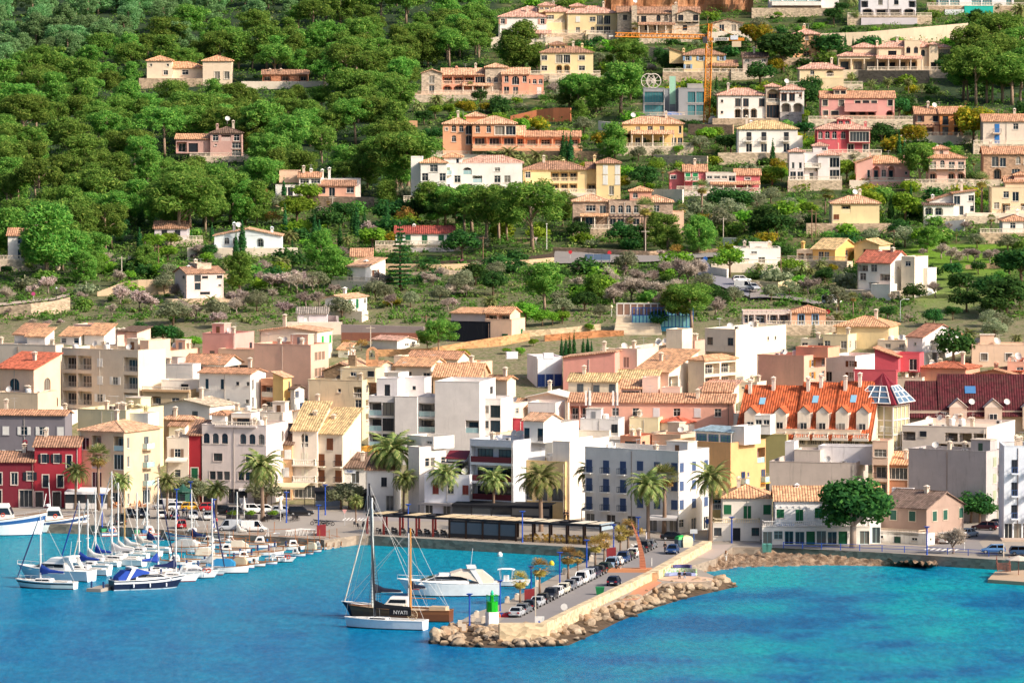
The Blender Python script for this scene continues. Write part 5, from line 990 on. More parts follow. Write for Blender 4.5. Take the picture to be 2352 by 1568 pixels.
hillwall('g',[(1370,330,240),(1640,355,240)],'white weathered garden wall left of the raspberry house','#e6ddd2','plaster')
hillwall('g',[(1885,1010,935),(2040,1030,955)],'white garden wall beside the drive of the white cubic house','#ece6e2','plaster')
hillwall('g',[(2000,745,672),(2150,755,678)],'white gate wall above the road junction','#efe9e0','plaster')
hillwall('h',[(-20,1060,1010),(240,1085,1028),(400,1045,990)],'yellowish picket wall along the side road near the parked vans','#e6d2a8','plaster')
hillwall('h',[(1850,905,880),(2100,900,862),(2240,870,842)],'dry stone terrace wall across the green almond meadow','#c9a882')
hillwall('c',[(1060,500,412),(1300,520,418),(1520,540,440)],'pale stone retaining wall below the rustic stone mansion','#d9c2a4')
hillwall('c',[(95,1075,1040),(330,1070,985),(480,1075,968),(635,1078,968)],'terracotta wall with a row of blind arches above the orange mansion','#dd8a62','plaster')
hillwall('c',[(1690,1200,1112),(2090,1215,1118)],'rough stone wall under the crane base','#cda98c')
hillwall('c',[(885,1150,1085),(1095,1165,1105)],'slanting white wall left of the golden porch villa','#efe6da','plaster')
hillwall('c',[(1380,1465,1385),(1860,1490,1400)],'pale rubble terrace wall under the golden porch villa','#d0bda6')
hillwall('c',[(200,1430,1355),(560,1435,1355),(920,1425,1355)],'sandstone terrace wall below the orange mansion with a balustrade','#d3ab86')
hillwall('b',[(1340,1130,1080),(1500,1125,1082)],'flat orange earth wall left of the orange mansion','#d9a880','plaster')
hillwall('k',[(150,215,165),(500,190,145),(900,150,100)],'long pale wall below the round bushes behind the blue trimmed house','#dcc4a0')
hillwall('k',[(400,250,200),(880,215,160),(1110,205,160)],'orange earth bank below the stepped stand','#cf9064')
hillwall('d',[(590,1105,1100),(600,1105,1060)],'short stone wall left of the red quoined villa','#c9b090')
hillwall('d',[(930,720,605),(1540,720,605)],'dark ivy covered terrace wall under the ivy terrace villa','#5a5650')
hillwall('h',[(1560,610,580),(1660,615,575)],'low tan wall below the white round window house','#d3b28e')
hillwall('h',[(1680,580,505),(1840,585,490)],'rounded white wall beside bare shrubs under the round window house','#ece6e0','plaster')
def hillroad(t,left,right,name='road',mat=None,dz=-.22):
 secs=[]
 for(a,b2)in zip(left,right):
  A,B=ground(*tp(t,*a)),ground(*tp(t,*b2));row=[]
  for k in range(7):
   P=A.lerp(B,k/6);row.append((P.x,P.y,gz(P.x,P.y)+dz+.5))
  secs.append(row)
 out=[]
 for s0,s1 in zip(secs,secs[1:]):
  for k in range(8):
   f=k/8;out.append([tuple(Vector(p).lerp(Vector(q),f))for p,q in zip(s0,s1)])
 out.append(secs[-1])
 b=MB();b.loft(out,closed=False,caps=False)
 return struct(b.build(name,mat or ASPH))
hillroad('g',[(490,805),(640,800),(800,822),(1040,838),(1340,842),(1700,825),(1990,812)],[(480,915),(640,912),(850,905),(1040,905),(1340,900),(1700,868),(1990,850)],mat=plain('#918a85',.95))
hillroad('g',[(1830,870),(1880,930),(1885,1015),(2050,1045),(2235,1080)],[(1720,905),(1760,960),(1780,1030),(1950,1110),(2235,1215)],mat=plain('#8f8d94',.95))
hillroad('h',[(0,1080),(160,1110),(420,1165),(640,1215)],[(0,1175),(150,1170),(330,1180),(560,1225)],mat=plain('#978e88',.95))
hillroad('e',[(-60,1275),(280,1240),(480,1218),(625,1180)],[(-60,1300),(280,1262),(480,1240),(625,1205)],mat=plain('#b9a896',.95))
def leaves(cent,nrm,size,asp=.55):
 N=len(cent);nrm=nrm/np.linalg.norm(nrm,axis=1)[:,None]
 r=RNG.normal(size=(N,3));t=np.cross(nrm,r);t/=np.linalg.norm(t,axis=1)[:,None];b=np.cross(nrm,t)
 s=size[:,None]
 v=np.stack([cent-t*s-b*s*asp,cent+t*s-b*s*asp,cent+t*s*.8+b*s*asp,cent-t*s*.8+b*s*asp],1).reshape(-1,3)
 return v
def leafmesh(name,v,mat):
 N=len(v)//4;me=bpy.data.meshes.new(name)
 me.vertices.add(len(v));me.vertices.foreach_set('co',v.astype(np.float32).ravel())
 me.loops.add(4*N);me.loops.foreach_set('vertex_index',np.arange(4*N,dtype=np.int32))
 me.polygons.add(N);me.polygons.foreach_set('loop_start',np.arange(0,4*N,4,dtype=np.int32));me.polygons.foreach_set('loop_total',np.full(N,4,dtype=np.int32))
 me.materials.append(mat);me.update(calc_edges=True);me.validate();return me
def clump(c,rad,n,size,up=.25,jit=.55):
 d=RNG.normal(size=(n,3));d/=np.linalg.norm(d,axis=1)[:,None]
 rr_=RNG.uniform(.55,1.18,n)[:,None]
 p=np.array(c)+d*rr_*np.array(rad)
 nr=d/np.array(rad)*np.mean(rad)+np.array([0,0,up])+RNG.normal(size=(n,3))*jit
 return p,nr,RNG.uniform(.7,1.3,n)*size
def crown(name,clumps,per,size,mat,asp=.55,**k):
 P,Nn,S=zip(*[clump(c,r,max(8,int(per*(r[0]*r[1]))),size,**k)for c,r in clumps])
 return leafmesh(name,leaves(np.concatenate(P),np.concatenate(Nn),np.concatenate(S),asp),mat)
LM=dict(pine=leafmat('pine_needles',['#507c34','#6c9a44','#92b854','#5c883c','#b2ca62']),far=leafmat('haze_tinted_pine_needles',['#6a9660','#80aa6e','#9abc80','#749e66']),dark=leafmat('dark_foliage',['#305a32','#426e38','#5a8440','#386238']),olive=leafmat('olive_foliage',['#7d8a6a','#97a07e','#aeb08c','#6a7a58']),mid=leafmat('garden_foliage',['#5f9034','#80b03c','#a0c448','#6a9638']),light=leafmat('light_foliage',['#86ac34','#a4bf44','#74982e']),yellow=leafmat('yellow_foliage',['#b0a030','#c9b43c','#8f9a30','#6f8a2c']),palm=leafmat('palm_leaf',['#718648','#9aa262','#5c7440','#c8bc84'],.3),dry=leafmat('dry_palm_leaf',['#b0904e','#8f7a44','#cbae6c','#8a8a48'],.25),blossom=leafmat('almond_blossom',['#e2cbc8','#efdcd6','#c9aeb0','#b49a98'],.4),twig=leafmat('bare_twigs',['#a8988c','#c0b0a2','#94877c','#cbbcae'],.1),cyp=leafmat('cypress_foliage',['#28562f','#376638','#4a7a3e'],.2),rust=leafmat('rusty_foliage',['#b08a4a','#c49a58','#9a7a3e'],.3))  # far needles are paler and bluer, with haze put into their colour
BARK=plain('#8a7260',.95);BARKP=plain('#a38a76',.95);PBARK=plain('#8d7664',.95);GBARK=plain('#b3a294',.9)
PROTO={}
def scrubmat():
 m=leafmat('scrub_foliage',['#6f8f3c','#84a446','#5f8236'],.3);nt=m.node_tree
 hs=[n for n in nt.nodes if n.bl_idname=='ShaderNodeHueSaturation'][0];old=hs.inputs['Color'].links[0].from_socket
 g=nt.nodes.new('ShaderNodeNewGeometry');n=noise(nt,g.outputs['Position'],.16,3,.7)
 c=mixrgb(nt,.35,ramp(nt,n,[(.3,hexc('#28522e')),(.46,hexc('#44722f')),(.57,hexc('#6f8a44')),(.68,hexc('#a89678')),(.8,hexc('#6d8a42'))]),old)
 nt.links.new(c,hs.inputs['Color']);return m
LM['scrub']=scrubmat()
def proto(kind,i,parts):
 """a hidden template is not kept: templates are (part name, mesh) lists"""
 PROTO.setdefault(kind,[]).append(parts)
def trunkmesh(segs,mat):
 b=MB()
 for pts,rs in segs:b.tube(pts,rs,6)
 return b.mesh('trunk',mat,True)
def mk_pine(seed,H_=9.5,spread=3.6,base=.42,far=False,bushy=False,bare_trunk=False):
 r=random.Random(seed);cl=[];segs=[]
 lean=(r.uniform(-.9,.9),r.uniform(-.5,.5))
 tp_=lambda f:Vector((lean[0]*f*f*1.3,lean[1]*f*f,H_*f))
 segs.append(([tp_(f)for f in(0,.25,.5,.72,.9)],[.28,.23,.18,.12,.05]))
 n=34 if bushy else 27
 for k in range(n):
  f=base+(1-base)*((k+.5)/n);ang=k*2.4+r.uniform(-.5,.5)
  if bushy:env=spread*math.sin(math.pi*min(1,max(.12,(1.06-f)/(1.0-base)*.72)))**.8
  else:env=spread*(1-((f-.70)/.42)**2)**.5 if abs(f-.70)<.41 else spread*.2
  rad=env*r.uniform(.35,1.0);c=tp_(f)+Vector((math.cos(ang)*rad,math.sin(ang)*rad,r.uniform(-.4,.4)))
  s=r.uniform(.5,1.3)
  cl.append(((c.x,c.y,c.z),(s*1.12,s*1.12,s*.9)))
  if k%3==0:segs.append(([tp_(max(.15,f-.2)),tp_(max(.2,f-.08)).lerp(c,.5),c],[.09,.07,.03]))
 cl.append((tuple(tp_(.97)),(1.1,1.1,.8)))
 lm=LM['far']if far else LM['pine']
 return[('trunk',trunkmesh(segs,BARKP)),('crown',crown('crown',cl,170,.23,lm,asp=.3,up=.45,jit=.8))]
for s in range(7):proto('pine',s,mk_pine(s+1,9.5,3.3+.3*(s%3),.46+.06*(s%3)))
for s in range(5):proto('bush_pine',s,mk_pine(s+31,10.0,3.1+.3*(s%2),.16+.06*(s%3),bushy=True))
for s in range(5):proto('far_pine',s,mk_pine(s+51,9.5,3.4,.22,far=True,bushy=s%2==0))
def mk_round(seed,H_,R_,th,lm,per=75,size=.22,bark=BARK,sq=.8,n=16):
 r=random.Random(seed);cl=[];segs=[([(0,0,0),(.1*r.uniform(-1,1),.1,H_*.4),(0,0,H_*.6)],[th,th*.8,th*.5])]
 for k in range(n):
  u=r.uniform(-.55,1);a=k*2.4;q=math.sqrt(max(0,1-u*u*.9))*R_*r.uniform(.45,.85)
  c=(math.cos(a)*q,math.sin(a)*q,H_-R_*sq+u*R_*sq*.75);s=R_*r.uniform(.3,.46)
  cl.append((c,(s,s,s*.85)))
  if k%3==0:segs.append(([(0,0,H_*.35),(c[0]*.5,c[1]*.5,(H_*.35+c[2])/2+.2),c],[th*.45,th*.35,.03]))
 return[('trunk',trunkmesh(segs,bark)),('crown',crown('crown',cl,per,size,lm))]
for i,k in enumerate(['dark','olive','mid','light','yellow']):
 for s in range(3):proto(k+'_tree',s,mk_round(s+100+i*10,5.5,2.6,.2,LM[k],per=95,size=.2 if k!='olive' else .17))
for s in range(2):proto('rust_tree',s,mk_round(s+190,5.5,2.4,.14,LM['rust'],per=60,size=.15))
for s in range(2):proto('ficus',s,mk_round(s+200,8.4,3.9,.42,LM['dark'],per=75,size=.26,bark=GBARK,sq=.72,n=30))
def mk_shrub(seed,lm,size=.16):
 r=random.Random(seed);cl=[]
 for k in range(7):a=k*2.4;q=r.uniform(.1,.8);s=r.uniform(.45,.75);cl.append(((math.cos(a)*q,math.sin(a)*q,r.uniform(.35,1.0)),(s,s,s*.8)))
 return crown('shrub',cl,190,size*.8,lm)
SHR={k:[mk_shrub(i*7+s,LM[k])for s in range(3)]for i,k in enumerate(['dark','olive','mid','light','pine','yellow'])}
def mk_cyp(seed,w=.75):
 r=random.Random(seed);cl=[((r.uniform(-.08,.08),r.uniform(-.08,.08),z),(w*(1-(max(0,z-2.2)/5.2)**1.3)*(.7+.3*min(1,z)),)*2+(.75,))for z in np.linspace(.5,7.0,14)]
 cl=[(c,(max(.15,q[0]),max(.15,q[1]),q[2]))for c,q in cl]
 return[('trunk',trunkmesh([([(0,0,0),(0,0,5)],[.12,.04])],BARK)),('crown',crown('crown',cl,420,.13,LM['cyp'],up=.6,jit=.4))]
for s in range(3):proto('cypress',s,mk_cyp(s,.6+.12*s))
def mk_bare(seed,blossom=False):
 r=random.Random(seed);segs=[];tips=[]
 def grow(p,d,L,w,lev):
  q=p+d*L;mid=p.lerp(q,.5)+Vector((r.uniform(-1,1),r.uniform(-1,1),0))*L*.08
  if lev<3:segs.append(([p,mid,q],[w,w*.8,w*.6]))
  tips.append((mid,q,lev))
  if lev>=4:return
  for _ in range(3 if lev else 4):
   nd=(d+Vector((r.gauss(0,.6),r.gauss(0,.6),r.gauss(.12,.35)))).normalized();grow(q.lerp(p,r.uniform(0,.3)),nd,L*r.uniform(.6,.85),w*.58,lev+1)
 grow(Vector((0,0,0)),Vector((0,0,1)),1.3,.16,0)
 P=[];T=[]
 for a,q,lev in tips:
  if lev>=2:
   for _ in range(8):
    P.append(a.lerp(q,r.random())+Vector((r.gauss(0,.14),r.gauss(0,.14),r.gauss(0,.14))));T.append((q-a).normalized())
 P=np.array(P);N=len(P);tv=np.array(T)+RNG.normal(size=(N,3))*.5;tv/=np.linalg.norm(tv,axis=1)[:,None]
 bz=np.cross(tv,RNG.normal(size=(N,3)));bz/=np.linalg.norm(bz,axis=1)[:,None]
 L=RNG.uniform(.25,.5,N)[:,None];wv=.034
 v=np.stack([P-tv*L-bz*wv,P+tv*L-bz*wv*.4,P+tv*L+bz*wv*.4,P-tv*L+bz*wv],1).reshape(-1,3)
 parts=[('trunk',trunkmesh(segs,plain('#9a8a7e',.95))),('twigs',leafmesh('twigs',v,LM['twig']))]
 if blossom:
  k=RNG.integers(0,N,int(N*.9));c=P[k]+RNG.normal(size=(len(k),3))*.12
  parts.append(('blossom',leafmesh('blossom',leaves(c,RNG.normal(size=(len(k),3)),RNG.uniform(.07,.14,len(k)),.9),LM['blossom'])))
 return parts
for s in range(4):proto('bare_tree',s,mk_bare(s+300))
for s in range(3):proto('almond_tree',s,mk_bare(s+320,True))
def mk_palm(seed,H_=6.0,nf=46,L=2.9,lm='palm',droop=1.0,skirt=True,tw=.21):
 r=random.Random(seed);b=MB()
 lean=r.uniform(-.25,.25);pts=[(lean*f*f,0,H_*f)for f in(0,.2,.4,.6,.8,1)]
 b.tube(pts,[tw*1.25,tw,tw*.92,tw*.9,tw*.95,tw*1.3],9);b.lathe([(tw*1.2,-.5),(tw*1.9,-.15),(tw*1.7,.25),(tw*.7,.5)],9,(lean,0,H_))
 V_=[]
 for k in range(nf):
  a=k*2.399+r.uniform(-.15,.15);el=1.25-1.75*((k+.5)/nf)**.9+r.uniform(-.1,.1);LL=L*r.uniform(.85,1.1);p=Vector((lean,0,H_+.25));h=Vector((math.cos(a),math.sin(a),0));th=el;st=9
  rach=[p.copy()]
  for i in range(st):
   p=p+(h*math.cos(th)+Vector((0,0,1))*math.sin(th))*LL/st;th-=droop*(.10+.03*i)*(1.1 if el<.9 else .75);rach.append(p.copy())
  side=Vector((-h.y,h.x,0))
  for i in range(1,st+1):
   t=(rach[i]-rach[i-1]).normalized();wl=.62*math.sin(math.pi*min(.97,(i+.7)/(st+1.2)))**.7*LL/2.9
   for sg in(-1,1):
    for q in(0,.5):
     base=rach[i-1].lerp(rach[i],q);tip=base+(side*sg*.75+t*.75-Vector((0,0,.28+.2*r.random()))).normalized()*wl
     w2=t*LL*.033
     V_+=[base-w2,base+w2,tip+w2*.3,tip-w2*.3]
 out=[('trunk',b.mesh('trunk',PBARK,False)),('crown',leafmesh('crown',np.array([tuple(v)for v in V_]),LM[lm]))]
 if skirt:
  P=[]
  for k in range(60):
   a=r.uniform(0,6.28);c=Vector((lean+math.cos(a)*tw*1.2,math.sin(a)*tw*1.2,H_+r.uniform(-.3,.3)));d=Vector((math.cos(a)*.5,math.sin(a)*.5,-.8)).normalized()*r.uniform(.5,1.1);s=Vector((-math.sin(a),math.cos(a),0))*.07
   P+=[c-s,c+s,c+d+s,c+d-s]
  out.append(('dead_fronds',leafmesh('dead_fronds',np.array([tuple(v)for v in P]),LM['dry'])))
 return out
for s in range(4):proto('date_palm',s,mk_palm(s+400,6.0,52,3.0))
for s in range(2):proto('windswept_palm',s,mk_palm(s+420,6.0,38,2.7,droop=.9,skirt=False,tw=.2))
for s in range(2):proto('low_palm',s,mk_palm(s+430,1.6,40,2.5,skirt=False,tw=.3))
def mk_fan(seed,H_=7.0,n=34,R_=1.0,lm='palm',tw=.19,dry=.4):
 r=random.Random(seed);b=MB();b.tube([(0,0,0),(.05,0,H_*.5),(0,0,H_)],[tw*1.4,tw,tw*.9],8)
 def fans(cnt,e0,e1,st):
  V_=[]
  for k in range(cnt):
   a=k*2.399;el=e0+(e1-e0)*(k+.5)/cnt+r.uniform(-.15,.15);h=Vector((math.cos(a),math.sin(a),0));d=h*math.cos(el)+Vector((0,0,1))*math.sin(el)
   c=Vector((0,0,H_))+d*st*r.uniform(.8,1.1);s=Vector((-h.y,h.x,0));up=d.cross(s)
   for j in range(9):
    an=(j-4)*.27;q=d*math.cos(an)+s*math.sin(an);q=(q-Vector((0,0,.25*abs(an)+.12))).normalized();w2=(s*math.cos(an)-d*math.sin(an))*.085
    V_+=[c-w2*.3,c+w2*.3,c+q*R_*.75+w2,c+q*R_-w2*.2]
  return np.array([tuple(v)for v in V_])
 return[('trunk',b.mesh('trunk',PBARK,True)),('crown',leafmesh('crown',fans(n,1.3,-.25,.95),LM[lm])),('dead_fronds',leafmesh('dead_fronds',fans(int(n*dry)+2,-.3,-1.2,.6),LM['dry']))]
for s in range(3):proto('fan_palm',s,mk_fan(s+500))
for s in range(3):proto('dry_palm',s,mk_fan(s+520,4.2,26,.95,'dry',.15,.9))
def mk_arau(seed):
 r=random.Random(seed);cl=[];segs=[([(0,0,0),(0,0,10)],[.18,.03])]
 for i in range(15):
  z=1.0+i*.6;L=1.9*(1-i/16.5)
  for k in range(6):
   a=k*1.047+i*.5;c=(math.cos(a)*L*.6,math.sin(a)*L*.6,z+.1);cl.append((c,(L*.34+.06,)*2+(.13,)))
   segs.append(([(0,0,z),(math.cos(a)*L,math.sin(a)*L,z+.15)],[.03,.015]))
 return[('trunk',trunkmesh(segs,BARK)),('crown',crown('crown',cl,260,.12,LM['cyp']))]
proto('araucaria',0,mk_arau(1))
HT=dict(pine=9.8,bush_pine=10.3,far_pine=9.8,dark_tree=5.7,olive_tree=5.7,mid_tree=5.7,light_tree=5.7,yellow_tree=5.7,rust_tree=5.7,ficus=8.5,cypress=7.4,bare_tree=5.0,almond_tree=5.0,date_palm=8.3,windswept_palm=8.0,low_palm=3.6,fan_palm=8.2,dry_palm=5.3,araucaria=10.)
TRN=dict(pine='pine_tree',bush_pine='pine_tree',far_pine='pine_tree',dark_tree='evergreen_tree',olive_tree='olive_tree',mid_tree='garden_tree',light_tree='garden_tree',yellow_tree='garden_tree',rust_tree='garden_tree',ficus='round_tree',cypress='cypress_tree',bare_tree='bare_tree',almond_tree='almond_tree',date_palm='palm_tree',windswept_palm='palm_tree',low_palm='palm_tree',fan_palm='palm_tree',dry_palm='palm_tree',araucaria='conifer_tree')
DESC=dict(pine='spreading green pine with pale trunk',bush_pine='dense bushy green pine',far_pine='haze tinted green pine',dark_tree='dark rounded evergreen tree',olive_tree='silvery grey olive tree',mid_tree='leafy green garden tree',light_tree='bright light green tree',yellow_tree='yellowish green tree',rust_tree='rusty brown leaved tree',ficus='round clipped tree with pale trunk',cypress='slim dark cypress',bare_tree='leafless grey brown tree',almond_tree='almond tree in pale pink blossom',date_palm='date palm with arching fronds',windswept_palm='wind swept palm with thin crown',low_palm='low palm with long fronds',fan_palm='tall fan palm',dry_palm='short palm with dry brown crown',araucaria='tall narrow tiered conifer')
TREES=[];TR=random.Random(99)
def tree(kind,P,h,label=None,group=None,idx=None):
 ps=PROTO[kind];parts=ps[(idx if idx is not None else TR.randrange(len(ps)))%len(ps)]
 k=h/HT[kind];root=thing(TRN[kind],label or '','palm' if 'palm' in kind else 'tree',P,TR.uniform(0,6.28),group)
 wx=1.24 if kind in('pine','bush_pine','far_pine')else 1.25 if 'palm' not in kind and kind not in('cypress','ficus')else 1.08;root.scale=(wx*k*TR.uniform(.9,1.12),wx*k*TR.uniform(.9,1.12),k)
 if kind=='windswept_palm':root.rotation_euler=(0,0,TR.uniform(-.3,.3))
 for n,me in parts:link(n,me,root)
 if not label:TREES.append((root,kind,proj(P)))
 return root
def T(t,kind,*items):
 for it in items:
  x,y,hp=it[:3];P=ground(*tp(t,x,y));P.z-=.25
  tree(kind,P,(1.0 if 'palm' in kind or t in 'mnopqrs' else 1.17)*hp*KD/TILES[t][2]*P.y/FPX,*it[3:4])
T('b','pine',(60,1390,420),(1070,400,190),(1465,500,250),(1620,450,220),(1690,460,240),(1790,430,260),(1880,460,280),(1960,330,260),(2020,490,260),(2055,500,250),(1000,600,250),(1140,640,260),(500,600,290),(265,620,260),(150,620,340),(1330,860,300),(1355,1080,330))
T('f','pine',(1300,250,430),(1360,300,480),(1420,290,470),(2120,750,470),(1990,640,380),(1920,650,330),(1620,560,330),(2230,720,420),(1850,560,280))
T('f','bush_pine',(640,960,300),(790,1110,310),(60,560,330),(1230,420,230),(1680,560,300))
T('f','mid_tree',(1960,330,240),(420,560,240),(1100,790,190),(520,400,200))
T('f','dark_tree',(700,640,230),(830,560,200),(1900,860,230),(1750,560,240),(1500,540,220),(2020,1100,180),(2180,1190,200),(1240,560,220))
T('f','araucaria',(1345,1140,530))
T('f','cypress',(303,370,210),(580,720,230),(622,690,170),(695,690,130),(805,730,160),(860,730,110),(315,640,230),(105,760,130),(212,800,120),(1025,600,170),(920,610,170),(955,650,260),(1225,600,240),(380,770,90))
T('f','almond_tree',(200,1150,200),(350,1140,210),(480,1120,170),(300,1370,160),(1060,640,140),(1820,1300,110),(640,520,150))
T('f','bare_tree',(420,1160,200),(560,1150,190),(840,860,130),(760,1180,120),(1150,1130,180),(1220,1140,170),(1070,1110,140),(1560,1090,130),(1700,1060,150),(1800,1200,160),(1270,1300,150),(620,1280,170),(500,1290,160),(1640,1110,140))
T('f','rust_tree',(1390,570,160),(200,560,120))
T('f','olive_tree',(820,1410,190),(1120,1230,160),(1210,1230,130),(1440,1290,130),(60,1330,170),(240,420,120),(1700,1240,130),(1900,1170,190),(2060,810,140))
T('f','low_palm',(2140,1310,140),(350,720,140),(870,740,110),(290,970,160))
T('f','dry_palm',(135,410,170),(700,410,70))
T('e','pine',(1600,720,520),(1540,620,400),(1700,600,430),(860,560,420),(1450,640,330),(680,1000,250))
T('e','bush_pine',(640,590,300),(420,1060,600),(560,960,400),(300,950,330),(750,1080,240),(1280,1000,230),(960,540,260),(1180,520,300),(100,350,340),(2200,560,330),(2150,1180,330),(1900,560,380),(60,850,180),(850,1020,200))
T('e','cypress',(905,620,300),(880,780,300),(1265,580,230),(1250,780,190),(2025,720,90),(2115,860,210),(2170,840,300),(2010,830,150),(1900,700,150),(290,690,150),(1715,720,110))
T('e','mid_tree',(1530,760,130),(1380,800,160),(1160,1080,110),(1440,1040,130),(1500,900,150),(1050,560,230),(890,980,150),(1850,920,110))
T('e','dark_tree',(1000,760,260),(720,700,180),(60,1010,90),(1880,860,120),(1300,1040,130),(170,560,90))
T('e','almond_tree',(430,1170,190),(280,1190,120),(560,1180,90),(1250,1310,210),(1350,1320,150),(1080,1260,190),(1740,860,60),(1960,1470,170),(430,1470,80),(540,1450,70),(2100,1270,160))
T('e','bare_tree',(65,1250,170),(1770,860,160),(1950,780,110),(2060,900,100),(1600,1230,200),(1760,1410,190),(2180,1290,170),(1100,1230,170),(730,1250,120),(1000,1360,120),(80,1370,90),(300,1460,90))
T('e','low_palm',(1670,1350,160),(1890,1280,110),(1650,1240,120),(2030,960,110))
T('e','olive_tree',(1940,1420,180),(1550,1450,200),(2090,1090,90),(130,640,120))
T('g','pine',(290,800,530),(400,1360,400),(1720,1510,360),(1590,1500,350),(60,690,330))
T('g','bush_pine',(1500,800,290),(1780,820,290),(1390,740,260),(560,560,260),(860,1250,220),(1850,760,210),(30,560,280))
T('g','fan_palm',(660,580,280),(805,580,260),(915,585,270),(1300,800,480),(1430,560,240),(1635,600,230),(1810,530,370),(345,270,130),(835,260,170),(790,240,120),(1170,650,170),(1475,560,190),(1460,180,130))
T('g','dark_tree',(1290,250,200),(2000,420,190),(2120,470,220),(560,1060,110),(680,1190,110),(760,1330,160),(1420,1440,130),(1900,1240,150),(700,690,150),(1090,740,190),(1960,1310,170),(1200,740,160),(1420,1500,160))
T('g','olive_tree',(1990,640,210),(1760,520,190),(1640,560,130),(1900,400,120),(1830,1150,150),(150,870,80),(2060,540,200),(560,1370,150),(900,1390,110))
T('g','mid_tree',(890,1240,210),(2060,1010,230),(1590,820,90),(470,1450,110),(230,1460,190),(1120,200,160),(2190,620,180),(1390,110,120),(380,1460,130),(560,1440,110))
T('g','yellow_tree',(1840,620,150),(1080,250,130))
T('g','rust_tree',(1580,830,100))
T('g','bare_tree',(1180,1230,240),(1090,1240,230),(1300,1240,240),(1420,1250,220),(1020,1230,200),(1370,1080,160),(1600,1080,260),(1680,1090,230),(1240,1120,200),(700,1000,130),(450,1030,160),(330,990,120),(950,1070,180),(1750,1040,230),(2030,800,90),(1560,1180,170),(800,1230,130),(1480,1280,160),(1020,1120,150),(1180,900,110),(250,1040,110),(1110,1010,120))
T('g','almond_tree',(2170,620,110),(1440,840,80))
T('c','pine',(1080,1020,390),(900,980,250),(700,1010,290),(1120,640,260),(1200,660,240))
T('c','bush_pine',(200,640,370),(110,620,300),(330,640,210),(720,1100,180),(1030,1430,290),(860,1030,270),(620,980,250),(1170,900,240),(980,620,110))
T('c','dark_tree',(1560,680,190),(1440,560,130),(1500,620,150),(2080,650,90),(1180,430,130),(2040,470,150),(1340,1370,120),(1690,1450,70),(1940,1040,180),(2020,1350,140),(1640,1110,40),(620,1360,100),(2070,1380,170),(1110,230,130),(1700,690,90))
T('c','fan_palm',(1205,410,210),(1860,220,90),(800,680,70),(1600,300,130),(720,1430,150))
T('c','low_palm',(660,420,90),(740,440,110),(80,1470,190),(210,1500,150),(340,1480,160),(520,1480,110),(830,760,110),(1650,310,110))
T('c','cypress',(567,1440,240),(597,1430,210),(634,1440,240),(1940,850,170),(2115,1250,110))
T('c','olive_tree',(1790,1370,140),(980,740,90),(890,590,110),(750,1190,130),(1240,1440,120),(1760,420,60))
T('c','mid_tree',(1420,1370,110),(1600,1380,80),(1850,1300,150),(190,1200,130),(560,340,70),(1930,1280,130),(2000,1060,90))
T('c','yellow_tree',(250,1070,50),(90,1560,110))
T('c','bare_tree',(500,880,170),(1350,670,120),(1640,1250,90))
T('b','low_palm',(1670,960,140),(1500,1000,110),(1790,970,90),(2200,1460,130),(2150,1000,100),(1640,1240,80))
T('b','fan_palm',(1975,880,150))
T('b','dark_tree',(1570,1260,100),(1690,1270,130),(1620,1350,100),(2080,1390,100),(1560,1110,120),(2230,1000,140),(2060,920,120))
T('b','yellow_tree',(1930,1050,140),(2110,1010,90))
T('b','mid_tree',(1660,1060,110),(1790,1030,90),(1760,1370,90))
T('d','pine',(1830,850,330),(1870,870,280),(1940,900,420),(2030,880,320),(2080,880,320),(2170,880,330),(2320,890,330),(2250,900,380),(1900,640,360),(2160,500,330),(2300,620,330),(2050,420,250),(2240,420,240),(1460,1610,320),(2120,700,340))
T('d','bush_pine',(1780,640,200),(2000,740,330),(2330,760,300),(1940,250,130))
T('d','dark_tree',(660,540,240),(440,520,220),(280,620,330),(480,960,240),(520,830,170),(1130,1230,160),(1280,1020,180),(1330,950,130),(1660,640,170),(90,730,190),(780,130,110),(1940,210,120),(470,1180,130),(720,210,140),(1700,1310,90),(1390,1000,120),(650,110,70),(1860,640,120))
T('d','ficus',(1030,600,240),(2130,110,70))
T('d','cypress',(750,400,100),(818,400,105),(884,395,75),(972,380,55),(1042,380,60),(1116,375,55),(1278,1340,210),(1325,1320,140),(195,1400,190),(1525,170,110),(1110,700,95),(1170,700,95),(1248,695,95),(1318,695,90),(1390,695,90),(1450,695,95),(990,690,90),(1050,690,90))
T('d','date_palm',(905,210,130),(650,740,150),(870,740,130),(1040,800,130),(1185,800,150),(1360,800,140),(1550,580,200),(1475,800,90),(330,700,120),(600,790,110))
T('d','fan_palm',(250,1360,200),(800,1380,250),(1000,1330,140),(1850,950,90),(1570,110,130),(1920,1500,130))
T('d','yellow_tree',(300,520,160),(50,430,210),(1400,1270,180),(1920,1240,290),(240,1470,110),(210,640,130))
T('d','olive_tree',(900,1390,90),(1400,910,60),(1960,1000,80),(80,290,130))
T('d','mid_tree',(540,1330,140),(1450,1390,150),(1550,1360,130),(830,1560,180),(460,1040,90),(240,160,60),(1740,1330,80),(1260,410,0+90))
T('d','low_palm',(2280,1230,110),(2160,1240,100),(2320,170,170),(860,60,130))
T('h','light_tree',(1000,520,260),(440,380,60))
T('h','mid_tree',(1330,510,230),(190,210,160),(270,160,110),(330,980,150),(640,890,80),(900,190,90),(1500,730,170),(430,1090,120),(570,200,120))
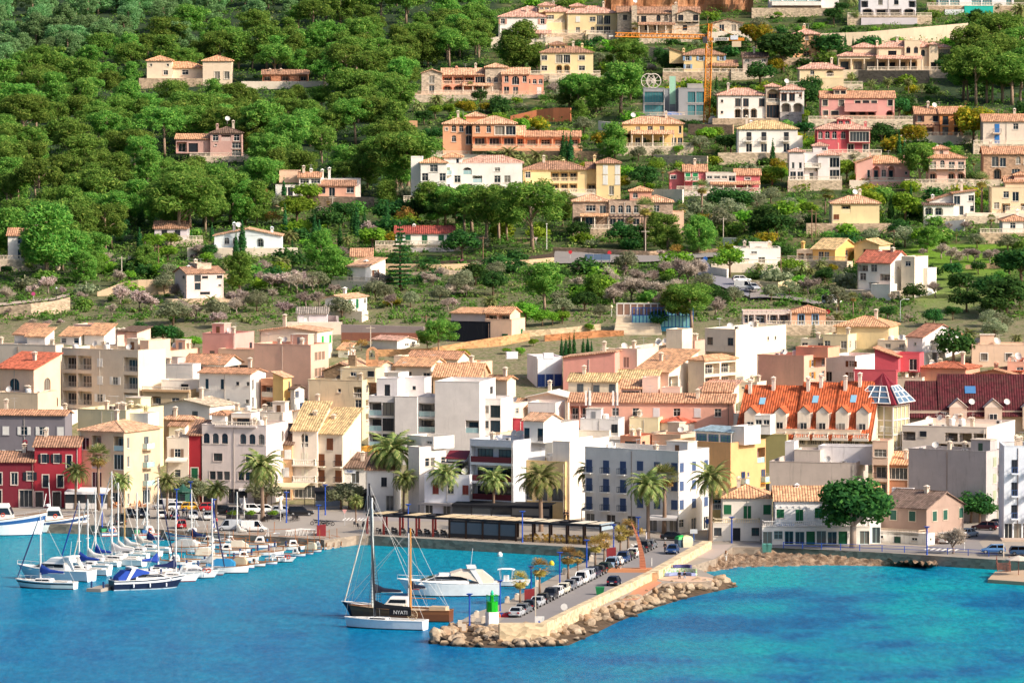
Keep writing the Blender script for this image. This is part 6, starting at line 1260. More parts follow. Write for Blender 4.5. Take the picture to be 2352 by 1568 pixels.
T('h','dark_tree',(150,640,240),(230,660,210),(60,640,130),(700,160,110),(640,1030,130),(950,1060,160),(1400,1190,150),(1180,1340,110),(1560,1010,130),(260,850,140),(1960,950,110),(1740,1000,140),(2230,1000,230),(2330,1050,300),(2050,1180,210),(1860,1280,200),(2200,1300,290),(1800,1150,200),(1570,1400,140),(1290,640,140),(520,560,110),(860,1010,110),(1730,60,60),(2320,1250,230),(2100,1330,180),(1740,1340,110),(1000,980,120))
T('h','bush_pine',(1520,770,200),(2340,900,200),(2150,1120,170),(110,600,190),(1600,690,110))
T('h','olive_tree',(330,440,130),(60,430,150),(180,350,130),(1040,690,120),(1330,720,160),(1480,660,110),(180,1180,130),(760,1260,180),(450,520,70),(1240,640,110),(2210,760,130),(1950,730,110),(1620,670,70),(2050,1400,130),(2160,1450,150),(1160,330,80),(340,1150,130))
T('h','yellow_tree',(710,940,70),(250,130,100),(460,1090,90))
T('h','fan_palm',(645,450,230),(685,450,220),(1990,470,380),(2085,440,180),(2185,430,170),(2070,640,200),(885,1340,230),(940,1340,110),(1330,1360,70),(1770,690,100))
T('h','low_palm',(830,1090,130),(440,960,140),(520,970,90),(860,850,130),(760,1370,110),(2260,640,90),(2000,620,80),(610,920,100),(80,930,90),(1000,200,100),(1180,240,60),(1860,210,100))
T('h','bare_tree',(1640,820,150),(1720,870,180),(1870,830,130),(1930,850,140),(2060,860,150),(1590,1150,160),(1870,1110,150),(1780,1060,110),(1580,1380,130),(1200,1330,60),(1360,1360,80),(1720,580,90),(1850,590,110),(540,1370,130),(690,1390,100),(840,620,80),(1490,800,90),(1950,920,90),(1240,1200,110),(1000,1170,90),(2120,830,110),(40,1100,110))
T('h','almond_tree',(430,530,80),(1100,620,60))
T('h','cypress',(1210,520,230),(1380,280,110),(370,400,150))
T('l','dark_tree',(1750,450,300))
T('l','low_palm',(1880,260,150),(2020,260,120),(2290,260,100))
T('l','olive_tree',(2100,230,170))
T('l','araucaria',(545,290,190))
T('k','cypress',(550,390,170),(590,390,150),(625,390,190),(665,385,200),(745,360,130),(785,355,130),(820,360,110))
T('j','pine',(1690,390,280),(1590,350,170))
T('k','mid_tree',(800,165,70),(60,370,60),(180,380,70),(300,300,70))
T('j','rust_tree',(1000,330,90),(860,330,90))
T('j','yellow_tree',(1900,430,100))
T('i','dark_tree',(1230,280,190),(1340,290,170),(1460,290,180),(1560,280,140),(1180,240,110))
T('i','mid_tree',(1740,330,120),(1640,270,60))
T('m','fan_palm',(205,640,500),(950,700,630))
T('m','windswept_palm',(730,690,480),(1165,740,430),(1610,780,480))
T('m','date_palm',(300,660,270),(-20,640,330))
T('n','date_palm',(845,805,720),(395,790,410),(1745,815,290))
T('n','olive_tree',(880,650,290),(1600,690,270),(1680,690,270),(150,640,280),(230,640,240))
T('q','date_palm',(285,800,770),(385,830,450),(795,870,560),(1235,890,530),(1680,1000,680),(2185,920,640))
T('r','date_palm',(585,1110,720))
T('r','fan_palm',(740,1045,660))
T('r','windswept_palm',(1185,1130,810))
T('s','ficus',(735,1040,640))
T('s','bare_tree',(1680,1095,350))
T('p','dry_palm',(385,890,280),(555,810,310),(795,690,290),(880,640,210),(1028,580,270),(1105,540,260),(1245,470,250),(1310,440,270))
T('s','dark_tree',(1850,800,330),(1930,800,300))
def blocked(u,v,w,h,Yt):
 for(x0,y0_,x1,y1,Yh,ph)in HB:
  if u+w>x0 and u-w<x1 and v>y0_ and v-h<y1 and Yt<Yh+6:return True
 return False
FR=random.Random(3);nf=0;v=6.0;pend=[]
while v<640:
 u=-20+FR.uniform(0,40)
 while u<1160:
  uu,vv=u+FR.uniform(-16,16),v+FR.uniform(-9,9)
  if inpoly(uu,vv,FOREST):pend.append((uu,vv))
  u+=49
 v+=25
FR.shuffle(pend)
for uu,vv in pend:
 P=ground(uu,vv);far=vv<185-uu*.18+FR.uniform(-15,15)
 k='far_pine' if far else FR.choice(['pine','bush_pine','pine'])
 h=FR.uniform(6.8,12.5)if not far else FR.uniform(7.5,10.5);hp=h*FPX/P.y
 if blocked(uu,vv,hp*.46,hp*.95,P.y):continue
 if uu>900 and vv>150 and FR.random()<.3:continue
 P.z-=.3;tree(k,P,h);nf+=1
 if nf>=285:break
nsh=0;pend=[]
v=20.0
while v<765:
 u=-20+FR.uniform(0,30)
 while u<2370:
  pend.append((u+FR.uniform(-14,14),v+FR.uniform(-8,8)));u+=50
 v+=19
FR.shuffle(pend)
ROADS=[(470,760,2010,920,'g'),(1700,860,2240,1220,'g')]
RD=[(*tp(t,a,b_),*tp(t,c,d_))for a,b_,c,d_,t in ROADS]
for uu,vv in pend:
 if inpoly(uu,vv,FOREST)or any(x0<uu<x1 and y0_<vv<y1 for x0,y0_,x1,y1 in RD)or inpoly(uu,vv,MEADOW):continue
 if vv>690+40*math.sin(uu*.01):continue
 P=ground(uu,vv);hs=FR.choice([2.2,2.6,3.2,3.8,4.4]);hp=hs*FPX/P.y
 if any(x0-6<uu<x1+6 and y0_<vv-2 and vv-hp*.6<y1 and P.y<Yh+14 for(x0,y0_,x1,y1,Yh,ph)in HB):continue
 kd=FR.choice(['dark','dark','dark','olive','mid','mid','light','pine','pine','yellow']if vv>200 else['dark','mid','pine','dark'])
 o=link('shrub',FR.choice(SHR[kd]),None,(P.x,P.y,P.z-.3),FR.uniform(0,6.28));q=hs/1.7;o.scale=(q*1.25,q*1.25,q)
 o['category']='shrub';TREES.append((o,'shrub_'+kd,(uu,vv)));nsh+=1
 if nsh>=290:break
for _ in range(34):
 uu,vv=FR.uniform(60,1900),FR.uniform(610,728);P=ground(uu,vv);h=FR.uniform(3.2,5.5);hp=h*FPX/P.y
 if not blocked(uu,vv,hp*.4,hp*.8,P.y)and not any(x0<uu<x1 and y0_<vv<y1 for x0,y0_,x1,y1 in RD):tree(FR.choice(['bare_tree','bare_tree','olive_tree']),P,h)
def undergrowth():
 Ps=[];Ns=[];Ss=[]
 for _ in range(11000):
  uu,vv=FR.uniform(-20,2372),FR.uniform(0,740)
  if any(x0<uu<x1 and y0_<vv<y1 for x0,y0_,x1,y1 in RD)or inpoly(uu,vv,MEADOW):continue
  G=ground(uu,vv)
  if vv>590 and FR.random()<.15:continue
  if any(x0-4<uu<x1+4 and y0_<vv-2<y1+6 and G.y<Yh+14 for(x0,y0_,x1,y1,Yh,ph)in HB):continue
  s=FR.choice([.5,.7,.9,1.2,1.6,2.0]);p,n,z=clump((G.x,G.y,G.z+.1),(s*1.4,s*1.4,s*.8),46,.22);Ps.append(p);Ns.append(n);Ss.append(z)
 o=link('undergrowth',leafmesh('undergrowth',leaves(np.concatenate(Ps),np.concatenate(Ns),np.concatenate(Ss)),LM['scrub']))
 tag(o,'low scrub and grass tufts covering the open hillside between houses','undergrowth');o['kind']='stuff'
undergrowth()
def name_trees():
 def where(u,v):
  best=min(HB,key=lambda b:(max(b[0]-u,0,u-b[2]))**2+(max(b[1]-v,0,v-b[3])*1.3)**2)
  x0,y0_,x1,y1,Yh,ph=best
  if v>y1-4 and x0-10<=u<=x1+10:
   f=(u-x0)/(x1-x0+1e-6);return('in front of the left side of ' if f<.33 else 'in front of the middle of ' if f<.67 else 'in front of the right side of ')+ph if v<y1+40 else 'below '+ph
  if v<y0_+4 and x0<=u<=x1:return 'above '+ph
  side='left of ' if u<(x0+x1)/2 else 'right of '
  gap=max(x0-u,u-x1,0)
  vert='uphill and ' if v<y0_ else 'downhill and ' if v>y1+12 else('close ' if gap<40 else 'well ' if gap>130 else '')
  return vert+side+ph
 groups={}
 for root,kind,(u,v)in TREES:
  sh=kind.startswith('shrub_')
  d={'dark':'dark green rounded shrub','olive':'grey green shrub','mid':'leafy green shrub','light':'bright green shrub','pine':'small pine like shrub','yellow':'yellowish shrub'}[kind[6:]]if sh else DESC[kind]
  groups.setdefault(d+' '+where(u,v),[]).append((root,u,v))
 def fit(x):
  for a in('the left side of ','the middle of ','the right side of ','close ','well ','uphill and ','downhill and '):
   if len(x.split())>12:x=x.replace(a,'')
  return x
 merged={}
 for lab,lst in groups.items():merged.setdefault(fit(lab),[]).extend(lst)
 groups=merged
 for lab,lst in groups.items():
  if len(lst)==2:
   lst.sort(key=lambda q:q[2]);dv,du=lst[1][2]-lst[0][2],abs(lst[1][1]-lst[0][1])
   a,b=('upper','lower')if dv>du*.6 else(('left','right')if lst[0][1]<lst[1][1]else('right','left'))
   for(o,_,_),w_ in zip(lst,(a,b)):o['label']=w_+' of two, '+lab
  elif len(lst)==3:
   lst.sort(key=lambda q:q[1])
   for(o,_,_),w_ in zip(lst,('leftmost','middle','rightmost')):o['label']=w_+' of three, '+lab
  else:
   for o,_,_ in lst:
    o['label']=lab
    if len(lst)>1:o['group']=lab+'s'
name_trees()
def frame(t,x,y,th,Y=None,z=None):
 """local frame like a building's: returns (root location, rotation, metres per tile pixel)"""
 c=tp(t,x,y);P=at_depth(*c,Y)if Y else(on_z(*c,z)if z is not None else ground(*c))
 return P,-R(th),P.y/FPX*KD/TILES[t][2]
def red_roofs():
 blk=[o for o in COL.objects if o.get('label','').startswith('long red roofed terrace block')][0]
 P,rz,m=blk.location,blk.rotation_euler.z,None
 m=P.y/FPX*KD/2.146
 L=775*m/math.cos(R(14));redt=tiles('#cf6a42')
 hz=(1240-1010)*m;secs=[(-L-6.5,-L*.74,.2),(-L*.74,-L*.33,.9),(-L*.33,2.0,1.2)]
 for i,(xa,xb,dz)in enumerate(secs):
  b=MB();z0=hz-1.6;ym=9.5;zr=hz+7.2+dz
  ps=[(xa,-.8,z0),(xb,-.8,z0),(xb,ym,zr),(xa,ym,zr)]
  b.add(ps+[(p[0],p[1],p[2]-.2)for p in ps],[(0,1,2,3),(7,6,5,4),(0,4,5,1),(1,5,6,2),(2,6,7,3),(3,7,4,0)])
  b.add([(xa,ym,zr),(xb,ym,zr),(xb,ym+6,zr-3.5),(xa,ym+6,zr-3.5)],[(0,1,2,3)])
  r=b.build('roof',redt,blk)
  w=MB()
  for xx in(xa+.05,xb-.05):w.add([(xx,0,z0-.3),(xx,11,z0-.3),(xx,ym+.2,zr-.22),(xx,ym,zr-.22)],[(0,1,2,3)])
  w.build('gable_wall',plaster('#efdcc6'),blk)
  n=max(2,int((xb-xa)/4.2))
  for k in range(n):
   x=xa+(xb-xa)*(k+.5)/n
   d=MB();yb_,zb_=3.0,z0+(3.0+.8)/(ym+.8)*(zr-z0)
   d.box(x-1.15,1.0,z0-.5,x+1.15,yb_+2.2,zb_+1.05);dm=d.build('dormer',plaster('#f4e6d2'),blk)
   q=MB();e=zb_+1.05
   q.add([(x-1.3,.75,e),(x,.75,e+1.3),(x+1.3,.75,e),(x-1.3,5,e),(x,6,e+1.3),(x+1.3,5,e)],[(0,1,4,3),(1,2,5,4)])
   q.build('dormer_roof',redt,dm)
   MB().add([(x-1.15,.99,e),(x+1.15,.99,e),(x,.99,e+1.15)],[(0,1,2)]).build('dormer_gable',plaster('#f8efe2'),dm)
   o=link('window',frame_mesh(1.3,1.9,'#e9e4da',None,.1),dm,(x,.93,z0+.9));link('pane',pane_mesh(1.3,1.9),o)
   link('balustrade',rail_mesh(2.6,.9,'bal','#f0e6d6'),blk,(x,-1.0,z0+.1))
   MB().box(x-1.5,-1.1,z0-.25,x+1.5,.95,z0+.1).build('balcony',plaster('#f0e2d0'),blk)
   if k%2==0:
    f=.62;yy=-.8+(ym+.8)*f;zz=z0+(zr-z0)*f+.05;sl=(zr-z0)/(ym+.8)
    s=MB();s.add([(x+.6,yy,zz),(x+1.7,yy,zz),(x+1.7,yy+1.3,zz+1.3*sl),(x+.6,yy+1.3,zz+1.3*sl)],[(0,1,2,3)]);s.v=[(a,b_,c+.08)for a,b_,c in s.v]
    s.build('skylight',plain('#8fc0d9',.1),blk)
  link('chimney',chimney_mesh('#efe0d0',1.3),blk,((xa+xb)/2,ym-.8,zr-.3));link('chimney',chimney_mesh('#efe0d0',1.3),blk,(xa+1.2,ym-1.5,zr-.8))
red_roofs()
def maroon_roof():
 blk=[o for o in COL.objects if o.get('label','').startswith('long building under a dark maroon')][0]
 m=blk.location.y/FPX*KD/2.146;L=1020*m;hz=(1020-845)*m;mt=tiles('#5a272d')
 b=MB();z0=hz-.8;zr=hz+6.3;ym=9
 for xa,xb,dz in((-L,-L+7.5,-1.2),(-L+6.0,3,0)):
  ps=[(xa,-.9,z0+dz*.2),(xb,-.9,z0+dz*.2),(xb,ym+dz,zr+dz),(xa,ym+dz,zr+dz)]
  b.add(ps+[(p[0],p[1],p[2]-.2)for p in ps],[(0,1,2,3),(7,6,5,4),(0,4,5,1),(1,5,6,2),(2,6,7,3),(3,7,4,0)])
  b.add([(xa,ym+dz,zr+dz),(xb,ym+dz,zr+dz),(xb,ym+7,zr-3.4),(xa,ym+7,zr-3.4)],[(0,1,2,3)])
  b.add([(xa+.1,0,z0),(xa+.1,ym+dz,zr+dz-.2),(xa+.1,ym+6,zr-3.2),(xa+.1,ym+6,z0)],[(0,1,2,3)])
 b.build('roof',mt,blk)
 for k,x in enumerate([-L+9.5,-L+16,-L+23,-L+30]):
  e=z0+1.6;d=MB().box(x-1.6,-1.2,z0-2.4,x+1.6,3,e);dm=d.build('dormer',plaster('#cbb7a6'),blk)
  q=MB();q.add([(x-1.9,-1.5,e-.1),(x,-1.5,e+1.5),(x+1.9,-1.5,e-.1),(x-1.9,3,e-.1),(x,5,e+1.5),(x+1.9,3,e-.1)],[(0,1,4,3),(1,2,5,4)]);q.build('dormer_roof',plaster('#d9c9ba'),dm)
  MB().add([(x-1.6,-1.21,e),(x+1.6,-1.21,e),(x,-1.21,e+1.35)],[(0,1,2)]).build('dormer_gable',plaster('#e3d4c6'),dm)
  o=link('window',frame_mesh(1.5,2.0,'#f0ece6',None,.1),dm,(x,-1.27,z0-1.6));link('pane',pane_mesh(1.5,2.0),o)
  link('satellite_dish',dish_mesh(),blk,(x+2.6,1.5,z0+1.2),.3)
 MB().add([(-L+11,4.2,z0+3.83),(-L+13,4.2,z0+3.83),(-L+13,5.9,z0+5.05),(-L+11,5.9,z0+5.05)],[(0,1,2,3)]).build('skylight',plain('#4f7fb0',.1),blk)
maroon_roof()
def pyramid_tower():
 P,rz,m=frame('l',1225,1180,28)
 root=thing('glass_tower','glazed octagonal stair tower under a steep maroon pyramid roof','tower',P,rz)
 H_=(1180-800)*m;W=7.2
 fr=MB();g=MB();n=4
 g.box(-W+.15,.15,-4,-.15,W-.15,H_)
 for i in range(n+1):
  x=-W*i/n;fr.box(x-.09,-.05,-4,x+.09,.15,H_);fr.box(-.15,-x-.09,-4,.05,-x+.09,H_)
 for z in(0,H_*.33,H_*.66,H_-.15):fr.box(-W-.1,-.08,z,.1,.14,z+.18);fr.box(-.14,-.08,z,.1,W+.1,z+.18)
 g.build('glazing',plain('#c4bd98',.12),root);fr.build('frame',plain('#f0ece4',.6),root)
 cx,cy=-W/2,W/2;ap=(cx,cy,H_+(800-520)*m*.98);e=.9
 base=[(cx-W/2-e,cy-W/2-e,H_+.3),(cx+W/2+e,cy-W/2-e,H_+.3),(cx+W/2+e,cy+W/2+e,H_+.3),(cx-W/2-e,cy+W/2+e,H_+.3)]
 b=MB();b.add(base+[ap],[(0,1,4),(1,2,4),(2,3,4),(3,0,4),(3,2,1,0)])
 for i in range(4):
  for k in range(1,12):
   q=Vector(base[i]).lerp(Vector(base[(i+1)%4]),k/12);b.tube([q,q.lerp(Vector(ap),.96*(1-abs(k-6)/7))],.06,3)
 b.build('roof',plain('#7e2631',.5),root)
 for i in(0,1):
  A,B=Vector(base[i]),Vector(base[(i+1)%4]);nrm=(B-A).cross(Vector(ap)-A).normalized();Mid=(A+B)/2
  lo0,lo1=A.lerp(B,.1),A.lerp(B,.9);hi=.53
  q=[lo0.lerp(Mid,.0),lo1,lo1.lerp(Vector(ap),hi),lo0.lerp(Vector(ap),hi)]
  p=MB().add([tuple(v+nrm*.35)for v in q]+[tuple(v)for v in q],[(0,1,2,3),(0,4,5,1),(1,5,6,2),(2,6,7,3),(3,7,4,0)]).build('roof_glazing',plain('#5d7890',.1),root)
  f=MB()
  for s in(0,1/3,2/3,1):f.tube([q[0].lerp(q[1],s)+nrm*.4,q[3].lerp(q[2],s)+nrm*.4],.12,4)
  for s in(0,1/3,2/3,1):f.tube([q[0].lerp(q[3],s)+nrm*.4,q[1].lerp(q[2],s)+nrm*.4],.1,4)
  f.build('glazing_bars',plain('#f4f0ea',.5),p)
 for z,nm in((-.2,'r'),(H_*.42,'r')):
  link('railing',rail_mesh(9,1.5,'iron','#e9eef0'),root,(2.5,-1.4,z))
pyramid_tower()
def F(t,col,roof,box,th,label,ph,**k):H(t,TH_,'house',label,ph,box,th,col,roof,**k)
TH_='house'
F('k','warm','gable',(1200,1700,1800,1010,880),18,'warm house front with small windows under the long pink terrace','the low warm front',f='.w..w.w',rc='o',d=7)
F('k','#efe3d4','flat',(640,980,1080,1250,1060),18,'pale house with pipes on its roof below the phone mast block','the pipe roof house',f='..n..',deck='#cdbfae')
F('k','blush','flat',(1230,1690,1800,760,630),18,'blush pink house with flat roofs and pipes behind the long pink terrace','the pipe blush house',f='.n...n.',deck='#e0b4a0')
F('j','white','flat',(1130,1330,1420,760,540),25,'white flat roofed house behind the modern white apartments','the white rear house',f='.d|.w',deck='#e0d4c4')
F('j','cream','gable',(1300,1620,1760,640,480),22,'cream house with huge satellite dish and tiled roof near the church','the giant dish house',f='.w.d',rc='o',ext=[('dish',1385,470,1.0)])
F('j','peach','flat',(1885,2030,2170,620,450),25,'peach house with laundry terrace near the blue trimmed house','the laundry terrace house',f='.n',deck='#d9b496')
F('j','#d8b490','gable',(1640,2060,2140,720,575),8,'low house with a long tiled eave behind the modern white apartments','the long eave house',f='.w.w.',rc='o')
F('j','cream','gable',(1400,1860,1960,520,415),18,'cream roofed house below the single pine near the church','the pine side house',f='',rc='t')
F('j','white','gable',(1090,1318,1490,330,250),40,'white cottage behind a red picket fence on the earth road','the picket fence cottage',f='...',s='.wE',rc='p',pitch=.22)
F('j','warm','gable',(960,1130,1310,640,500),30,'tile roofed church nave side with wooden pergola','the church nave',f='..',rc='o',pitch=.3)
F('i','#efe4dc','flat',(430,640,790,1000,880),20,'grey white house with roof vents beside the fan window house','the vent house',f='.w.',deck='#9aa4b4')
F('i','blush','flat',(770,1005,1055,920,620),20,'blush house with dark doorway below the cream balcony apartments','the blush doorway house',f='.|.d|..'.replace('|..',''),deck='#d9c4b0')
F('i','white','flat',(970,1240,1300,1000,740),20,'white worn house with striped chimney below the blush doorway house','the striped chimney house',f='..|..',deck='#d9cdbd')
F('i','white','shed',(425,510,560,800,560),15,'narrow white house with small paired windows beside the fan window house','the narrow white house',f='w|.|w',rc='b',d=5)
F('i','cream','flat',(2010,2240,2360,1130,880),25,'cream house with dishes behind the arched stone building','the dish cream house',f='..|w.',deck='#d9c0a4')
F('l','cream','flat',(1250,1480,1780,690,560),18,'cream house with roof cube behind the maroon roofed building','the roof cube cream house',f='',deck='#cfc0ac')
F('l','#e6b49c','flat',(1000,1330,1460,500,430),20,'low pink house with roof tanks left of the salmon row','the tank house',f='.n.n',deck='#c98a80')
F('l','salmon','flat',(2210,2352,2420,680,425),6,'salmon block at the right edge beside the brick arch row','the right edge salmon block',f='.w|.w',deck='#d99a84')
F('l','cream','flat',(-100,60,150,760,600),24,'pink grey block with roof vent left of the salmon end wall building','the roof vent block',f='..|n.',deck='#d9b49c')
F('l','warm','flat',(1100,1330,1420,345,240),18,'cream annexe with orange awning right of the striped cream house','the awning annexe',f='.w.w')
F('l','#ead9cc','flat',(1480,1700,1860,560,470),14,'small cream yard building with chimneys beneath the tall cypress like tree','the yard building',f='.w')
F('k','cream','gable',(1790,2080,2240,820,690),24,'pinkish corner house with shed roof at the end of the long pink terrace','the corner shed house',f='.n.n',rc='p')
F('k','#efd9c4','flat',(-60,60,250,1060,820),30,'cream house with laundry terrace left of the crimson terrace house','the drying terrace house',f='',s='...|.w.',deck='#d9c4ae')
F('j','#e2cbb0','flat',(2110,2240,2380,1330,1075),30,'cream house with red tiled edge left of the crimson terrace house','the red edge house',f='.|.',s='w.|w.',rc='o')
F('j','white','flat',(300,480,520,960,850),20,'white low house with courtyard palm below the flaking cream building','the courtyard palm house',f='..',deck='#d9cdbd')
F('j','#efe0d0','flat',(0,295,380,1250,895),16,'cream building with roof dishes left of the white balustrade building','the dish roof cream building',f='..|ww.|..',deck='#d9c4ae')
F('r','#d8c4b0','flat',(620,900,1060,330,80),30,'beige rear block with a fan shaped aerial behind the hotel roof','the beige rear block',f='..|..',deck='#c9b49c')
for t_,bx_,c_,r_,f_,lb_,p_ in(('k',(1820,2140,2250,1130,905),'white','flat','.b.w','white house with roof posts between the long pink terrace and the red roofed block','the roof post house'),('j',(790,880,930,400,330),'white','shed','.w','tiny white annexe with orange roof right of the green shutter gable house','the white annexe'),('j',(1290,1360,1420,560,390),'cream','flat','n','slim cream wall tower behind the giant dish house','the slim wall tower'),('j',(1450,1720,1790,600,470),'warm','flat','.c.w','low warm house with shaded roof terrace behind the giant dish house','the shaded terrace house'),('k',(900,1030,1100,420,330),'cream','flat','.w','cream yard house beside the bright pink house','the yard house'),('k',(1120,1330,1420,480,370),'blush','flat','.n.','blush low house with pipe chimneys behind the broad tiled house','the pipe chimney house'),('k',(250,520,600,1010,850),'white','shed','.w.w','white lean-to house with laundry line left of the long pink terrace','the laundry line house'),('k',(20,210,260,960,800),'cream','gable','w.w','cream gabled house left of the laundry line house','the left gable house'),('l',(1350,1500,1580,460,350),'white','flat','.w','small white house in front of the yellow blind house','the small front house'),('l',(440,640,700,330,230),'cream','flat','w.w','cream low house with tree left of the striped cream house','the low tree house'),('i',(1000,1290,1360,760,620),'peach','gable','.w.','peach tiled house between the cream balcony apartments and the plain white box','the peach gap house')):F(t_,c_,r_,bx_,22,lb_,p_,f=f_,rc='o')
def canopy(t,pts,zt,label,col,depth,frontcol=None,name='awning_terrace'):
 (xl,yl),(xr,yr)=pts;A,B=on_z(*tp(t,xl,yl),QUAY),on_z(*tp(t,xr,yr),QUAY);d=(B-A);L=d.length;rz=math.atan2(d.y,d.x)
 root=thing(name,label,'canopy',A,rz)
 b=MB();b.add([(0,0,zt-.35),(L,0,zt-.35),(L,depth,zt),(0,depth,zt)],[(0,1,2,3)]);b.add([(0,0,zt-.38),(L,0,zt-.38),(L,depth,zt-.03),(0,depth,zt-.03)],[(3,2,1,0)])
 b.box(0,-.03,zt-.75,L,0,zt-.35);b.build('canvas',plain(col,.9),root)
 n=max(2,int(L/3.5)+1)
 for i in range(n):x=L*i/(n-1);MB().box(x-.05,.02,0,x+.05,.12,zt-.4).build('post',plain('#3a3a3e',.6),root)
 if frontcol:
  for i in range(n-1):
   x0,x1=L*i/(n-1)+.12,L*(i+1)/(n-1)-.12;MB().box(x0,.05,.1,x1,.09,1.1).build('screen',plain(frontcol,.4),root);MB().box(x0,.055,1.1,x1,.085,zt-.5).build('pane',glass(0),root)
 return root
canopy('n',[(-640,655),(-380,655)],3.0,'dark red awning terrace in front of the low dark red house','#7a2a34',5)
canopy('m',[(625,690),(1040,692)],3.4,'white glass walled restaurant front with flat roof at the stone corner apartments','#e9e9ec',6,'#e6e2de','restaurant_front')
canopy('n',[(-60,560),(270,560)],3.3,'pale awning roofs in front of the narrow deep red house','#dcd2c0',7)
canopy('n',[(280,610),(610,615)],3.2,'black canopy under the arched stone building','#3a3236',5)
canopy('n',[(615,640),(840,640)],3.1,'white tent roof with clear sides left of the cream framed canopy','#ece9e6',5,'#e6e6ea')
canopy('n',[(930,650),(1250,655)],3.6,'cream framed canopy with open slatted top beside the olive tree','#e0cfa6',5)
canopy('n',[(1350,670),(1620,665)],3.2,'black awning and grey terrace front under the brown shutter building','#24262c',4,'#8f98a4')
canopy('n',[(1700,690),(1990,680)],3.1,'dark wooden restaurant front with a red painted panel beside the short palm','#26262b',4,'#4a4340')
canopy('q',[(530,870),(850,885)],3.0,'grey slatted canopy with brown fascia under the red shutter house','#a9a4a2',4)
canopy('q',[(840,890),(1400,905)],3.1,'black awning with white blinds under the maroon balcony building','#1d1f26',4,'#d9d4cf')
canopy('q',[(1400,905),(1760,915)],3.1,'dark glazed restaurant front under the arched restaurant house','#23252c',4,'#3a3a40')
canopy('q',[(2060,945),(2330,955)],3.3,'slate blue awning along the front of the blue shuttered hotel','#3f5468',3)
canopy('r',[(590,1045),(860,1050)],3.0,'pale grey awning over the corner shop of the hotel','#c9c6c4',2)
def pergola():
 A=on_z(*tp('q',45,1020),QUAY);B=on_z(*tp('q',2240,1130),QUAY);d=B-A;L=d.length;rz=math.atan2(d.y,d.x)
 root=thing('pergola','long dark flat pergola with slatted roof panels along the quay edge','pergola',A,rz);D_=6.5;h=3.0;dk=plain('#2c2b30',.7)
 b=MB()
 for y in(0,D_*.5,D_):b.box(-.2,y-.12,h,L+.2,y+.12,h+.32)
 n=14
 for i in range(n+1):x=L*i/n;b.box(x-.12,.12,h+.06,x+.12,D_-.12,h+.3)
 b.build('beams',dk,root)
 for i in range(n+1):
  x=L*i/n
  for y in(0,D_):MB().box(x-.14,y-.13,0,x+.14,y+.13,h).build('post',plain('#a8433c' if i<5 else '#3a2a24',.8),root)
 s=MB()
 for i in range(4,9):
  for k in range(12):x=L*i/n+.25+(L/n-.5)*k/12;s.box(x,.2,h+.33,x+.16,D_-.2,h+.38)
 s.build('roof_slats',plain('#cdb896',.8),root)
 for i,c in((0,'#c9b48c'),(2,'#cdb894'),(9,'#e0d2b8'),(10,'#d9ccb0'),(12,'#e6dcc8'),(13,'#dccfb6')):
  MB().box(L*i/n+.3,.6,h+.33,L*(i+1)/n-.5,D_-.6,h+.37).build('roof_panel',plain(c,.8),root)
 for i in range(5,9):MB().box(L*i/n+.2,-.03,.15,L*(i+1)/n-.2,.03,.8).build('screen',plain('#2a2b31',.5),root);MB().box(L*i/n+.2,-.02,.8,L*(i+1)/n-.2,.02,h-.35).build('pane',plain('#5d6470',.15),root);MB().box(L*i/n+.2,-.03,h-.35,L*(i+1)/n-.2,.03,h-.03).build('fascia',dk,root)
 MB().box(L-.2,-.1,h-.6,L+.1,D_*.7,h+.5).build('end_sign',plain('#9fb0ba',.5),root)
 return A,rz,L,D_
PA,PRZ,PL,PD=pergola()
def onperg(x,y):c,s=math.cos(PRZ),math.sin(PRZ);return Vector((PA.x+x*c-y*s,PA.y+x*s+y*c,QUAY))
def chairm(col):
 def mk():
  b=MB();b.box(-.23,-.23,.42,.23,.23,.47)
  b.prof([(-.25,.47),(.25,.47),(.22,.95),(-.22,.95)],.2,.24)
  for sx in(-1,1):
   b.box(sx*.25-.02,-.2,.62,sx*.25+.02,.22,.66)
   for sy in(-1,1):b.box(sx*.2-.02,sy*.2-.02,0,sx*.2+.02,sy*.2+.02,.42)
  return b.mesh('cafe_chair',plain(col,.7))
 return cached(('chair',col),mk)
def tablem(col,rnd=False):
 def mk():
  b=MB()
  if rnd:b.lathe([(.4,.72),(.4,.75)],12)
  else:b.box(-.4,-.4,.72,.4,.4,.75)
  b.box(-.035,-.035,.03,.035,.035,.72);b.box(-.25,-.25,0,.25,.25,.03);return b.mesh('cafe_table',plain(col,.5))
 return cached(('table',col,rnd),mk)
fr2=random.Random(8)
for i in range(13):
 for j in range(3):
  x=PL*9.1/14+(PL*4.7/14)*(i+.5)/13;y=.8+j*1.9;P=onperg(x,y)
  o=link('cafe_table',tablem('#d9c9b4'),None,P,PRZ+fr2.uniform(-.2,.2));tag(o,'pale square cafe table under the open end of the quay pergola','table','pale cafe tables under the pergola')
  for a in(0,math.pi):
   if fr2.random()<.9:
    q=PRZ+a+fr2.uniform(-.3,.3);o=link('cafe_chair',chairm('#d9b25e'),None,(P.x+.62*math.sin(q)*1,P.y-.62*math.cos(q),QUAY),q+math.pi);tag(o,'yellow wicker cafe chair under the open end of the quay pergola','chair','yellow cafe chairs under the pergola')
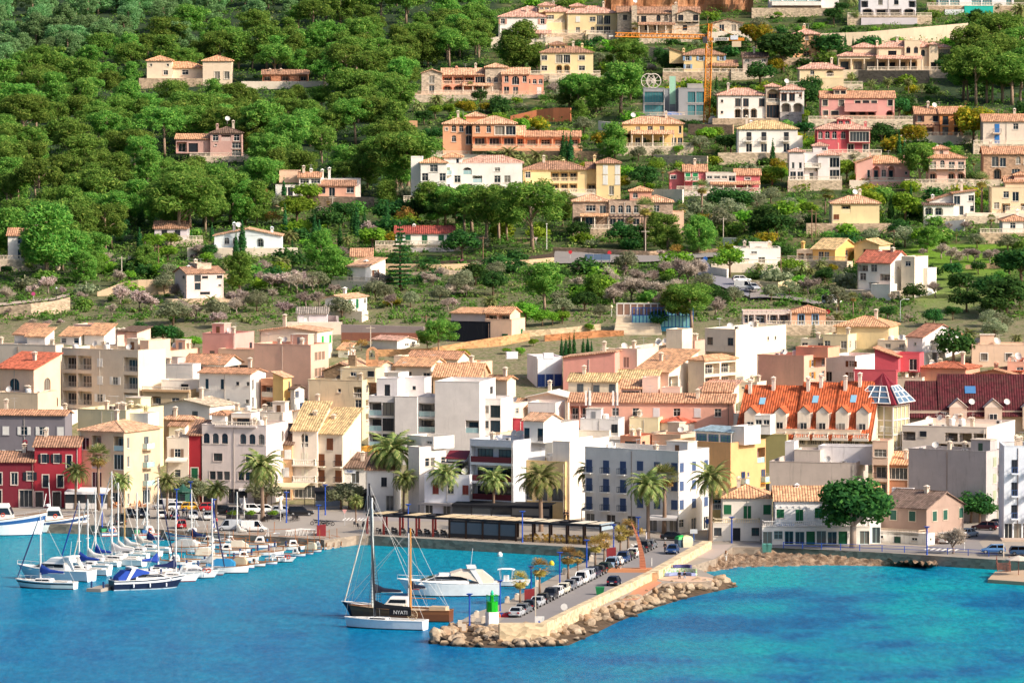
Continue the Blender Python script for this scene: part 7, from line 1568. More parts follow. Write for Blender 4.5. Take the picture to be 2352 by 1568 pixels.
for i in range(9):
 for j in range(2):
  x=PL*.3/14+(PL*4.5/14)*(i+.5)/9;y=.8+j*2.4;P=onperg(x,y)
  o=link('cafe_table',tablem('#e6e2dc',True),None,P);tag(o,'white round cafe table under the red posted end of the quay pergola','table','white round tables under the pergola')
  for a in(0.3,math.pi+.3):
   o=link('cafe_chair',chairm('#26262a'),None,(P.x+.6*math.sin(a),P.y-.6*math.cos(a),QUAY),a+math.pi);tag(o,'black cafe chair under the red posted end of the quay pergola','chair','black cafe chairs under the pergola')
def furn(t,x0,x1,y0_,y1,n,col,tcol,lab,tlab):
 for i in range(n):
  P=on_z(*tp(t,fr2.uniform(x0,x1),fr2.uniform(y0_,y1)),QUAY)
  if i%3==0:tag(link('cafe_table',tablem(tcol,True),None,P),tlab,'table',tlab+' group')
  else:tag(link('cafe_chair',chairm(col),None,P,fr2.uniform(0,6.28)),lab,'chair',lab+' group')
furn('m',1070,1400,640,690,26,'#c07a48','#d9a070','tan wicker chair on the terrace at the stone corner apartments','tan table on the terrace at the stone corner apartments')
furn('n',470,1200,785,815,22,'#2f2a2c','#4a4340','dark chair on the planted terrace behind the white vans','dark table on the planted terrace behind the white vans')
furn('n',1710,1880,830,880,9,'#2a2a30','#e6e2dc','dark chair beside the short palm at the crossing','white table beside the short palm at the crossing')
furn('r',490,560,1040,1065,5,'#d9b86a','#d9c9a4','yellow chair outside the corner shop of the hotel','yellow table outside the corner shop of the hotel')
def crane():
 P=ground(*tp('c',1850,1112));m=P.y/FPX*KD/2.24
 root=thing('tower_crane','yellow lattice tower crane with long jib at the unfinished concrete house','crane',P);ym=plain('#df8a2a',.6)
 Hm=(1112-375)*m;w=.75
 def lattice(b,p0,p1,w,n,up=Vector((0,1,0)),tri=False):
  ax=(p1-p0).normalized();sd=ax.cross(up).normalized();u=sd.cross(ax)
  cs=[sd*w+u*w,-sd*w+u*w,-sd*w-u*w,sd*w-u*w]if not tri else[sd*w-u*w*.4,-sd*w-u*w*.4,u*w*1.3]
  for c in cs:b.tube([p0+c,p1+c],.16,4)
  k=len(cs)
  for i in range(n):
   a,c2=p0.lerp(p1,i/n),p0.lerp(p1,(i+1)/n)
   for q in range(k):
    s,e=cs[q],cs[(q+1)%k]
    if i%2:s,e=e,s
    b.tube([a+s,c2+e],.08,3,False)
    b.tube([a+cs[q],a+cs[(q+1)%k]],.05,3,False)
 Z=Vector((0,0,1));b=MB();lattice(b,Vector((0,0,0)),Vector((.6,0,Hm)),w,24);b.build('mast',ym,root)
 hd=Vector((.6,0,Hm));b=MB();lattice(b,hd,hd+Vector((.3,0,(375-215)*m)),.45,6);b.build('tower_head',ym,root)
 jl=(1850-1010)*m;b=MB();lattice(b,hd+Vector((-.5,0,.9)),hd+Vector((-jl,0,1.5)),.6,34,Z,True);b.build('jib',ym,root)
 cl=(2195-1880)*m;b=MB();b.box(hd.x,-.7,hd.z+.2,hd.x+cl,.7,hd.z+.45);b.box(hd.x,-.7,hd.z+.45,hd.x+cl,-.6,hd.z+1.0);cj=b.build('counter_jib',ym,root)
 MB().box(hd.x+cl-3.2,-.6,hd.z-1.4,hd.x+cl-.8,.6,hd.z+.9).build('counterweight',plain('#d9c3a4',.9),cj)
 MB().box(-1.0,-1.4,Hm-.4,.2,-.2,Hm+1.3).build('cabin',plain('#4a4a50',.4),root)
 s=MB().box(hd.x+1.2,-.85,hd.z+.25,hd.x+5.2,-.72,hd.z+1.05).build('name_board',plain('#e9e4da',.6),cj);link('lettering',text_mesh('LIEBHERR',.78,plain('#23262c',.6)),s,(hd.x+3.2,-.88,hd.z+.62))
 MB().box(hd.x+5.6,-.85,hd.z+.5,hd.x+7.6,-.72,hd.z+1.6).build('notice_board',plain('#dfe4ea',.6),cj)
 b=MB();top=hd+Vector((.3,0,(375-215)*m));b.tube([top,hd+Vector((-jl*.62,0,2.2))],.04,3);b.tube([top,hd+Vector((cl-.8,0,.5))],.04,3);b.build('tie_bars',ym,root)
 MB().box(-1.6,-1.6,-1,1.6,1.6,.3).build('base_block',plain('#b9b2a8',.9),root)
crane()
def site_things():
 for x,y,w,d,h,c,lab in((1545,1050,5,2,1.2,'#3b7fd0','bright blue tarpaulin heap on the concrete house terrace'),(1570,1020,3,1.5,2.2,'#f0b83c','yellow wrapped stack on the concrete house terrace'),(1516,1015,1.0,.8,1.8,'#d9402f','red container on the concrete house terrace'),(1900,1110,2.2,1.4,1.8,'#cfc4b6','stack of pale blocks at the foot of the crane')):
  P=ground(*tp('c',x,y));b=MB();b.loft([[(-w/2,-d/2,0),(w/2,-d/2,0),(w/2,d/2,0),(-w/2,d/2,0)],[(-w/2*.95,-d/2*.9,h*.6),(w/2*.9,-d/2,h*.55),(w/2*.95,d/2,h*.7),(-w/2*.9,d/2,h*.5)],[(-w/2*.5,-d/2*.5,h),(w/2*.6,-d/2*.5,h*.9),(w/2*.5,d/2*.6,h),(-w/2*.4,d/2*.5,h*.85)]])
  P.y-=4;P.z+=.3;o=b.build('covered_stack' if 'block' not in lab else 'block_stack',plain(c,.8),None,P);tag(o,lab,'stack')
 for i,(x,lab)in enumerate(((1330,'left pale cable drum standing on the roof of the concrete house'),(1378,'right pale cable drum standing on the roof of the concrete house'))):
  P=ground(*tp('c',x,1040));m=P.y/FPX*KD/2.24;P=P+Vector((0,-.5+3,(1040-795)*m));b=MB();n=20
  for y in(-.5,.5):
   for k in range(n):a,c2=2*math.pi*k/n,2*math.pi*(k+1)/n;b.tube([(1.9*math.cos(a),y,2+1.9*math.sin(a)),(1.9*math.cos(c2),y,2+1.9*math.sin(c2))],.13,4)
   for k in range(4):a=math.pi*k/4;b.tube([(1.9*math.cos(a),y,2+1.9*math.sin(a)),(-1.9*math.cos(a),y,2-1.9*math.sin(a))],.07,4)
  b.tube([(0,-.5,2),(0,.5,2)],.7,12);tag(b.build('cable_drum',plain('#d9cfc0',.8),None,P),lab,'drum')
 P=ground(*tp('c',1543,1040));m=P.y/FPX*KD/2.24;b=MB();w=.8;h=(1040-685)*m
 for sx in(-1,1):
  for sy in(-1,1):b.box(sx*w-.06,sy*w-.06,0,sx*w+.06,sy*w+.06,h)
 for k in range(9):z=h*k/8;b.box(-w,-w,z-.05,w,-w+.1,z+.05);b.box(-w,w-.1,z-.05,w,w,z+.05);b.box(w-.1,-w+.1,z-.05,w,w-.1,z+.05)
 P.y-=2.5;o=thing('scaffold_tower','tall green netted hoist tower in front of the concrete house','scaffold',P);b.build('frame',plain('#b9c9bc',.6),o);MB().box(-w-.02,-w-.04,h*.3,w+.02,-w-.02,h).build('netting',plain('#a9d9bc',.8),o)
site_things()
def church_bits():
 P=ground(*tp('j',925,800));m=P.y/FPX*KD/2.24
 b=MB();b.box(-.15,-.15,0,.15,.15,2.6);b.box(-.8,-.14,1.5,.8,.14,1.85);tag(b.build('stone_cross',stone('#a8957a',2),None,P+Vector((-.6,.2,(800-385)*m-.2))),'weathered stone cross on top of the church gable','cross')
 P2=ground(*tp('j',1095,700));m=P2.y/FPX*KD/2.24;z=(700-420)*m;r=thing('bell_arch','small tan brick bell arch with one bell beside the church','belfry',P2)
 b=MB();b.box(-1.2,-.35,-1,-.65,.35,z+1.3);b.box(.65,-.35,-1,1.2,.35,z+1.3);n=8
 for k in range(n):
  a,c=math.pi*k/n,math.pi*(k+1)/n;b.add([(q*math.cos(t_),y,z+1.3+q*math.sin(t_))for t_ in(a,c)for q in(.65,1.2)for y in(-.35,.35)],[(0,1,5,4),(2,3,7,6),(0,2,6,4),(1,3,7,5)])
 b.box(-.65,-.35,-1,.65,.35,z);b.build('arch',stone('#c99a74',2),r);MB().lathe([(.08,1.3),(.2,1.2),(.3,.8),(.42,.55)],10,(0,0,z)).build('bell',plain('#3a4038',.4),r)
 for x,yb,yt,lab in((795,940,790,'left white cluster of phone mast antennas on the weathered block'),(1045,940,795,'right white phone mast antenna on the weathered block')):
  P=ground(*tp('k',720,1240));m=P.y/FPX*KD/2.24;X=P.x+(x-720)*m*.98;r=thing('phone_mast',lab,'mast',(X,P.y+3,P.z+(1240-955)*m-.8))
  b=MB();b.tube([(0,0,0),(0,0,6.5)],.09,6);b.tube([(0,0,1),(1.4,.4,0)],.04,4);b.build('pole',plain('#9a9a9c',.5),r)
  for dx,dy in((-.45,0),(.35,-.2),(.1,.4))[:3 if x<900 else 2]:MB().box(dx-.17,dy-.1,3.2,dx+.17,dy+.1,5.9).build('antenna_panel',plain('#eceae6',.5),r)
church_bits()
def courts():
 P=ground(*tp('g',1020,1545));m=P.y/FPX*KD/2.24;r=thing('grandstand','pale concrete stepped stand with panelled screen above the orange bank','grandstand',P,-.12)
 for k in range(6):pass
 b=MB();W=430*m
 for k in range(6):b.box(0,k*1.0,-2,W-k*.2,k*1.0+1.0,.5+k*.62)
 b.build('steps',plaster('#e6d6bc',.7),r)
 s=MB()
 for k in range(8):x=W*k/7;s.box(x-.12,6.1,3.6,x+.12,6.3,6.2)
 s.box(0,6.1,6.0,W,6.3,6.25);s.box(0,6.1,3.6,W,6.3,3.8);s.build('screen_frame',plain('#f0eae0',.7),r);MB().box(.1,6.17,3.8,W-.1,6.2,6.0).build('screen_panel',plain('#9a7a68',.5),r)
 P=ground(*tp('g',1840,1490));m=P.y/FPX*KD/2.24;r=thing('padel_court','blue fenced padel court with turquoise glass walls behind the big pine','sports court',P+Vector((-9,0,.3)),-.1)
 W=520*m;MB().box(-W/2,0,-2,W/2,9,.1).build('court_floor',plain('#4aa8d0',.8),r)
 b=MB()
 for y in(0,9):
  for k in range(17):x=-W/2+W*k/16;b.box(x-.08,y-.05,.1,x+.08,y+.05,4.0)
  b.box(-W/2,y-.05,3.9,W/2,y+.05,4.05);b.box(-W/2,y-.05,2.4,W/2,y+.05,2.55)
 b.build('fence',plain('#2f62b0',.6),r);MB().box(-W/2+.1,-.02,.2,W/2-.1,.02,2.4).build('glass_wall',plain('#8fd0d4',.15),r);MB().box(-W/2+.1,8.98,.2,W/2-.1,9.02,2.4).build('glass_wall',plain('#8fd0d4',.15),r)
courts()
GRP=dict()
def hull(root,L,B,H_,col,boot='#8a2a2a',stripe=None,tr=.75,rake=.12,bowup=.35,deckc='#e9e6e0',wood=False):
 N=14;secs=[]
 for i in range(N+1):
  s=i/N;w=B/2*(tr+(1-tr)*min(1,s/.35)if s<.35 else 1)*(1-max(0,(s-.45)/.55)**2.2);w=max(w,.03)
  h=H_*(1+bowup*max(0,(s-.3)/.7)**1.6);x=-L/2+L*s
  o=lambda f:x-(1-f)*rake*L*max(0,(s-.6)/.4)
  secs.append([(o(1),-w,h),(o(.88),-w*.985,h*.86),(o(.7),-w*.95,h*.66),(o(.3),-w*.86,.16),(o(.15),-w*.8,-.02),(o(0),-w*.35,-.45),(o(0),w*.35,-.45),(o(.15),w*.8,-.02),(o(.3),w*.86,.16),(o(.7),w*.95,h*.66),(o(.88),w*.985,h*.86),(o(1),w,h)])
 b=MB();n=12
 vs=[p for q in secs for p in q];b.v=vs
 for i in range(N):
  for k in range(n-1):
   b.f.append((i*n+k,i*n+k+1,(i+1)*n+k+1,(i+1)*n+k));b.mi.append(1 if 3<=k<=7 else(2 if k in(1,9)else 0))
 b.f+=[tuple(range(n))[::-1]];b.mi+=[0]
 cm=plain(col,.35);ho=b.build('hull',[cm,plain(boot,.6),plain(stripe or col,.35)],root,smooth=False)
 d=MB();rows=[[(q[0][0],q[0][1]*.93,q[0][2]-.12),(q[0][0],0,q[0][2]-.05),(q[0][0],q[11][1]*.93,q[0][2]-.12)]for q in secs]
 d.loft(rows,closed=False,caps=False);d.build('deck',plain(deckc,.6),root)
 g=MB();g.tube([q[0]for q in secs],.06,4);g.tube([q[11]for q in secs],.06,4);g.tube([secs[0][0],secs[0][11]],.06,4);g.build('gunwale',plain('#9a6a40' if wood else '#f0eee8',.5),root)
 return secs
def cabin(root,x0,x1,w,z0,h,col='#f2f0ec',slope=.5,nm='cabin',win=True,wc='#1d2530'):
 def sec(z,ins,f0,f1):return[(x0+f0,-w/2+ins,z),(x1-f1,-w/2+ins,z),(x1-f1,w/2-ins,z),(x0+f0,w/2-ins,z)]
 o=MB().loft([sec(z0,0,0,0),sec(z0+h*.35,.04,.02*h,slope*.3),sec(z0+h*.85,.12,.1*h,slope*h),sec(z0+h,.25,.2*h,slope*h+.15)]).build(nm,plain(col,.4),root)
 if win:
  a=MB()
  for s in(-1,1):a.add([(x0+.3,s*(w/2-.02),z0+h*.40),(x1-slope*.5-.25,s*(w/2-.02),z0+h*.40),(x1-slope*h*.8-.3,s*(w/2-.08),z0+h*.78),(x0+.4,s*(w/2-.08),z0+h*.78)],[(0,1,2,3)])
  a.add([(x1-slope*.32+.03,-w/2+.2,z0+h*.38),(x1-slope*.32+.03,w/2-.2,z0+h*.38),(x1-slope*h*.84+.04,w/2-.3,z0+h*.82),(x1-slope*h*.84+.04,-w/2+.3,z0+h*.82)],[(0,1,2,3)])
  a.build('cabin_window',plain(wc,.12),o)
 return o
def mast(root,x,z,h,col='#e6e4e0',r=.1,boom=0,cover=None,L=10,spread=True,lean=0,bz=1.3,furl=None):
 m=MB();top=Vector((x+lean,0,z+h));m.tube([(x,0,z-.3),top],[r*1.35,r*1.0],7)
 if spread:
  for f in(.4,.7):m.tube([(x+lean*f,-.75,z+h*f),(x+lean*f,.75,z+h*f)],.035,4)
 mo=m.build('mast',plain(col,.4),root)
 rg=MB();st=.022
 for e in((L/2*.97,0,z+.2),(-L/2*.97,0,z),(x-.3,-1.25,z-.2),(x-.3,1.25,z-.2)):rg.tube([top,e],st,3,False)
 rg.build('rigging',plain('#c9c6c0',.5),root)
 if furl:MB().tube([top.lerp(Vector((L/2*.95,0,z+.3)),f)for f in(.06,.5,.97)],[.05,.12,.09],6).build('furled_sail',plain(furl,.8),root)
 if boom:
  MB().tube([(x,0,z+bz),(x-boom,0,z+bz)],.07,6).build('boom',plain(col,.4),root)
  if cover:MB().loft([[(xx,q*w_,z+bz+.1+zz*hh)for q,zz in((-1,0),(-.8,.6),(0,1),(.8,.6),(1,0),(0,-.3))]for xx,w_,hh in((x+.1,.12,1.5),(x-.4,.22,1.1),(x-boom*.4,.24,.5),(x-boom*.95,.12,.25))]).build('sail_cover',plain(cover,.85),root)
def rails(root,secs,a=.55):
 b=MB();n=len(secs);pts=[[Vector(q[k])+Vector((0,0,.6))for q in secs[int(n*a):]]for k in(0,11)]
 for P in pts:
  b.tube(P,.025,3)
  for p in P[::2]:b.tube([p-Vector((0,0,.6)),p],.02,3)
 b.build('guard_rail',plain('#cfcfd0',.3),root)
def fender(root,L,B,H_,n=2,col='#e9e9ec'):
 for k in range(n):MB().lathe([(.02,.65),(.11,.55),(.13,.3),(.1,.05),(.02,0)],8,(-L*.25+k*L*.22,-B/2-.1,H_*.25)).build('fender',plain(col,.5),root)
def ring(root,x,y,z):
 b=MB();n=12;b.tube([(x+.3*math.cos(2*math.pi*k/n),y,z+.3*math.sin(2*math.pi*k/n))for k in range(n+1)],.07,5,False);b.build('life_ring',plain('#e0532f',.6),root)
def boat(t,bow,stern,typ,label,**k):
 A,S_=on_z(*tp(t,*bow),0),on_z(*tp(t,*stern),0);d=A-S_;L=k.get('L',d.length);rz=k.get('rz',math.atan2(d.y,d.x));C=(A+S_)/2
 if 'rz' not in k and abs(d.x)>1:rz=math.atan2(max(-.45,min(.45,d.y/abs(d.x)))*abs(d.x),d.x)
 nm=dict(sail='sailing_yacht',cruiser='motor_cruiser',llaut='small_fishing_boat',fish='fishing_boat',open='open_boat',trawl='fishing_vessel').get(typ,'boat')
 r=thing(nm,label,'boat',(C.x,C.y,0),rz,k.get('g'));B=k.get('B',L*.3);c=k.get('c','#f2f0ee')
 if typ=='sail':
  H_=L*.105;se=hull(r,L,B,H_,c,k.get('boot','#7a2a2e'),k.get('st'),.7,.1,.25)
  cabin(r,-L*.12,L*.22,B*.55,H_-.1,.6,slope=1.2,nm='coachroof');rails(r,se,.5);MB().box(-L*.4,-B*.28,H_-.1,-L*.16,B*.28,H_+.18).build('cockpit',plain('#d9d4ca',.6),r)
  mast(r,L*.08,H_,k.get('m',L*1.25),k.get('mc','#e6e4e0'),.1,L*.4,k.get('cov','#1f3f8f'),L,furl=k.get('furl'));fender(r,L,B,H_)
 elif typ=='cruiser':
  H_=L*.125;se=hull(r,L,B,H_,c,k.get('boot','#2a3344'),k.get('st'),.85,.16,.35)
  cabin(r,-L*.2,L*.3,B*.72,H_-.1,L*.1,slope=2.0);
  if k.get('fly',1):cabin(r,-L*.25,L*.08,B*.6,H_+L*.09,L*.055,slope=1.2,nm='flybridge',win=False)
  a=MB()
  for s in(-1,1):a.prof([(-L*.34,H_),(-L*.3,H_),(-L*.2,H_+L*.15),(-L*.26,H_+L*.15)],s*B*.4-.05,s*B*.4+.05)
  a.box(-L*.27,-B*.45,H_+L*.15,-L*.18,B*.45,H_+L*.165);a.build('radar_arch',plain('#f4f2ee',.4),r);rails(r,se,.45);fender(r,L,B,H_,3)
  if k.get('can'):MB().loft([[(x,-B*.4,z0),(x,-B*.36,z1),(x,B*.36,z1),(x,B*.4,z0)]for x,z0,z1 in((-L*.44,H_,H_+L*.04),(-L*.34,H_,H_+L*.12),(-L*.12,H_+L*.07,H_+L*.13),(-L*.02,H_+L*.08,H_+L*.1))]).build('canopy',plain(k['can'],.8),r)
  if k.get('ring'):ring(r,L*.28,-B*.35,H_+.3);ring(r,L*.2,-B*.38,H_+.3)
  MB().tube([(-L*.22,.2,H_+L*.16),(-L*.24,.2,H_+L*.34)],.03,4).build('aerial',plain('#e6e6e6',.4),r)
 elif typ=='llaut':
  H_=L*.13;se=hull(r,L,B,H_,c,k.get('boot','#2f5f8f'),None,.35,.03,.3,'#d9c9b0',True)
  MB().tube([(L*.47,0,H_*1.2),(L*.485,0,H_*1.2+.7)],.09,5).build('stem_post',plain('#8a5a34',.7),r)
  if k.get('cab',1):cabin(r,-L*.12,L*.2,B*.55,H_-.1,1.15,k.get('cc','#f2f0ea'),.35)
  if k.get('can'):MB().loft([[(x,-B*.42,H_+.1),(x,-B*.3,H_+h),(x,B*.3,H_+h),(x,B*.42,H_+.1)]for x,h in((-L*.4,.5),(-L*.2,1.25),(L*.12,1.2),(L*.2,.7))]).build('canopy',plain(k['can'],.85),r)
  MB().tube([(L*.1,0,H_),(L*.08,0,H_+2.9)],.05,5).build('mast',plain('#b5713c',.6),r);MB().tube([(L*.4,0,H_+1.5),(-L*.45,0,H_+1.7)],.035,4).build('boom',plain('#b5713c',.6),r)
  if k.get('ring'):ring(r,L*.1,-B*.32,H_+.6);ring(r,-L*.05,-B*.34,H_+.6)
  if k.get('out'):MB().lathe([(.12,-.2),(.16,.5),(.26,.8),(.2,1.15),(.05,1.2)],8,(-L*.5,0,.1)).build('outboard_motor',plain('#23252b',.4),r)
 elif typ in('fish','trawl'):
  H_=L*.13 if typ=='fish' else L*.145;se=hull(r,L,B,H_,c,k.get('boot','#a83a30'),k.get('st','#2f5f9f'),.6,.08,.55,'#d9cdbb',True)
  wx=-L*.25 if typ=='fish' else-L*.05;cabin(r,wx,wx+L*.22,B*.55,H_-.1,L*.17,k.get('cc','#f0eee8'),.25,'wheelhouse',wc='#2a3a46');top=H_+L*.17
  b=MB();b.tube([(wx+L*.06,0,top-.2),(wx+L*.04,0,top+L*.3)],.09,6);b.tube([(wx-.3,-B*.2,top+.1),(wx+.1,0,top+L*.16),(wx-.3,B*.2,top+.1)],.07,4);b.tube([(wx+L*.05,-.7,top+L*.2),(wx+L*.05,.7,top+L*.2)],.05,4);b.build('mast',plain('#d9d9d6',.5),r)
  for kx in range(2):MB().cbox((-L*.4+kx*1.1,.3*(-1)**kx,H_+.25),(.9,.7,.6)).build('fish_crate',plain(('#3f9a6a','#2f6fb0')[kx],.7),r)
  ring(r,wx+L*.12,-B*.27,H_+L*.06);rails(r,se,.6)if typ=='trawl' else None
  if typ=='trawl':MB().lathe([(.05,0),(.45,.05),(.45,.35),(.05,.5)],10,(wx+.4,0,top)).build('radar',plain('#f4f4f2',.4),r);MB().box(wx-L*.2,-B*.33,H_-.1,wx-.2,B*.33,H_+L*.07).build('deck_house',plain('#eeece6',.5),r)
 elif typ=='open':
  H_=L*.1;hull(r,L,B,H_,c,'#3a4048',None,.85,.1,.35);MB().box(-L*.05,-.45,H_-.1,L*.05,.45,H_+.9).build('console',plain('#f4f2ee',.4),r)
  b=MB()
  for sx in(-1,1):
   for sy in(-1,1):b.tube([(sx*L*.1,sy*B*.36,H_-.1),(sx*L*.13,sy*B*.36,H_+1.9)],.035,4)
  b.build('bimini_frame',plain('#cfd0d2',.3),r);MB().loft([[(x,-B*.4,H_+1.85+z),(x,0,H_+2.0+z),(x,B*.4,H_+1.85+z),(x,0,H_+1.9+z)]for x,z in((-L*.17,-.08),(-L*.08,.05),(L*.08,.05),(L*.17,-.08))]).build('bimini',plain('#f2f0ec',.8),r)
  MB().box(-L*.4,-B*.3,H_-.1,-L*.25,B*.3,H_+.35).build('seat',plain('#e6e2da',.6),r)
 return r
boat('m',(150,1440),(730,1460),'sail','pale sailing yacht with dark sheer stripe and red waterline nearest the left edge',c='#dfe9e4',st='#23303a',m=10.4,furl='#3a4a78')
boat('m',(215,1345),(840,1392),'cruiser','grey white motor cruiser with curved dark side window behind the striped sailing yacht',c='#dfe4ea')
boat('m',(600,1300),(1010,1335),'sail','white yacht with two blue covers left of the pontoon',m=10.6,cov='#1d3f98',furl='#2248a0')
boat('m',(700,1255),(1060,1275),'sail','white yacht with loose white furled sail beside the tallest mast',m=10.4,furl='#e4ddd0',cov='#e6e2da')
boat('m',(860,1215),(1390,1240),'sail','large white ketch with the tallest mast and grey white boom cover',m=14.0,cov='#d9d4d2',furl='#e0dbd6')
boat('m',(1040,1150),(1430,1165),'sail','white yacht with a varnished wooden mast left of the pontoon',m=10.5,mc='#c9a46a',cov='#d9d4ce')
boat('n',(330,1112),(-60,1100),'llaut','white boat with a flat grey awning in the middle of the left pontoon row',can='#c9c4be')
boat('n',(20,1060),(360,1078),'sail','small yacht with dark navy boom cover at the back of the pontoon',m=9.0,cov='#1b2a5c')
boat('n',(190,1040),(480,1050),'llaut','white wooden boat with orange poles third from the pontoon head on the left',cc='#e9e4da')
boat('n',(350,1020),(600,1030),'cruiser','small white cabin boat second from the pontoon head on the left',fly=0)
boat('n',(500,1005),(740,1012),'sail','small yacht moored first on the left of the pontoon head',m=8.0,cov='#e0dbd0')
for bx,by,m_,cv,lab in((760,1225,11.5,'#1d3f98','white yacht with bright blue boom cover behind the tallest masted ketch'),(980,1185,12.0,'#e2ddd4','white yacht with pale boom cover and thin mast in mid left row'),(1160,1125,9.5,'#cfc6b8','white yacht with beige boom cover beyond the wooden mast yacht'),(1260,1095,10.5,'#1b2a5c','white yacht with navy boom cover near the pontoon middle')):boat('m',(bx,by),(bx+390,by+18),'sail',lab,m=m_,cov=cv)
boat('m',(1790,1440),(1075,1468),'cruiser','navy and white sport cruiser with bright blue canopy in front of the pontoon',c='#1c2440',st='#f2f2f2',can='#2149a8',fly=0,boot='#e9edf0')
boat('m',(1930,1385),(1380,1385),'sail','white sailing yacht with dark blue boom cover right behind the navy cruiser',m=10.5,cov='#1b2a5c')
boat('m',(1700,1310),(1290,1320),'sail','white yacht with tall silver mast and blue cover in the right pontoon row',m=14.5,cov='#2248a8',furl='#23284a')
boat('n',(435,1352),(-30,1348),'cruiser','white motor boat with big dark side window and orange rings on its bow',ring=1)
boat('n',(490,1325),(180,1312),'sail','white yacht with thin silver mast beside the blue canvas boat',m=11.5,furl='#23284a',cov='#e6e2da')
boat('n',(715,1305),(260,1300),'llaut','white wooden cabin boat with bright blue canvas windows',can='#2a86b8',boot='#2a3038')
boat('n',(770,1262),(520,1255),'llaut','white boat with beige folding canopy between two wooden cabin boats',can='#cdb596')
boat('n',(875,1245),(650,1240),'llaut','white wooden boat with boxy white cabin and high bow',boot='#23282e')
boat('n',(990,1225),(790,1220),'llaut','white wooden boat with low deck and brown stern timbers',cab=0)
boat('n',(1165,1202),(880,1195),'cruiser','white cabin cruiser with two orange rings along its side',ring=1,fly=0)
boat('n',(1262,1148),(1060,1142),'llaut','white boat with square windowed cabin right of the ringed cruiser')
boat('n',(1335,1130),(1200,1126),'llaut','small white boat with dark outboard tilted up',cab=0,out=1)
boat('n',(1415,1108),(1240,1102),'llaut','small white boat with beige folded hood',can='#d9c9ae',cab=0)
boat('n',(1465,1080),(1300,1074),'llaut','low white cabin boat third from the quay corner on the right')
boat('n',(1537,1070),(1420,1065),'llaut','tiny white open boat second from the quay corner',cab=0)
boat('n',(1607,1058),(1500,1054),'llaut','tiny white open boat with black outboard nearest the quay corner',cab=0,out=1)
pa_,pb_=on_z(*tp('m',930,1455),0),on_z(*tp('n',1330,990),0)
for k_ in range(14):
 q_=pa_.lerp(pb_,.42+.04*k_);s_=-1 if k_%3 else 1;u1,v1=proj(q_+Vector((s_*1.4,0,0)));u0,v0=proj(q_+Vector((s_*6.6,.4,0)))
 boat('D',(u0,v0),(u1,v1),'llaut','small white wooden boat with thin orange poles packed along the far half of the pontoon',cab=k_%2,can='#d9cdb9' if k_%4==0 else None,g='small wooden boats along the pontoon')
boat('m',(455,935),(-520,935),'trawl','big white fishing vessel with broad blue stripe cut by the left edge',c='#e9f0f0',st='#2c5f9c',boot='#1f3f6f',B=5.6)
boat('m',(870,905),(90,910),'trawl','big white fishing vessel with slanted wheelhouse behind the blue striped one',c='#eef2ee',st='#2f4f7a',boot='#2450a0',B=4.8)
boat('m',(1285,940),(975,952),'fish','small white fishing boat with boxy wheelhouse beside the quay wall')
boat('m',(1680,960),(1310,985),'fish','small fishing boat with red and turquoise bow',c='#cfe0de',st='#c9493a')
boat('n',(-100,985),(310,995),'fish','white fishing boat with red waterline and tall wheelhouse',c='#eef0f0',boot='#c4434a')
boat('n',(595,975),(315,998),'fish','white wooden fishing boat with green and blue boxes on deck',c='#efece4')
boat('n',(1090,1035),(815,1040),'fish','white work boat with tall cabin and maroon door by the gangway',c='#dfe3e6',cc='#f4f2ee',boot='#4a5058')
boat('o',(790,955),(1420,972),'cruiser','long white motor yacht with beige canopy moored off the pier',c='#f0f2ee',can='#e0d2bf',fly=0,rz=math.pi+.05,L=15.5)
boat('o',(1850,882),(1400,878),'open','small white boat with white sun awning near the pier')
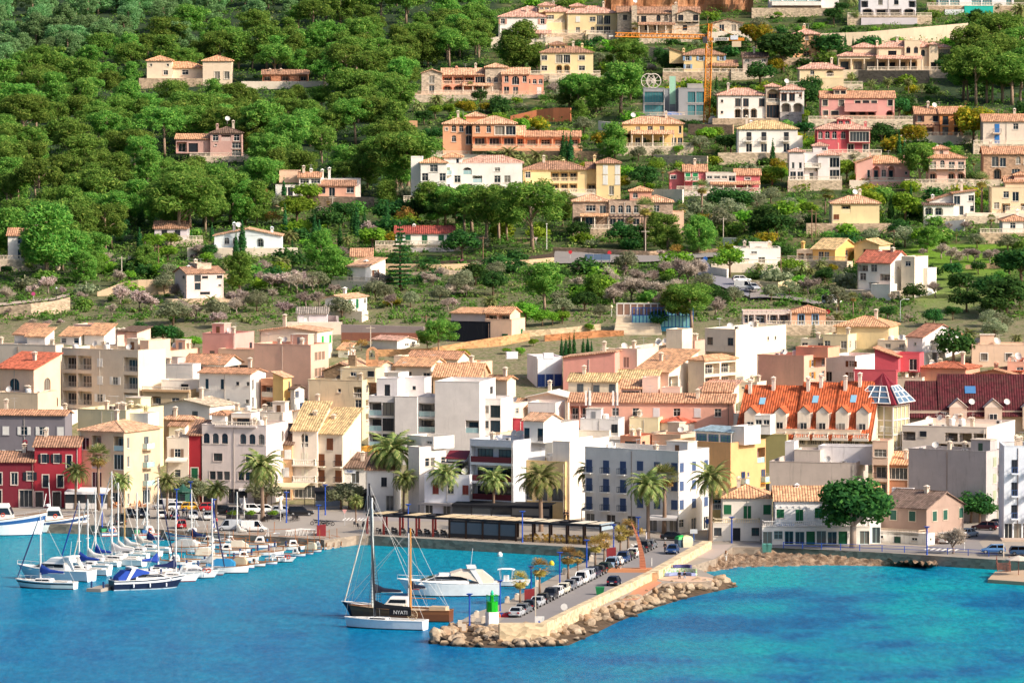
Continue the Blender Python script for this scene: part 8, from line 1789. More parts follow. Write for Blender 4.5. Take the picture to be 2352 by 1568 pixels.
def big_three():
 def place(nm,lab,bow,stern,z=0):
  A,S_=on_z(*tp('o',*bow),0),on_z(*tp('o',*stern),0);d=A-S_;C=(A+S_)/2;return thing(nm,lab,'boat',(C.x,C.y,0),math.atan2(max(-4,min(4,d.y)),d.x)),d.length
 r,L=place('sailing_ketch','navy hulled ketch with white wheelhouse and two white masts behind the wooden boat',(150,1150),(930,1165));B=4;H_=1.5
 hull(r,L,B,H_,'#1b2138','#1a1c22',None,.7,.14,.5);w=cabin(r,-L*.28,L*.0,B*.6,H_-.1,1.7,slope=.5,nm='wheelhouse')
 mast(r,L*.15,H_,16.0,'#e9e7e2',.14,L*.35,'#1b2036',L,furl='#e6dfd0',bz=2.2);mast(r,-L*.27,H_+.4,10.5,'#e4e2de',.11,L*.2,'#1b2036',L,bz=2.4)
 MB().box(-L*.27-.3,-.03,H_+2.6,-L*.27-1.6,.03,H_+3.2).build('flag',plain('#c92f3a',.8),r)
 r,L=place('wooden_ketch','varnished wooden hulled sailing boat with a golden brown mizzen mast',(240,1165),(1110,1205));B=4.4;H_=1.7
 hull(r,L,B,H_,'#7a4a2c','#2a2320','#8f5a34',.55,.05,.2,'#b9a890',True);cabin(r,-L*.05,L*.18,B*.5,H_-.1,.8,'#d9d2c4',.5);MB().box(-L*.46,-.9,H_-.1,-L*.3,.9,H_+.5).build('cockpit',plain('#cdb596',.7),r)
 mast(r,L*.27,H_,14.5,'#dfe6de',.13,0,None,L);mast(r,-L*.1,H_,11.8,'#c8893f',.15,L*.25,None,L,bz=1.6)
 ra=MB()
 for s in(-1,1):
  P0,P1=Vector((L*.27-.9,s*1.7,H_)),Vector((L*.27-.1,s*.2,H_+8));P2=P0+Vector((1.0,0,0));ra.tube([P0,P1],.03,3);ra.tube([P2,P1],.03,3)
  for k in range(1,16):f=k/17;ra.tube([P0.lerp(P1,f),P2.lerp(P1,f)],.025,3)
 ra.build('ratlines',plain('#3a3430',.8),r)
 r,L=place('racing_sloop','white racing sloop with black mast and big steering wheel before the wooden boat',(175,1245),(900,1272));B=3.4;H_=1.35
 hull(r,L,B,H_,'#f4f4f4','#2a2c30',None,.8,.04,.1);cabin(r,-L*.05,L*.22,B*.45,H_-.15,.45,slope=.9,nm='coachroof');mast(r,L*.12,H_,19.5,'#26272c',.13,0,None,L,furl=None,lean=.9)
 MB().tube([(L*.12,0,H_+1.6),(-L*.32,0,H_+1.5)],.1,6).build('boom',plain('#1d1e24',.5),r);cv=MB().loft([[(x,-.2,H_+1.6),(x,0,H_+h),(x,.2,H_+1.6)]for x,h in((L*.12,2.7),(0,2.15),(-L*.32,1.9))]).build('sail_cover',plain('#16181f',.85),r)
 te=link('lettering',text_mesh('NYATI',.75,plain('#eceae6',.7)),r,(-L*.2,-.0,H_+1.05));te.location.y=-.28;cvb=MB().box(-L*.33,-.25,H_+.6,-L*.06,-.2,H_+1.55).build('sail_bag',plain('#16181f',.85),r)
 if math.cos(r.rotation_euler.z)<0:te.rotation_euler=(0,0,math.pi);te.location.y=.28;cvb.location.y=.45
 b=MB();n=18;c=(-L*.34,0,H_+.75)
 for k in range(n):a,e=2*math.pi*k/n,2*math.pi*(k+1)/n;b.tube([(c[0]+.75*math.cos(a),0,c[2]+.75*math.sin(a)),(c[0]+.75*math.cos(e),0,c[2]+.75*math.sin(e))],.04,4)
 for k in range(5):a=math.pi*k/5;b.tube([(c[0]+.75*math.cos(a),0,c[2]+.75*math.sin(a)),(c[0]-.75*math.cos(a),0,c[2]-.75*math.sin(a))],.02,3)
 b.build('steering_wheel',plain('#d9c4a0',.6),r);fender(r,L,B,H_,3)
big_three()
def pontoon():
 A,B_=on_z(*tp('m',930,1455),.4),on_z(*tp('n',1330,990),.4);d=B_-A;r=thing('pontoon','narrow grey plank pontoon running from the marina quay between the boats','pontoon',A,math.atan2(d.y,d.x));L=d.length
 MB().box(-1,-1.2,-.5,L,1.2,.1).build('planking',plain('#a89d90',.9),r)
 for k in range(12):
  for s in(-1,1):MB().box(k*L/12+.3,s*1.0-.12,.1,k*L/12+.55,s*1.0+.12,1.1).build('service_post',plain('#2f4a7a',.6),r)
 P=on_z(*tp('n',1220,965),1.2);g=thing('gangway','white arched railing gangway at the quay end of the pontoon','gangway',P,.35);b=MB()
 for y in(-.6,.6):
  b.tube([(-2.6,y,1.2),(0,y,1.5),(2.6,y,1.3)],.05,4);b.tube([(-2.6,y,.3),(2.6,y,.3)],.05,4)
  for k in range(9):x=-2.6+k*.65;b.tube([(x,y,.3),(x+.3,y,1.4)],.035,3)
 b.build('railing',plain('#f2f0ec',.5),g);MB().box(-2.7,-.6,.15,2.7,.6,.28).build('deck',plain('#b9b2a8',.8),g)
pontoon()
def car_parts(typ):
 L,W,Hh=dict(sedan=(4.6,1.78,1.43),hatch=(4.0,1.72,1.48),suv=(4.5,1.85,1.72),van=(4.3,1.8,1.88),wagon=(4.6,1.78,1.5))[typ]
 zb=.92 if typ!='suv' else 1.05;cb=dict(sedan=(-1.75,1.05,-1.05,.25),hatch=(-1.95,.95,-1.6,.25),suv=(-2.2,1.0,-1.95,.25),van=(-2.12,1.35,-2.05,.75),wagon=(-2.25,1.0,-1.85,.2))[typ]
 b=MB();hl=L/2;secs=[]
 for x,w,z0,z1 in((-hl,.78,.42,zb-.22),(-hl+.06,.92,.3,zb-.05),(-hl+.5,1,.24,zb),(-.2,1,.22,zb),(cb[1],1,.22,zb-.02),(hl-.45,.98,.24,zb-.18),(hl-.08,.9,.3,zb-.3),(hl,.76,.4,zb-.42)):
  y=W/2*w;secs.append([(x,-y*.9,z0),(x,-y,z0+.18),(x,-y,(z0+z1)/2+.1),(x,-y*.93,z1),(x,y*.93,z1),(x,y,(z0+z1)/2+.1),(x,y,z0+.18),(x,y*.9,z0)])
 b.loft(secs)
 def cs(z,i,xa,xb_):y=W/2*.92-i;return[(xa,-y,z),(xb_,-y,z),(xb_,y,z),(xa,y,z)]
 zt=Hh-.06;g=MB().loft([cs(zb-.03,.0,cb[0],cb[1]),cs(zt,.17,cb[2],cb[3])])
 ro=MB().loft([cs(zt-.02,.14,cb[2]-.05,cb[3]+.05),cs(zt+.04,.2,cb[2]+.02,cb[3]-.04)])
 for xx in((cb[0],cb[2]),((cb[0]+cb[1])/2-.1,)*2,(cb[1],cb[3])):
  for s in(-1,1):ro.tube([(xx[0],s*(W/2*.92-.0),zb-.02),(xx[1],s*(W/2*.92-.17),zt)],.055,4)
 if typ=='van':
  for s in(-1,1):ro.add([(cb[0]+.02,s*(W/2*.92+.01),zb),(.1,s*(W/2*.92+.01),zb),(.1,s*(W/2*.92-.15),zt),(cb[2],s*(W/2*.92-.15),zt)],[(0,1,2,3)])
 wh=MB();wh.lathe([(.31,-.1),(.33,-.06),(.33,.06),(.31,.1)],12);wh.m=1;wh.lathe([(.2,-.105),(.2,.105)],10);wh.v=[(v[0],v[2],v[1])for v in wh.v]
 return dict(b=b,g=g,r=ro,w=wh.mesh('wheel',[plain('#17181b',.8),plain('#a9abae',.3)]),gm=g.mesh('windows',plain('#10151c',.08)),L=L,W=W,zb=zb)
CP={k:car_parts(k)for k in('sedan','hatch','suv','van','wagon')}
def cmesh(typ,part,col):return cached((typ,part,col),lambda:CP[typ][part].mesh('body' if part=='b' else 'roof',plain(col,.25,.0,.6)))
HL=MB().box(-.06,-.2,-.08,.03,.2,.08).mesh('headlight',plain('#dfe4e8',.1));TL=MB().box(-.03,-.17,-.1,.06,.17,.1).mesh('tail_light',plain('#a81c24',.3));NPL=MB().box(-.02,-.26,-.06,.01,.26,.06).mesh('number_plate',plain('#e6e6e2',.5))
CCOL=dict(silver='#b4b9bf',grey='#6b7078',black='#15171c',white='#eceae6',dark='#23272f',blue='#22406f',navy='#1a2540',green='#17332c',red='#b3202a',yellow='#e2ab2c',lblue='#8fa6bd',maroon='#4a2228',cream='#e2dcc6',sky='#5f8fc4')
def car(t,x,y,typ,col,ang,label,group=None,z=None):
 P=on_z(*tp(t,x,y),QUAY)if z is None else ground(*tp(t,x,y));p=CP[typ];c=CCOL[col]
 if z is not None:P.z+=.65
 r=thing('parked_car' if typ!='van' else 'parked_van',label,'car' if typ!='van' else 'van',(P.x,P.y,P.z+.01),R(ang),group)
 link('body',cmesh(typ,'b',c),r);link('roof',cmesh(typ,'r',c),r);link('windows',p['gm'],r)
 for sx in(-1,1):
  for sy in(-1,1):link('wheel',p['w'],r,(sx*p['L']*.31,sy*(p['W']/2-.09),.33))
 for s in(-1,1):link('headlight',HL,r,(p['L']/2-.05,s*p['W']*.34,p['zb']-.36));link('tail_light',TL,r,(-p['L']/2-.0,s*p['W']*.36,p['zb']-.2))
 link('number_plate',NPL,r,(-p['L']/2-.02,0,p['zb']-.4))
 return r
a_,b_=on_z(*tp('p',360,990),QUAY),on_z(*tp('p',1500,410),QUAY);PANG=math.degrees(math.atan2(b_.y-a_.y,b_.x-a_.x))
ROW=[('sedan','silver'),('wagon','grey'),('hatch','dark'),('sedan','silver'),('hatch','black'),('suv','dark'),('hatch','white'),('hatch','cream'),('hatch','grey'),('hatch','silver'),('van','white'),('suv','silver'),('suv','navy'),('hatch','black'),('wagon','green'),('suv','lblue'),('hatch','white'),('suv','blue'),('wagon','black'),('hatch','white'),('sedan','dark'),('suv','black'),('wagon','grey')]
ORD=['nearest the green beacon','second from the green beacon','third from the green beacon','fourth from the green beacon','fifth from the green beacon','sixth from the green beacon','just before the white hatchback pair','first of the white hatchback pair','second of the white hatchback pair','just behind the white van','with closed sides in the middle','right after the white van','second after the white van','third after the white van','just before the walking couple','beside the walking couple','just beyond the walking couple','seventh from the landward end','sixth from the landward end','fifth from the landward end','behind the curved sculpture','second from the landward end','last at the landward end']
ORD=ORD[:6]+['first of the white pair','second of the white pair','right after the white pair']+ORD[9:]
for i,(typ,c)in enumerate(ROW):
 P=a_.lerp(b_,i/(len(ROW)-1));u,v=proj(P)
 car('D',u,v,typ,c,PANG+(180 if i in(3,5,6,7,8,9,10,11,15,17)else 0),'%s %s in the pier row, %s'%({'lblue':'pale blue','navy':'navy blue','green':'dark green','dark':'dark grey'}.get(c,c),dict(sedan='saloon',hatch='hatchback',suv='tall car',van='van',wagon='estate car')[typ],ORD[i]),'cars parked in a row along the pier')
car('p',1190,725,'hatch','navy',PANG,'dark blue car driving alone beside the pier wall near the green bin');car('p',1690,455,'hatch','blue',PANG+180,'blue car beside the recycling containers at the pier entrance');car('p',1705,340,'sedan','black',-4,'black saloon crossing side on at the pier entrance')
for x,y,typ,c,a,lab in((1260,765,'hatch','dark',-80,'dark car facing the water below the terrace chairs'),(1385,770,'suv','dark',-80,'dark tall car beside the dark car facing the water'),(1160,835,'van','black',100,'black van parked tail on by the quay edge'),(1590,690,'van','white',160,'white van behind the leaning palm by the green kiosk'),(1562,775,'hatch','white',95,'white hatchback left of the leaning palm foot'),(1685,780,'hatch','navy',95,'dark blue hatchback right of the leaning palm foot'),(1735,700,'wagon','white',5,'white car in front of the green kiosk'),(1855,700,'hatch','yellow',8,'yellow hatchback near the green kiosk'),(1865,785,'hatch','white',-85,'white hatchback facing the water beside two people')):car('m',x,y,typ,c,a,lab)
for x,y,typ,c,a,lab in((60,870,'hatch','red',95,'red hatchback parked tail on behind the fishing boats'),(320,790,'sedan','white',-85,'white saloon facing the water beside the small palm'),(340,705,'hatch','red',10,'red hatchback behind the small palm'),(485,740,'suv','black',5,'black tall car right of the red hatchback'),(605,745,'hatch','dark',8,'dark car behind the planted terrace'),(750,730,'suv','white',6,'white tall car left of the big palm trunk'),(885,725,'wagon','white',4,'white estate car right of the big palm trunk'),(1045,735,'hatch','silver',6,'silver hatchback behind the folded white parasol'),(1215,750,'suv','black',4,'black tall car with bright wheels at the end of the terrace'),(525,895,'van','silver',184,'silver people carrier with side windows by the quay'),(765,905,'van','white',-4,'white delivery van with closed side by the quay')):car('n',x,y,typ,c,a,lab)
for x,y,typ,c,a,lab in((1640,995,'van','white',55,'white van with red side panel beside the taupe quay house'),(1830,935,'wagon','lblue',60,'pale blue car in the side street'),(1985,870,'wagon','maroon',150,'dark maroon car above the white balustrade'),(2090,845,'hatch','dark',140,'dark car beside the maroon car'),(2060,1090,'hatch','sky',178,'blue small car behind the rail at the right edge'),(2330,1108,'hatch','sky',0,'blue car partly hidden by the wooden canopy')):car('s',x,y,typ,c,a,lab)
car('g',2165,1100,'hatch','white',10,'white car on the hillside road above the white van',z=1);car('g',2195,1165,'van','white',-20,'white van on the hillside road below the white car',z=1);car('h',20,1120,'hatch','silver',-60,'silver car by the yellowish picket wall',z=1);car('h',700,1240,'van','white',40,'white van beside the round tree near the tennis clubhouse',z=1)
def motorbike(t,x,y,ang,lab):
 r=thing('motorcycle',lab,'motorcycle',on_z(*tp(t,x,y),QUAY),R(ang));tm=plain('#17181b',.6);n=14
 for sx in(-.68,.68):
  b=MB();b.tube([(sx+.29*math.cos(2*math.pi*k/n),0,.33+.29*math.sin(2*math.pi*k/n))for k in range(n+1)],.06,5,False);b.lathe([(.05,-.05),(.05,.05)],6,(sx,0,.33));b.build('wheel',tm,r)
 b=MB();b.loft([[(x_,-w,z-.12),(x_,-w*.8,z+.1),(x_,w*.8,z+.1),(x_,w,z-.12)]for x_,w,z in((-.3,.1,.78),(0,.17,.82),(.3,.1,.86))]);b.build('fuel_tank',plain('#23252c',.2),r)
 MB().box(-.75,-.12,.7,-.28,.12,.8).build('seat',tm,r);b=MB();b.tube([(.68,0,.33),(.45,0,1.0)],.04,5);b.tube([(.42,-.35,1.02),(.42,.35,1.02)],.025,5);b.tube([(-.68,0,.35),(0,0,.45),(.4,0,.8)],.05,5);b.box(-.2,-.16,.3,.2,.16,.6);b.build('frame',plain('#5a5d63',.3,.6),r)
motorbike('n',1360,840,200,'dark motorcycle leftmost of three on the marina road');motorbike('n',1430,850,205,'dark motorcycle middle of three on the marina road');motorbike('n',1485,850,200,'dark motorcycle rightmost of three on the marina road')
BLU=plain('#1f4fb4',.5)
def lamp(t,x,yb,yt,lab,g='blue lamp posts'):
 P=on_z(*tp(t,x,yb),QUAY);h=(yb-yt)*KD/TILES[t][2]*P.y/FPX;r=thing('street_lamp',lab,'street lamp',P,0,g)
 MB().lathe([(.16,0),(.11,.4),(.1,h-.25)],8).build('post',BLU,r);MB().lathe([(.1,h-.3),(.5,h-.05),(.52,h),(.1,h+.02)],10).build('lamp_head',plain('#2a58b8',.5),r)
for t,x,yb,yt,lab in(('p',215,945,680,'beside the silver saloon and the beacon'),('p',480,795,560,'next to the red box on the pier'),('p',725,730,440,'left of the first pair of dry palms'),('p',955,595,335,'between the two pairs of dry palms'),('p',1185,450,205,'beside the far red box on the pier'),('p',1395,310,140,'behind the curved sculpture'),('p',405,360,90,'in front of the pergola beside the yellow chairs'),('p',2195,365,140,'in front of the pink plinth house'),('p',1230,210,35,'in front of the hotel awning'),('o',1295,1235,945,'left of the beacon at the pier tip'),('m',577,620,410,'behind the two fishing vessels, left one'),('m',612,625,490,'behind the two fishing vessels, right one'),('m',985,860,540,'beside the fan palm by the terrace'),('m',1705,790,490,'beside the dark blue hatchback'),('m',1840,650,420,'right of the green kiosk'),('n',150,650,420,'between olive trees near the green kiosk'),('n',375,865,590,'beside the small quay palm'),('n',1075,820,520,'at the end of the planted terrace'),('n',1385,945,645,'beside the red box at the gangway'),('n',1450,745,450,'carrying a round no entry plate'),('q',1340,870,690,'in front of the maroon balcony building'),('q',430,1020,740,'at the red posted end of the pergola'),('s',510,985,795,'in front of the white shop row'),('s',1435,1105,835,'in front of the taupe quay house')):lamp(t,x,yb,yt,'slim blue lamp post '+lab)
def beacon():
 P=on_z(*tp('p',146,1068),QUAY);m=P.y/FPX*KD/2.138;r=thing('harbour_beacon','stubby green harbour light tower on a white base at the pier tip','beacon',P,.35);z1=118*m;z2=z1+85*m;z3=z2+60*m
 MB().box(-.75,-.75,0,.75,.75,z1).build('base',plain('#f0eeea',.7),r);gm=plain('#0fae1c',.45);MB().prism([(.82*math.cos(math.pi/4*k+.39),.82*math.sin(math.pi/4*k+.39))for k in range(8)],z1,z2).build('drum',gm,r)
 MB().prism([(.3*math.cos(math.pi/4*k),.3*math.sin(math.pi/4*k))for k in range(8)],z2,z3).build('lantern',gm,r);MB().lathe([(.2,z3),(.25,z3+.3),(.05,z3+.7)],8).build('light',plain('#37c9a0',.2),r);link('railing',rail_mesh(1.3,1.2,'iron','#12a024'),r,(0,-.62,z2))
beacon()
def board():
 P=on_z(*tp('p',552,1122),1.0);m=P.y/FPX*KD/2.138;w,h=80*m,133*m;r=thing('sign_board','tall white board with a blue harbour map fixed on the pier wall corner','sign',P)
 MB().box(-w/2,-.06,0,w/2,.06,h).build('panel',plain('#eeece8',.6),r);b=MB();b.add([(x*w,-.075,z*h)for x,z in((-.14,.68),(-.02,.74),(.1,.6),(.16,.36),(.2,.24),(.0,.16),(-.2,.22),(-.18,.34),(-.1,.4))],[tuple(range(9))]);b.build('map',plain('#1d56b8',.6),r)
 t_=MB()
 for k in range(7):t_.box(w*.36-.05,-.072,h*(.86-k*.1),w*.36+.06,-.064,h*(.92-k*.1))
 t_.box(-w*.36,-.072,h*.94,-w*.12,-.064,h*.955);t_.build('lettering',plain('#b9c4d0',.6),r)
 for s in(-.3,.3):MB().box(s*w-.06,.06,-1.2,s*w+.06,.14,h*.5).build('post',plain('#9a7a5a',.7),r)
board()
def post(t,x,yb,yt,nm,lab,col='#cfcac2',rad=.05,head=None,zmode=1,cat='sign'):
 P=on_z(*tp(t,x,yb),QUAY)if zmode else ground(*tp(t,x,yb));h=(yb-yt)*KD/TILES[t][2]*P.y/FPX;r=thing(nm,lab,cat,P);MB().lathe([(rad,-.2),(rad*.8,h)],7).build('post',plain(col,.6),r)
 if head:
  k,c,s=head
  if k=='disc':b=MB();b.lathe([(s,-.03),(s,.03)],16);b.v=[(v[0],v[2]-.08,v[1]+h-s)for v in b.v];b.build('sign_plate',plain(c,.5),r)
  elif k=='tri':MB().prof([(-s,h),(s,h),(0,h-s*1.8)],-.1,-.05).build('sign_plate',plain(c,.5),r)
  elif k=='box':MB().box(-s,-.12,h-s*1.2,s,-.04,h).build('sign_plate',plain(c,.5),r)
  elif k=='globe':MB().lathe([(.02,h),(s*.8,h+s*.4),(s,h+s),(s*.7,h+s*1.7),(.02,h+s*2)],10).build('globe',plain(c,.3),r)
  elif k=='arm':b=MB();b.tube([(0,0,h-.1),(.5,0,h+.3),(1.3,0,h+.35)],.05,5);b.box(1.1,-.12,h+.25,1.8,.12,h+.4);b.build('lamp_head',plain(c,.5),r)
  elif k=='cross':b=MB();b.box(-.9,-.05,h-.5,.9,.05,h-.38);b.build('cross_arm',plain(col,.7),r)
 return r
for a in(('p',762,955,880,'road_sign','round white sign on a post beside the pier wall','#cfd0d2',.05,('disc','#e9e6e0',.5)),('p',517,1000,640,'flag_pole','bare pale pole standing behind the map board','#d9cbb4',.06),('p',1510,560,490,'road_sign','narrow pale sign seen edge on near the sculpture','#e0dcd4',.09),('n',1637,845,690,'road_sign','red and white triangle sign near the motorcycles','#c9c9c9',.05,('tri','#d9a09a',.42)),('r',1160,1085,900,'road_sign','pole with blue round traffic plates in front of the tall quay palm','#c9c9c9',.05,('disc','#2a5aa8',.42)),('s',1790,1065,885,'road_sign','thin white post with two small plates by the side street','#e6e6e4',.05,('box','#eeece8',.3)),('p',1465,345,270,'road_sign','narrow white and violet post at the pier entrance','#d9d4dc',.12),('p',1870,345,245,'notice_board','tall pale information board at the end of the pier wall','#3f6fb4',.1,('box','#d9e0e4',.6))):post(*a)
for a in(('g',630,865,785,'road_sign','round red no entry sign left of the grey billboard','#c9c9c9',.05,('disc','#c9303a',.42),0),('g',980,880,790,'road_sign','round red no entry sign above the grey billboard','#c9c9c9',.05,('disc','#c9303a',.45),0),('h',668,1330,1258,'road_sign','round red stop sign beside the tennis clubhouse','#c9c9c9',.05,('disc','#c9303a',.5),0),('e',300,1255,1158,'road_sign','round pinkish no parking sign on the left road','#c9c9c9',.05,('disc','#c94f86',.42),0),('f',1902,905,865,'road_sign','small round sign above the dark reed fence','#c9c9c9',.05,('disc','#b04a7a',.4),0),('g',322,745,670,'road_sign','red edged triangle warning sign near the leaning pine','#c9c9c9',.05,('tri','#e6c9c4',.45),0),('g',1840,875,842,'road_sign','blue round arrow sign at the road junction','#c9c9c9',.05,('disc','#2a62b4',.5),0)):post(*a)
for a in(('g',418,775,545,'lamp_post','tall white lamp mast beside the leaning pine','#e9e6e0',.1,('box','#e9e6e0',.2),0,'street lamp'),('h',1290,1355,1185,'street_lamp','tall grey lamp with curved arm on the dark green slope','#b9c4c0',.08,('arm','#dfe4e4',.4),0,'street lamp'),('e',505,1240,1135,'street_lamp','dark lantern post on the left road','#2a2a2e',.06,('globe','#cfd4d4',.25),0,'street lamp'),('g',998,1400,1305,'street_lamp','globe lamp left of the stepped stand','#e0dcd2',.06,('globe','#ecdcae',.35),0,'street lamp'),('g',1328,1380,1280,'street_lamp','globe lamp right of the stepped stand','#e0dcd2',.06,('globe','#ecdcae',.35),0,'street lamp'),('h',745,1330,1240,'street_lamp','globe lamp above the stop sign','#e0dcd2',.06,('globe','#ecd49a',.35),0,'street lamp')):post(*a)
for t,x,yb,yt,lab in(('e',1090,1070,840,'pale concrete utility pole left of the almond blossom house'),('f',740,520,300,'pale utility pole below the white terracotta farmhouse'),('f',2088,930,660,'tall tan utility pole beside the reed fence'),('g',1303,830,600,'white lower utility pole at the road bend'),('j',1080,345,118,'white utility pole beside the picket fence cottage'),('h',530,670,400,'brown utility pole below the rounded balcony villa'),('h',565,640,425,'grey utility pole right of the brown utility pole'),('h',945,840,660,'dark utility pole behind the tall red roofed house'),('h',1235,730,575,'brown utility pole among olive trees on the meadow edge'),('g',2000,670,490,'pale utility pole beside the round olive tree'),('h',265,1000,800,'dark utility pole above the yellowish picket wall'),('e',1420,920,740,'thin grey utility pole in the green garden'),('j',1578,175,20,'orange brown utility pole by the grey block wall')):post(t,x,yb,yt,'utility_pole',lab,'#cdbfae' if 'pale' in lab or 'white' in lab else '#8a6a54',.12,('cross','',0),0,'pole')
def billboard():
 P=ground(*tp('g',850,960));m=P.y/FPX*KD/2.24;r=thing('billboard','grey backed wide billboard seen from behind at the road bend','billboard',P)
 for x in(-80,-10,60,130):MB().box((x-0)*m-.08,0,0,x*m+.08,.15,140*m).build('post',plain('#6a6a70',.7),r)
 for k in range(3):MB().box((-90+k*77)*m,-.1,88*m,(-16+k*77)*m,0,140*m).build('panel',plain('#5f7390',.6),r)
 MB().box(-95*m,-.12,84*m,142*m,-.11,88*m).build('rail',plain('#9aa4b0',.5),r)
billboard()
def simple(nm,lab,cat,P,bld,mat,grp=None):return tag(bld.build(nm,mat,None,P),lab,cat,grp)
for i,(x,y)in enumerate(((15,1000),(72,1045),(275,875),(360,850),(535,735),(765,630),(995,520))):simple('bollard','short pale stone block bollard on the water side of the pier','bollard',on_z(*tp('p',x,y),QUAY),MB().box(-.35,-.3,-.05,.35,.3,.8).lathe([(.28,.8),(.28,.95),(.1,1.0)],8),plain('#d9cbb8',.9),'stone bollards along the pier edge')
for x,y in((1210,1240),(1245,1275),(1330,1205),(1420,1210)):simple('bollard','pale stone bollard near the beacon at the pier tip','bollard',on_z(*tp('o',x,y),QUAY),MB().box(-.3,-.3,-.05,.3,.3,.9),plain('#d9cbb8',.9),'stone bollards at the pier tip')
for t,x,y,lab in(('p',466,865,'red brown service box with slanted top on the near pier'),('p',1165,503,'red brown service box on the far pier'),('n',1412,945,'red brown service box beside the gangway')):simple('service_box',lab,'cabinet',on_z(*tp(t,x,y),QUAY),MB().prof([(-.75,0),(.75,0),(.75,1.9),(-.75,1.75)],-.5,.5),plain('#8f2f34',.7))
simple('litter_bin','green waste container against the pier wall','bin',on_z(*tp('p',1068,805),QUAY),MB().loft([[(-x,-y,z),(x,-y,z),(x,y,z),(-x,y,z)]for x,y,z in((.5,.4,0),(.65,.5,1.0),(.68,.52,1.05),(.6,.45,1.2))]),plain('#1d7a4a',.5))
for x,c,lab in((1765,'#3f5a6a','grey green recycling container left of the pair'),(1805,'#d9d2b4','cream topped recycling container right of the pair')):
 r=thing('recycling_container',lab+' at the pier wall end','container',on_z(*tp('p',x,400),QUAY),.4);MB().loft([[(-.9*f,-.8*f,z),(.9*f,-.8*f,z),(.9*f,.8*f,z),(-.9*f,.8*f,z)]for f,z in((.85,0),(1,.8),(1,1.3))]).build('body',plain(c,.5),r);MB().loft([[(-.9*f,-.8*f,z),(.9*f,-.8*f,z),(.9*f,.8*f,z),(-.9*f,.8*f,z)]for f,z in((1.02,1.3),(.8,1.75),(.3,1.95))]).build('lid',plain('#1fae4a' if x<1790 else '#d9cf9a',.5),r)
for x,lab in((1712,'left of two green litter bins on the shore wall'),(1750,'right of two green litter bins on the shore wall')):simple('litter_bin',lab,'bin',on_z(*tp('r',x,1222),QUAY),MB().loft([[(-f,-f,z),(f,-f,z),(f,f,z),(-f,f,z)]for f,z in((.38,0),(.48,1.2),(.5,1.25),(.4,1.4))]),plain('#4f8a80',.5))
def sculpture():
 P=on_z(*tp('p',1435,610),QUAY);m=P.y/FPX*KD/2.138;b=MB();secs=[]
 for k in range(19):
  f=k/18;x=-100*m*f**2.1;z=430*m*f;w=(27*(1-f)**.8+2)*m;secs.append([(x-w,-.35*(1-f)-.03,z),(x+w,-.35*(1-f)-.03,z),(x+w,.35*(1-f)+.03,z),(x-w,.35*(1-f)+.03,z)])
 b.loft(secs);r=thing('sculpture','tall curved rust orange fin sculpture on the pier','sculpture',P);b.build('fin',plain('#c07a5c',.8),r)
 jb=MB()
 for q in secs[1:-2]:jb.tube([Vector(q[0])+Vector((0,-.02,0)),Vector(q[1])+Vector((0,-.02,0))],.025,3)
 jb.build('joints',plain('#8a4f3a',.8),r);MB().box(-5.5,-1.2,0,1.5,1.6,.5).build('plinth',plain('#c98a62',.9),r)
sculpture()
def bench():
 for cx,cy,rad,lab,c in((1760,650,2.6,'curved mosaic bench with green and white tiles on the round platform',0),(1775,612,1.4,'curved dark violet bench behind the mosaic bench',1)):
  P=on_z(*tp('p',cx,cy),QUAY+.05);r=thing('curved_bench',lab,'bench',P)
  def arc(r0,r1,z0,z1,a0,a1):
   b=MB();n=16;b.loft([[(rr_*math.cos(a),rr_*math.sin(a)*1.0,z)for rr_,z in((r0,z0),(r1,z0),(r1,z1),(r0,z1))]for a in[a0+(a1-a0)*k/n for k in range(n+1)]]);return b
  a0,a1=.12*math.pi,.95*math.pi
  m,nt,bs=newmat('mosaic');vo=nt.nodes.new('ShaderNodeTexVoronoi');vo.inputs['Scale'].default_value=4;nt.links.new(coords(nt),vo.inputs[0]);sp=nt.nodes.new('ShaderNodeSeparateColor');nt.links.new(vo.outputs['Color'],sp.inputs[0])
  nt.links.new(ramp(nt,sp.outputs[0],[(0,(.12,.35,.12)),(.4,(.55,.62,.3)),(.6,(.75,.72,.6)),(1,(.2,.45,.3))]if not c else[(0,(.05,.05,.14)),(1,(.12,.11,.28))]),bs.inputs['Base Color'])
  arc(rad-.1,rad+.15,0,1.05,a0,a1).build('backrest',m,r);arc(rad-.8,rad-.1,0,.45,a0,a1).build('seat',plain('#8f9ac4' if not c else '#3a3a78',.6),r)
 P=on_z(*tp('p',1800,672),QUAY);struct(MB().lathe([(4.2,.0),(4.2,.05)],36,P).build('terrace_platform',plain('#d9b59a',.9)))
bench()
def shore_rail():
 A=[on_z(*tp('s',x,y),QUAY)for x,y in((80,1042),(800,1066),(1435,1090),(2020,1122),(2100,1126))];r=thing('shore_railing','long blue tube railing along the shore road on the right','railing',A[0]);o=A[0];b=MB()
 for h in(.5,1.0):b.tube([p-o+Vector((0,0,h))for p in A],.04,5)
 b.build('rail',BLU,r)
 for p,q in zip(A,A[1:]):
  n=max(1,int((q-p).length/3.2))
  for k in range(n):v=p.lerp(q,k/n)-o;MB().box(v.x-.06,v.y-.06,0,v.x+.06,v.y+.06,1.05).build('post',BLU,r)
shore_rail()
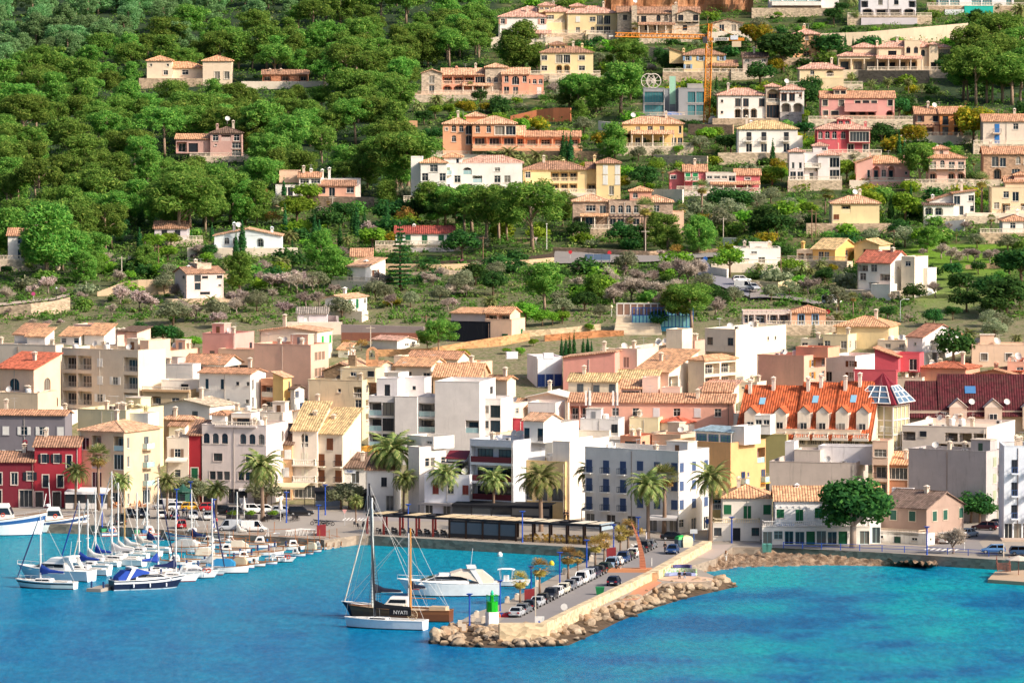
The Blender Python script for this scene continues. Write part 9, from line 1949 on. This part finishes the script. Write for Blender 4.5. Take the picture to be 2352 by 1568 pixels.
def jetty_stairs():
 P=on_z(*tp('s',2165,1265),.55);r=thing('wooden_stairs','reddish wooden stairs with handrails down to the bathing dock','stairs',P);wm=plain('#8a5648',.8)
 b=MB()
 for k in range(9):b.box(-.95,k*.32,k*.14-.03,.95,k*.32+.34,k*.14+.03)
 b.build('steps',wm,r)
 for s in(-1,1):
  b=MB();b.tube([(s,0,1.0),(s,2.9,2.2)],.06,5);b.tube([(s,0,.5),(s,2.9,1.7)],.05,5)
  for k in range(4):b.box(s-.05,k*.9,k*.39-.3,s+.05,k*.9+.1,k*.39+1.0)
  b.build('handrail',wm,r)
 P=on_z(*tp('s',2240,1128),QUAY);r=thing('canopy','flat wooden sun canopy on posts above the bathing stairs','canopy',P)
 MB().box(-1.6,0,2.5,6,4,2.75).build('roof',plain('#c9b09a',.8),r)
 for x in(-1.4,2,5.6):MB().box(x,.1,0,x+.15,.25,2.5).build('post',plain('#e0d2c0',.8),r)
 P=on_z(*tp('s',2300,1295),.55);r=thing('parasol','low grey sun shade on a brown post on the bathing dock','parasol',P);MB().lathe([(.06,0),(.05,2.6)],6).build('post',wm,r);MB().lathe([(2.2,2.4),(2.1,2.5),(.1,3.1)],8).build('canopy',plain('#cdbfb0',.85),r)
jetty_stairs()
for x,lab in((668,'left folded white parasol on the planted terrace'),(1018,'right folded white parasol on the planted terrace')):
 r=thing('folded_parasol',lab,'parasol',on_z(*tp('n',x,805),QUAY));MB().lathe([(.06,0),(.05,4.3)],6).build('pole',plain('#d9d9d6',.5),r);MB().lathe([(.12,1.9),(.38,2.1),(.3,3.0),(.12,4.0),(.03,4.3)],10).build('canvas',plain('#d9d4d0',.9),r)
def kiosk():
 r=thing('kiosk','small dark green octagonal kiosk with pointed roof','kiosk',on_z(*tp('m',1765,655),QUAY));g=plain('#1f4f42',.6);n=8;MB().prism([(1.3*math.cos(2*math.pi*k/n+.39),1.3*math.sin(2*math.pi*k/n+.39))for k in range(n)],0,2.5).build('wall',g,r);MB().lathe([(1.75,2.5),(1.7,2.65),(.5,3.4),(.1,3.9)],8).build('roof',g,r);o=link('window',frame_mesh(1.0,1.3,'#1f4f42',None,.1),r,(0,-1.26,.9));link('pane',pane_mesh(1.0,1.3),o)
kiosk()
for x,lab in((560,'leftmost planter box with green plants on the marina terrace'),(730,'second planter box with green plants on the marina terrace'),(950,'planter box right of the big palm trunk on the marina terrace')):
 r=thing('planter',lab,'planter',on_z(*tp('n',x,785),QUAY));MB().box(-1.2,-.3,0,1.2,.3,.8).build('box',plain('#3a3a40',.7),r);c=link('foliage',SHR['mid'][0],r,(0,0,.6));c.scale=(.9,.35,.7)
for x,y,c,lab in((213,478,'#e9e6e0','white mooring buoy in the inner harbour'),(655,553,'#e8c52c','yellow mooring buoy near the pier')):simple('buoy',lab,'buoy',on_z(*tp('p',x,y),0),MB().lathe([(.1,-.2),(.4,0),(.45,.3),(.3,.6),(.08,.75)],10),plain(c,.5))
def heap():
 P=on_z(*tp('p',225,995),QUAY);r=thing('net_heap','heap of orange and blue fishing nets behind the silver saloon','nets',P)
 for k,c in enumerate(('#e0652f','#2b4a8a','#b8303a')):MB().lathe([(.75,0),(.7,.3),(.35,.55),(.05,.6)],9,(k*.7-.7,(k%2)*.4,0)).build('net',plain(c,.9),r)
heap()
def skin(o,rads,root=0):
 sk=o.data.skin_vertices[0].data if o.data.skin_vertices else None
 return sk
def skinned(nm,pts,edges,rads,mat,parent,root=0):
 me=bpy.data.meshes.new(nm);me.from_pydata([tuple(p)for p in pts],edges,[]);me.materials.append(mat);o=link(nm,me,parent)
 m=o.modifiers.new('skin','SKIN');m.use_smooth_shade=True
 for i,r_ in enumerate(rads):d=me.skin_vertices[0].data[i];d.radius=(r_,r_);d.use_root=i==root
 o.modifiers.new('subdivision','SUBSURF').levels=1;return o
def person(t,x,y,label,top,legs,hair,ang=0,pose='walk',h=1.74,z=None,long=False):
 P=on_z(*tp(t,x,y),QUAY if z is None else z);root=thing('person',label,'person',P,R(ang));k=h/1.74;sit=pose=='sit';ph=.5 if sit else .94
 V3=lambda*a:Vector(a)*k;st=.22 if pose=='walk' else .04
 pts=[V3(0,0,ph),V3(0,.01,ph+.22),V3(0,.01,ph+.42),V3(0,0,ph+.54),V3(0,-.01,ph+.62),V3(0,-.01,ph+.72),V3(0,-.015,ph+.78)];ed=[(0,1),(1,2),(2,3),(3,4),(4,5),(5,6)];rd=[.13,.12,.14,.07,.075,.1,.07]
 arm=[];leg=[];cl=[]
 for s in(-1,1):
  i=len(pts);fw=s*st*.7;el=V3(s*.25,.05+fw*.3,ph+.24)if not sit else V3(s*.24,-.1,ph+.22);wr=V3(s*.24,-.1+fw,ph+.02)if not sit else V3(s*.13,-.34,ph+.12)
  pts+=[V3(s*.18,0,ph+.47),el,wr,wr+(wr-el).normalized()*.08*k];ed+=[(2,i),(i,i+1),(i+1,i+2),(i+2,i+3)];rd+=[.06,.045,.032,.03];arm+=[i,i+1,i+2]
  d=(wr-el).normalized();sd=d.cross(Vector((0,0,1))).normalized()if abs(d.z)<.95 else Vector((0,1,0))
  for f in range(4):pts.append(pts[i+3]+d*(.075-.008*abs(f-1.3))*k+sd*(f-1.5)*.02*k+Vector((-s*.012,-.012,0)));ed.append((i+3,len(pts)-1));rd.append(.009)
  pts.append(wr+d*.05*k+sd*.05*k);ed.append((i+2,len(pts)-1));rd.append(.01)
  i=len(pts);fo=-s*st
  if sit:q=[V3(s*.09,-.02,ph-.02),V3(s*.11,-.44,ph),V3(s*.11,-.46,.09),V3(s*.12,-.62,.05)]
  else:q=[V3(s*.09,0,ph-.06),V3(s*.095,-.03+fo*.6,.5),V3(s*.09,fo+.02,.09),V3(s*.1,fo-.14,.04)]
  pts+=q;ed+=[(0,i),(i,i+1),(i+1,i+2),(i+2,i+3)];rd+=[.09,.062,.045,.04];leg+=[i,i+1,i+2]
 sm=plain('#d9a58a',.7);skinned('body',pts,ed,[r_*k for r_ in rd],sm,root)
 def sub(nm,idx,grow,mat):
  mp={v:n for n,v in enumerate(idx)};e=[(mp[a],mp[b])for a,b in ed if a in mp and b in mp];return skinned(nm,[pts[v]for v in idx],e,[(rd[v]+grow)*k for v in idx],mat,root)
 sub('jacket',[0,1,2,3]+arm,.02,plain(top,.9));sub('trousers',[0]+leg,.015,plain(legs,.9))
 hc=pts[5];b=MB();b.lathe([(.118,-.02),(.128,.05),(.1,.12),(.03,.15)],10,(hc.x,hc.y+.018,hc.z));
 if long:b.loft([[(-.1,.06,hc.z+.02),(.1,.06,hc.z+.02),(.1,.14,hc.z),(-.1,.14,hc.z)],[(-.13,.06,hc.z-.38),(.13,.06,hc.z-.38),(.12,.15,hc.z-.38),(-.12,.15,hc.z-.38)]])
 b.build('hair',plain(hair,.9),root);f=MB()
 for s in(-1,1):f.cbox((s*.035*k,hc.y-.098*k,hc.z+.01),(.02,.012,.012));f.cbox((s*.103*k,hc.y,hc.z-.01),(.02,.03,.05))
 f.cbox((0,hc.y-.105*k,hc.z-.02),(.02,.03,.035));f.cbox((0,hc.y-.092*k,hc.z-.055),(.045,.012,.01));f.build('face',plain('#a8755f',.7),root)
 return root
person('p',1207,612,'person in dark clothes walking on the left of the couple on the pier','#1d1f28','#2a2a30','#4a3a30',150);person('p',1242,610,'person in black jacket and pale trousers walking on the right of the couple','#1b1c22','#b9b4ac','#6a5040',150,h=1.66)
person('p',1625,448,'person in black jacket and jeans standing on the pier road','#16171c','#2c3c58','#8a7a6c',0);person('p',1748,672,'person in dark clothes sitting on the left of the mosaic bench','#1a1c24','#20242e','#c9b4a0',0,'sit');person('p',1792,672,'person in dark jacket and pale jeans sitting on the right of the mosaic bench','#1c1e26','#8fa0b4','#5a4636',0,'sit',1.66)
person('p',2146,522,'person with long brown hair and white trousers at the shore rocks','#cfc4b4','#ece6dc','#8a5a34',160,h=1.7,long=True,z=1.0);person('p',1968,430,'person in tan clothes sitting against the end of the pier wall','#b98f64','#7a6a58','#4a3626',60,'sit',1.65)
person('q',1905,892,'person in dark clothes on the left of the pair near the arched restaurant','#1d1d22','#222228','#2a2420',180);person('q',1932,892,'person in dark clothes on the right of the pair near the arched restaurant','#23232a','#1d1d22','#4a3a30',180,h=1.66)
person('m',1768,765,'person in blue standing between the dark hatchback and the white hatchback','#2a4a7a','#2a3040','#3a2c24',20);person('m',1800,765,'person in pale top beside the person in blue','#c9c4bc','#3a4250','#6a5040',-20);person('n',400,862,'person in red jacket by the quay lamp','#b8323a','#2a3448','#3a2c24',40)
for i,(x,y,c)in enumerate(((1090,672,'#d9cdc4'),(1180,655,'#3a3f4c'),(1255,640,'#a8b4c0'),(1310,650,'#23252c'),(1360,610,'#b85a4a'))):person('m',x,y,['person in pale top sitting at the left end of the tan chair terrace','person in grey sitting left of centre on the tan chair terrace','person in pale blue sitting in the middle of the tan chair terrace','person in black sitting right of centre on the tan chair terrace','person in brick red sitting at the right end of the tan chair terrace'][i],c,'#2a3040',['#8a7a6c','#3a2c24'][i%2],[30,-60,100,180,-30][i],'sit')
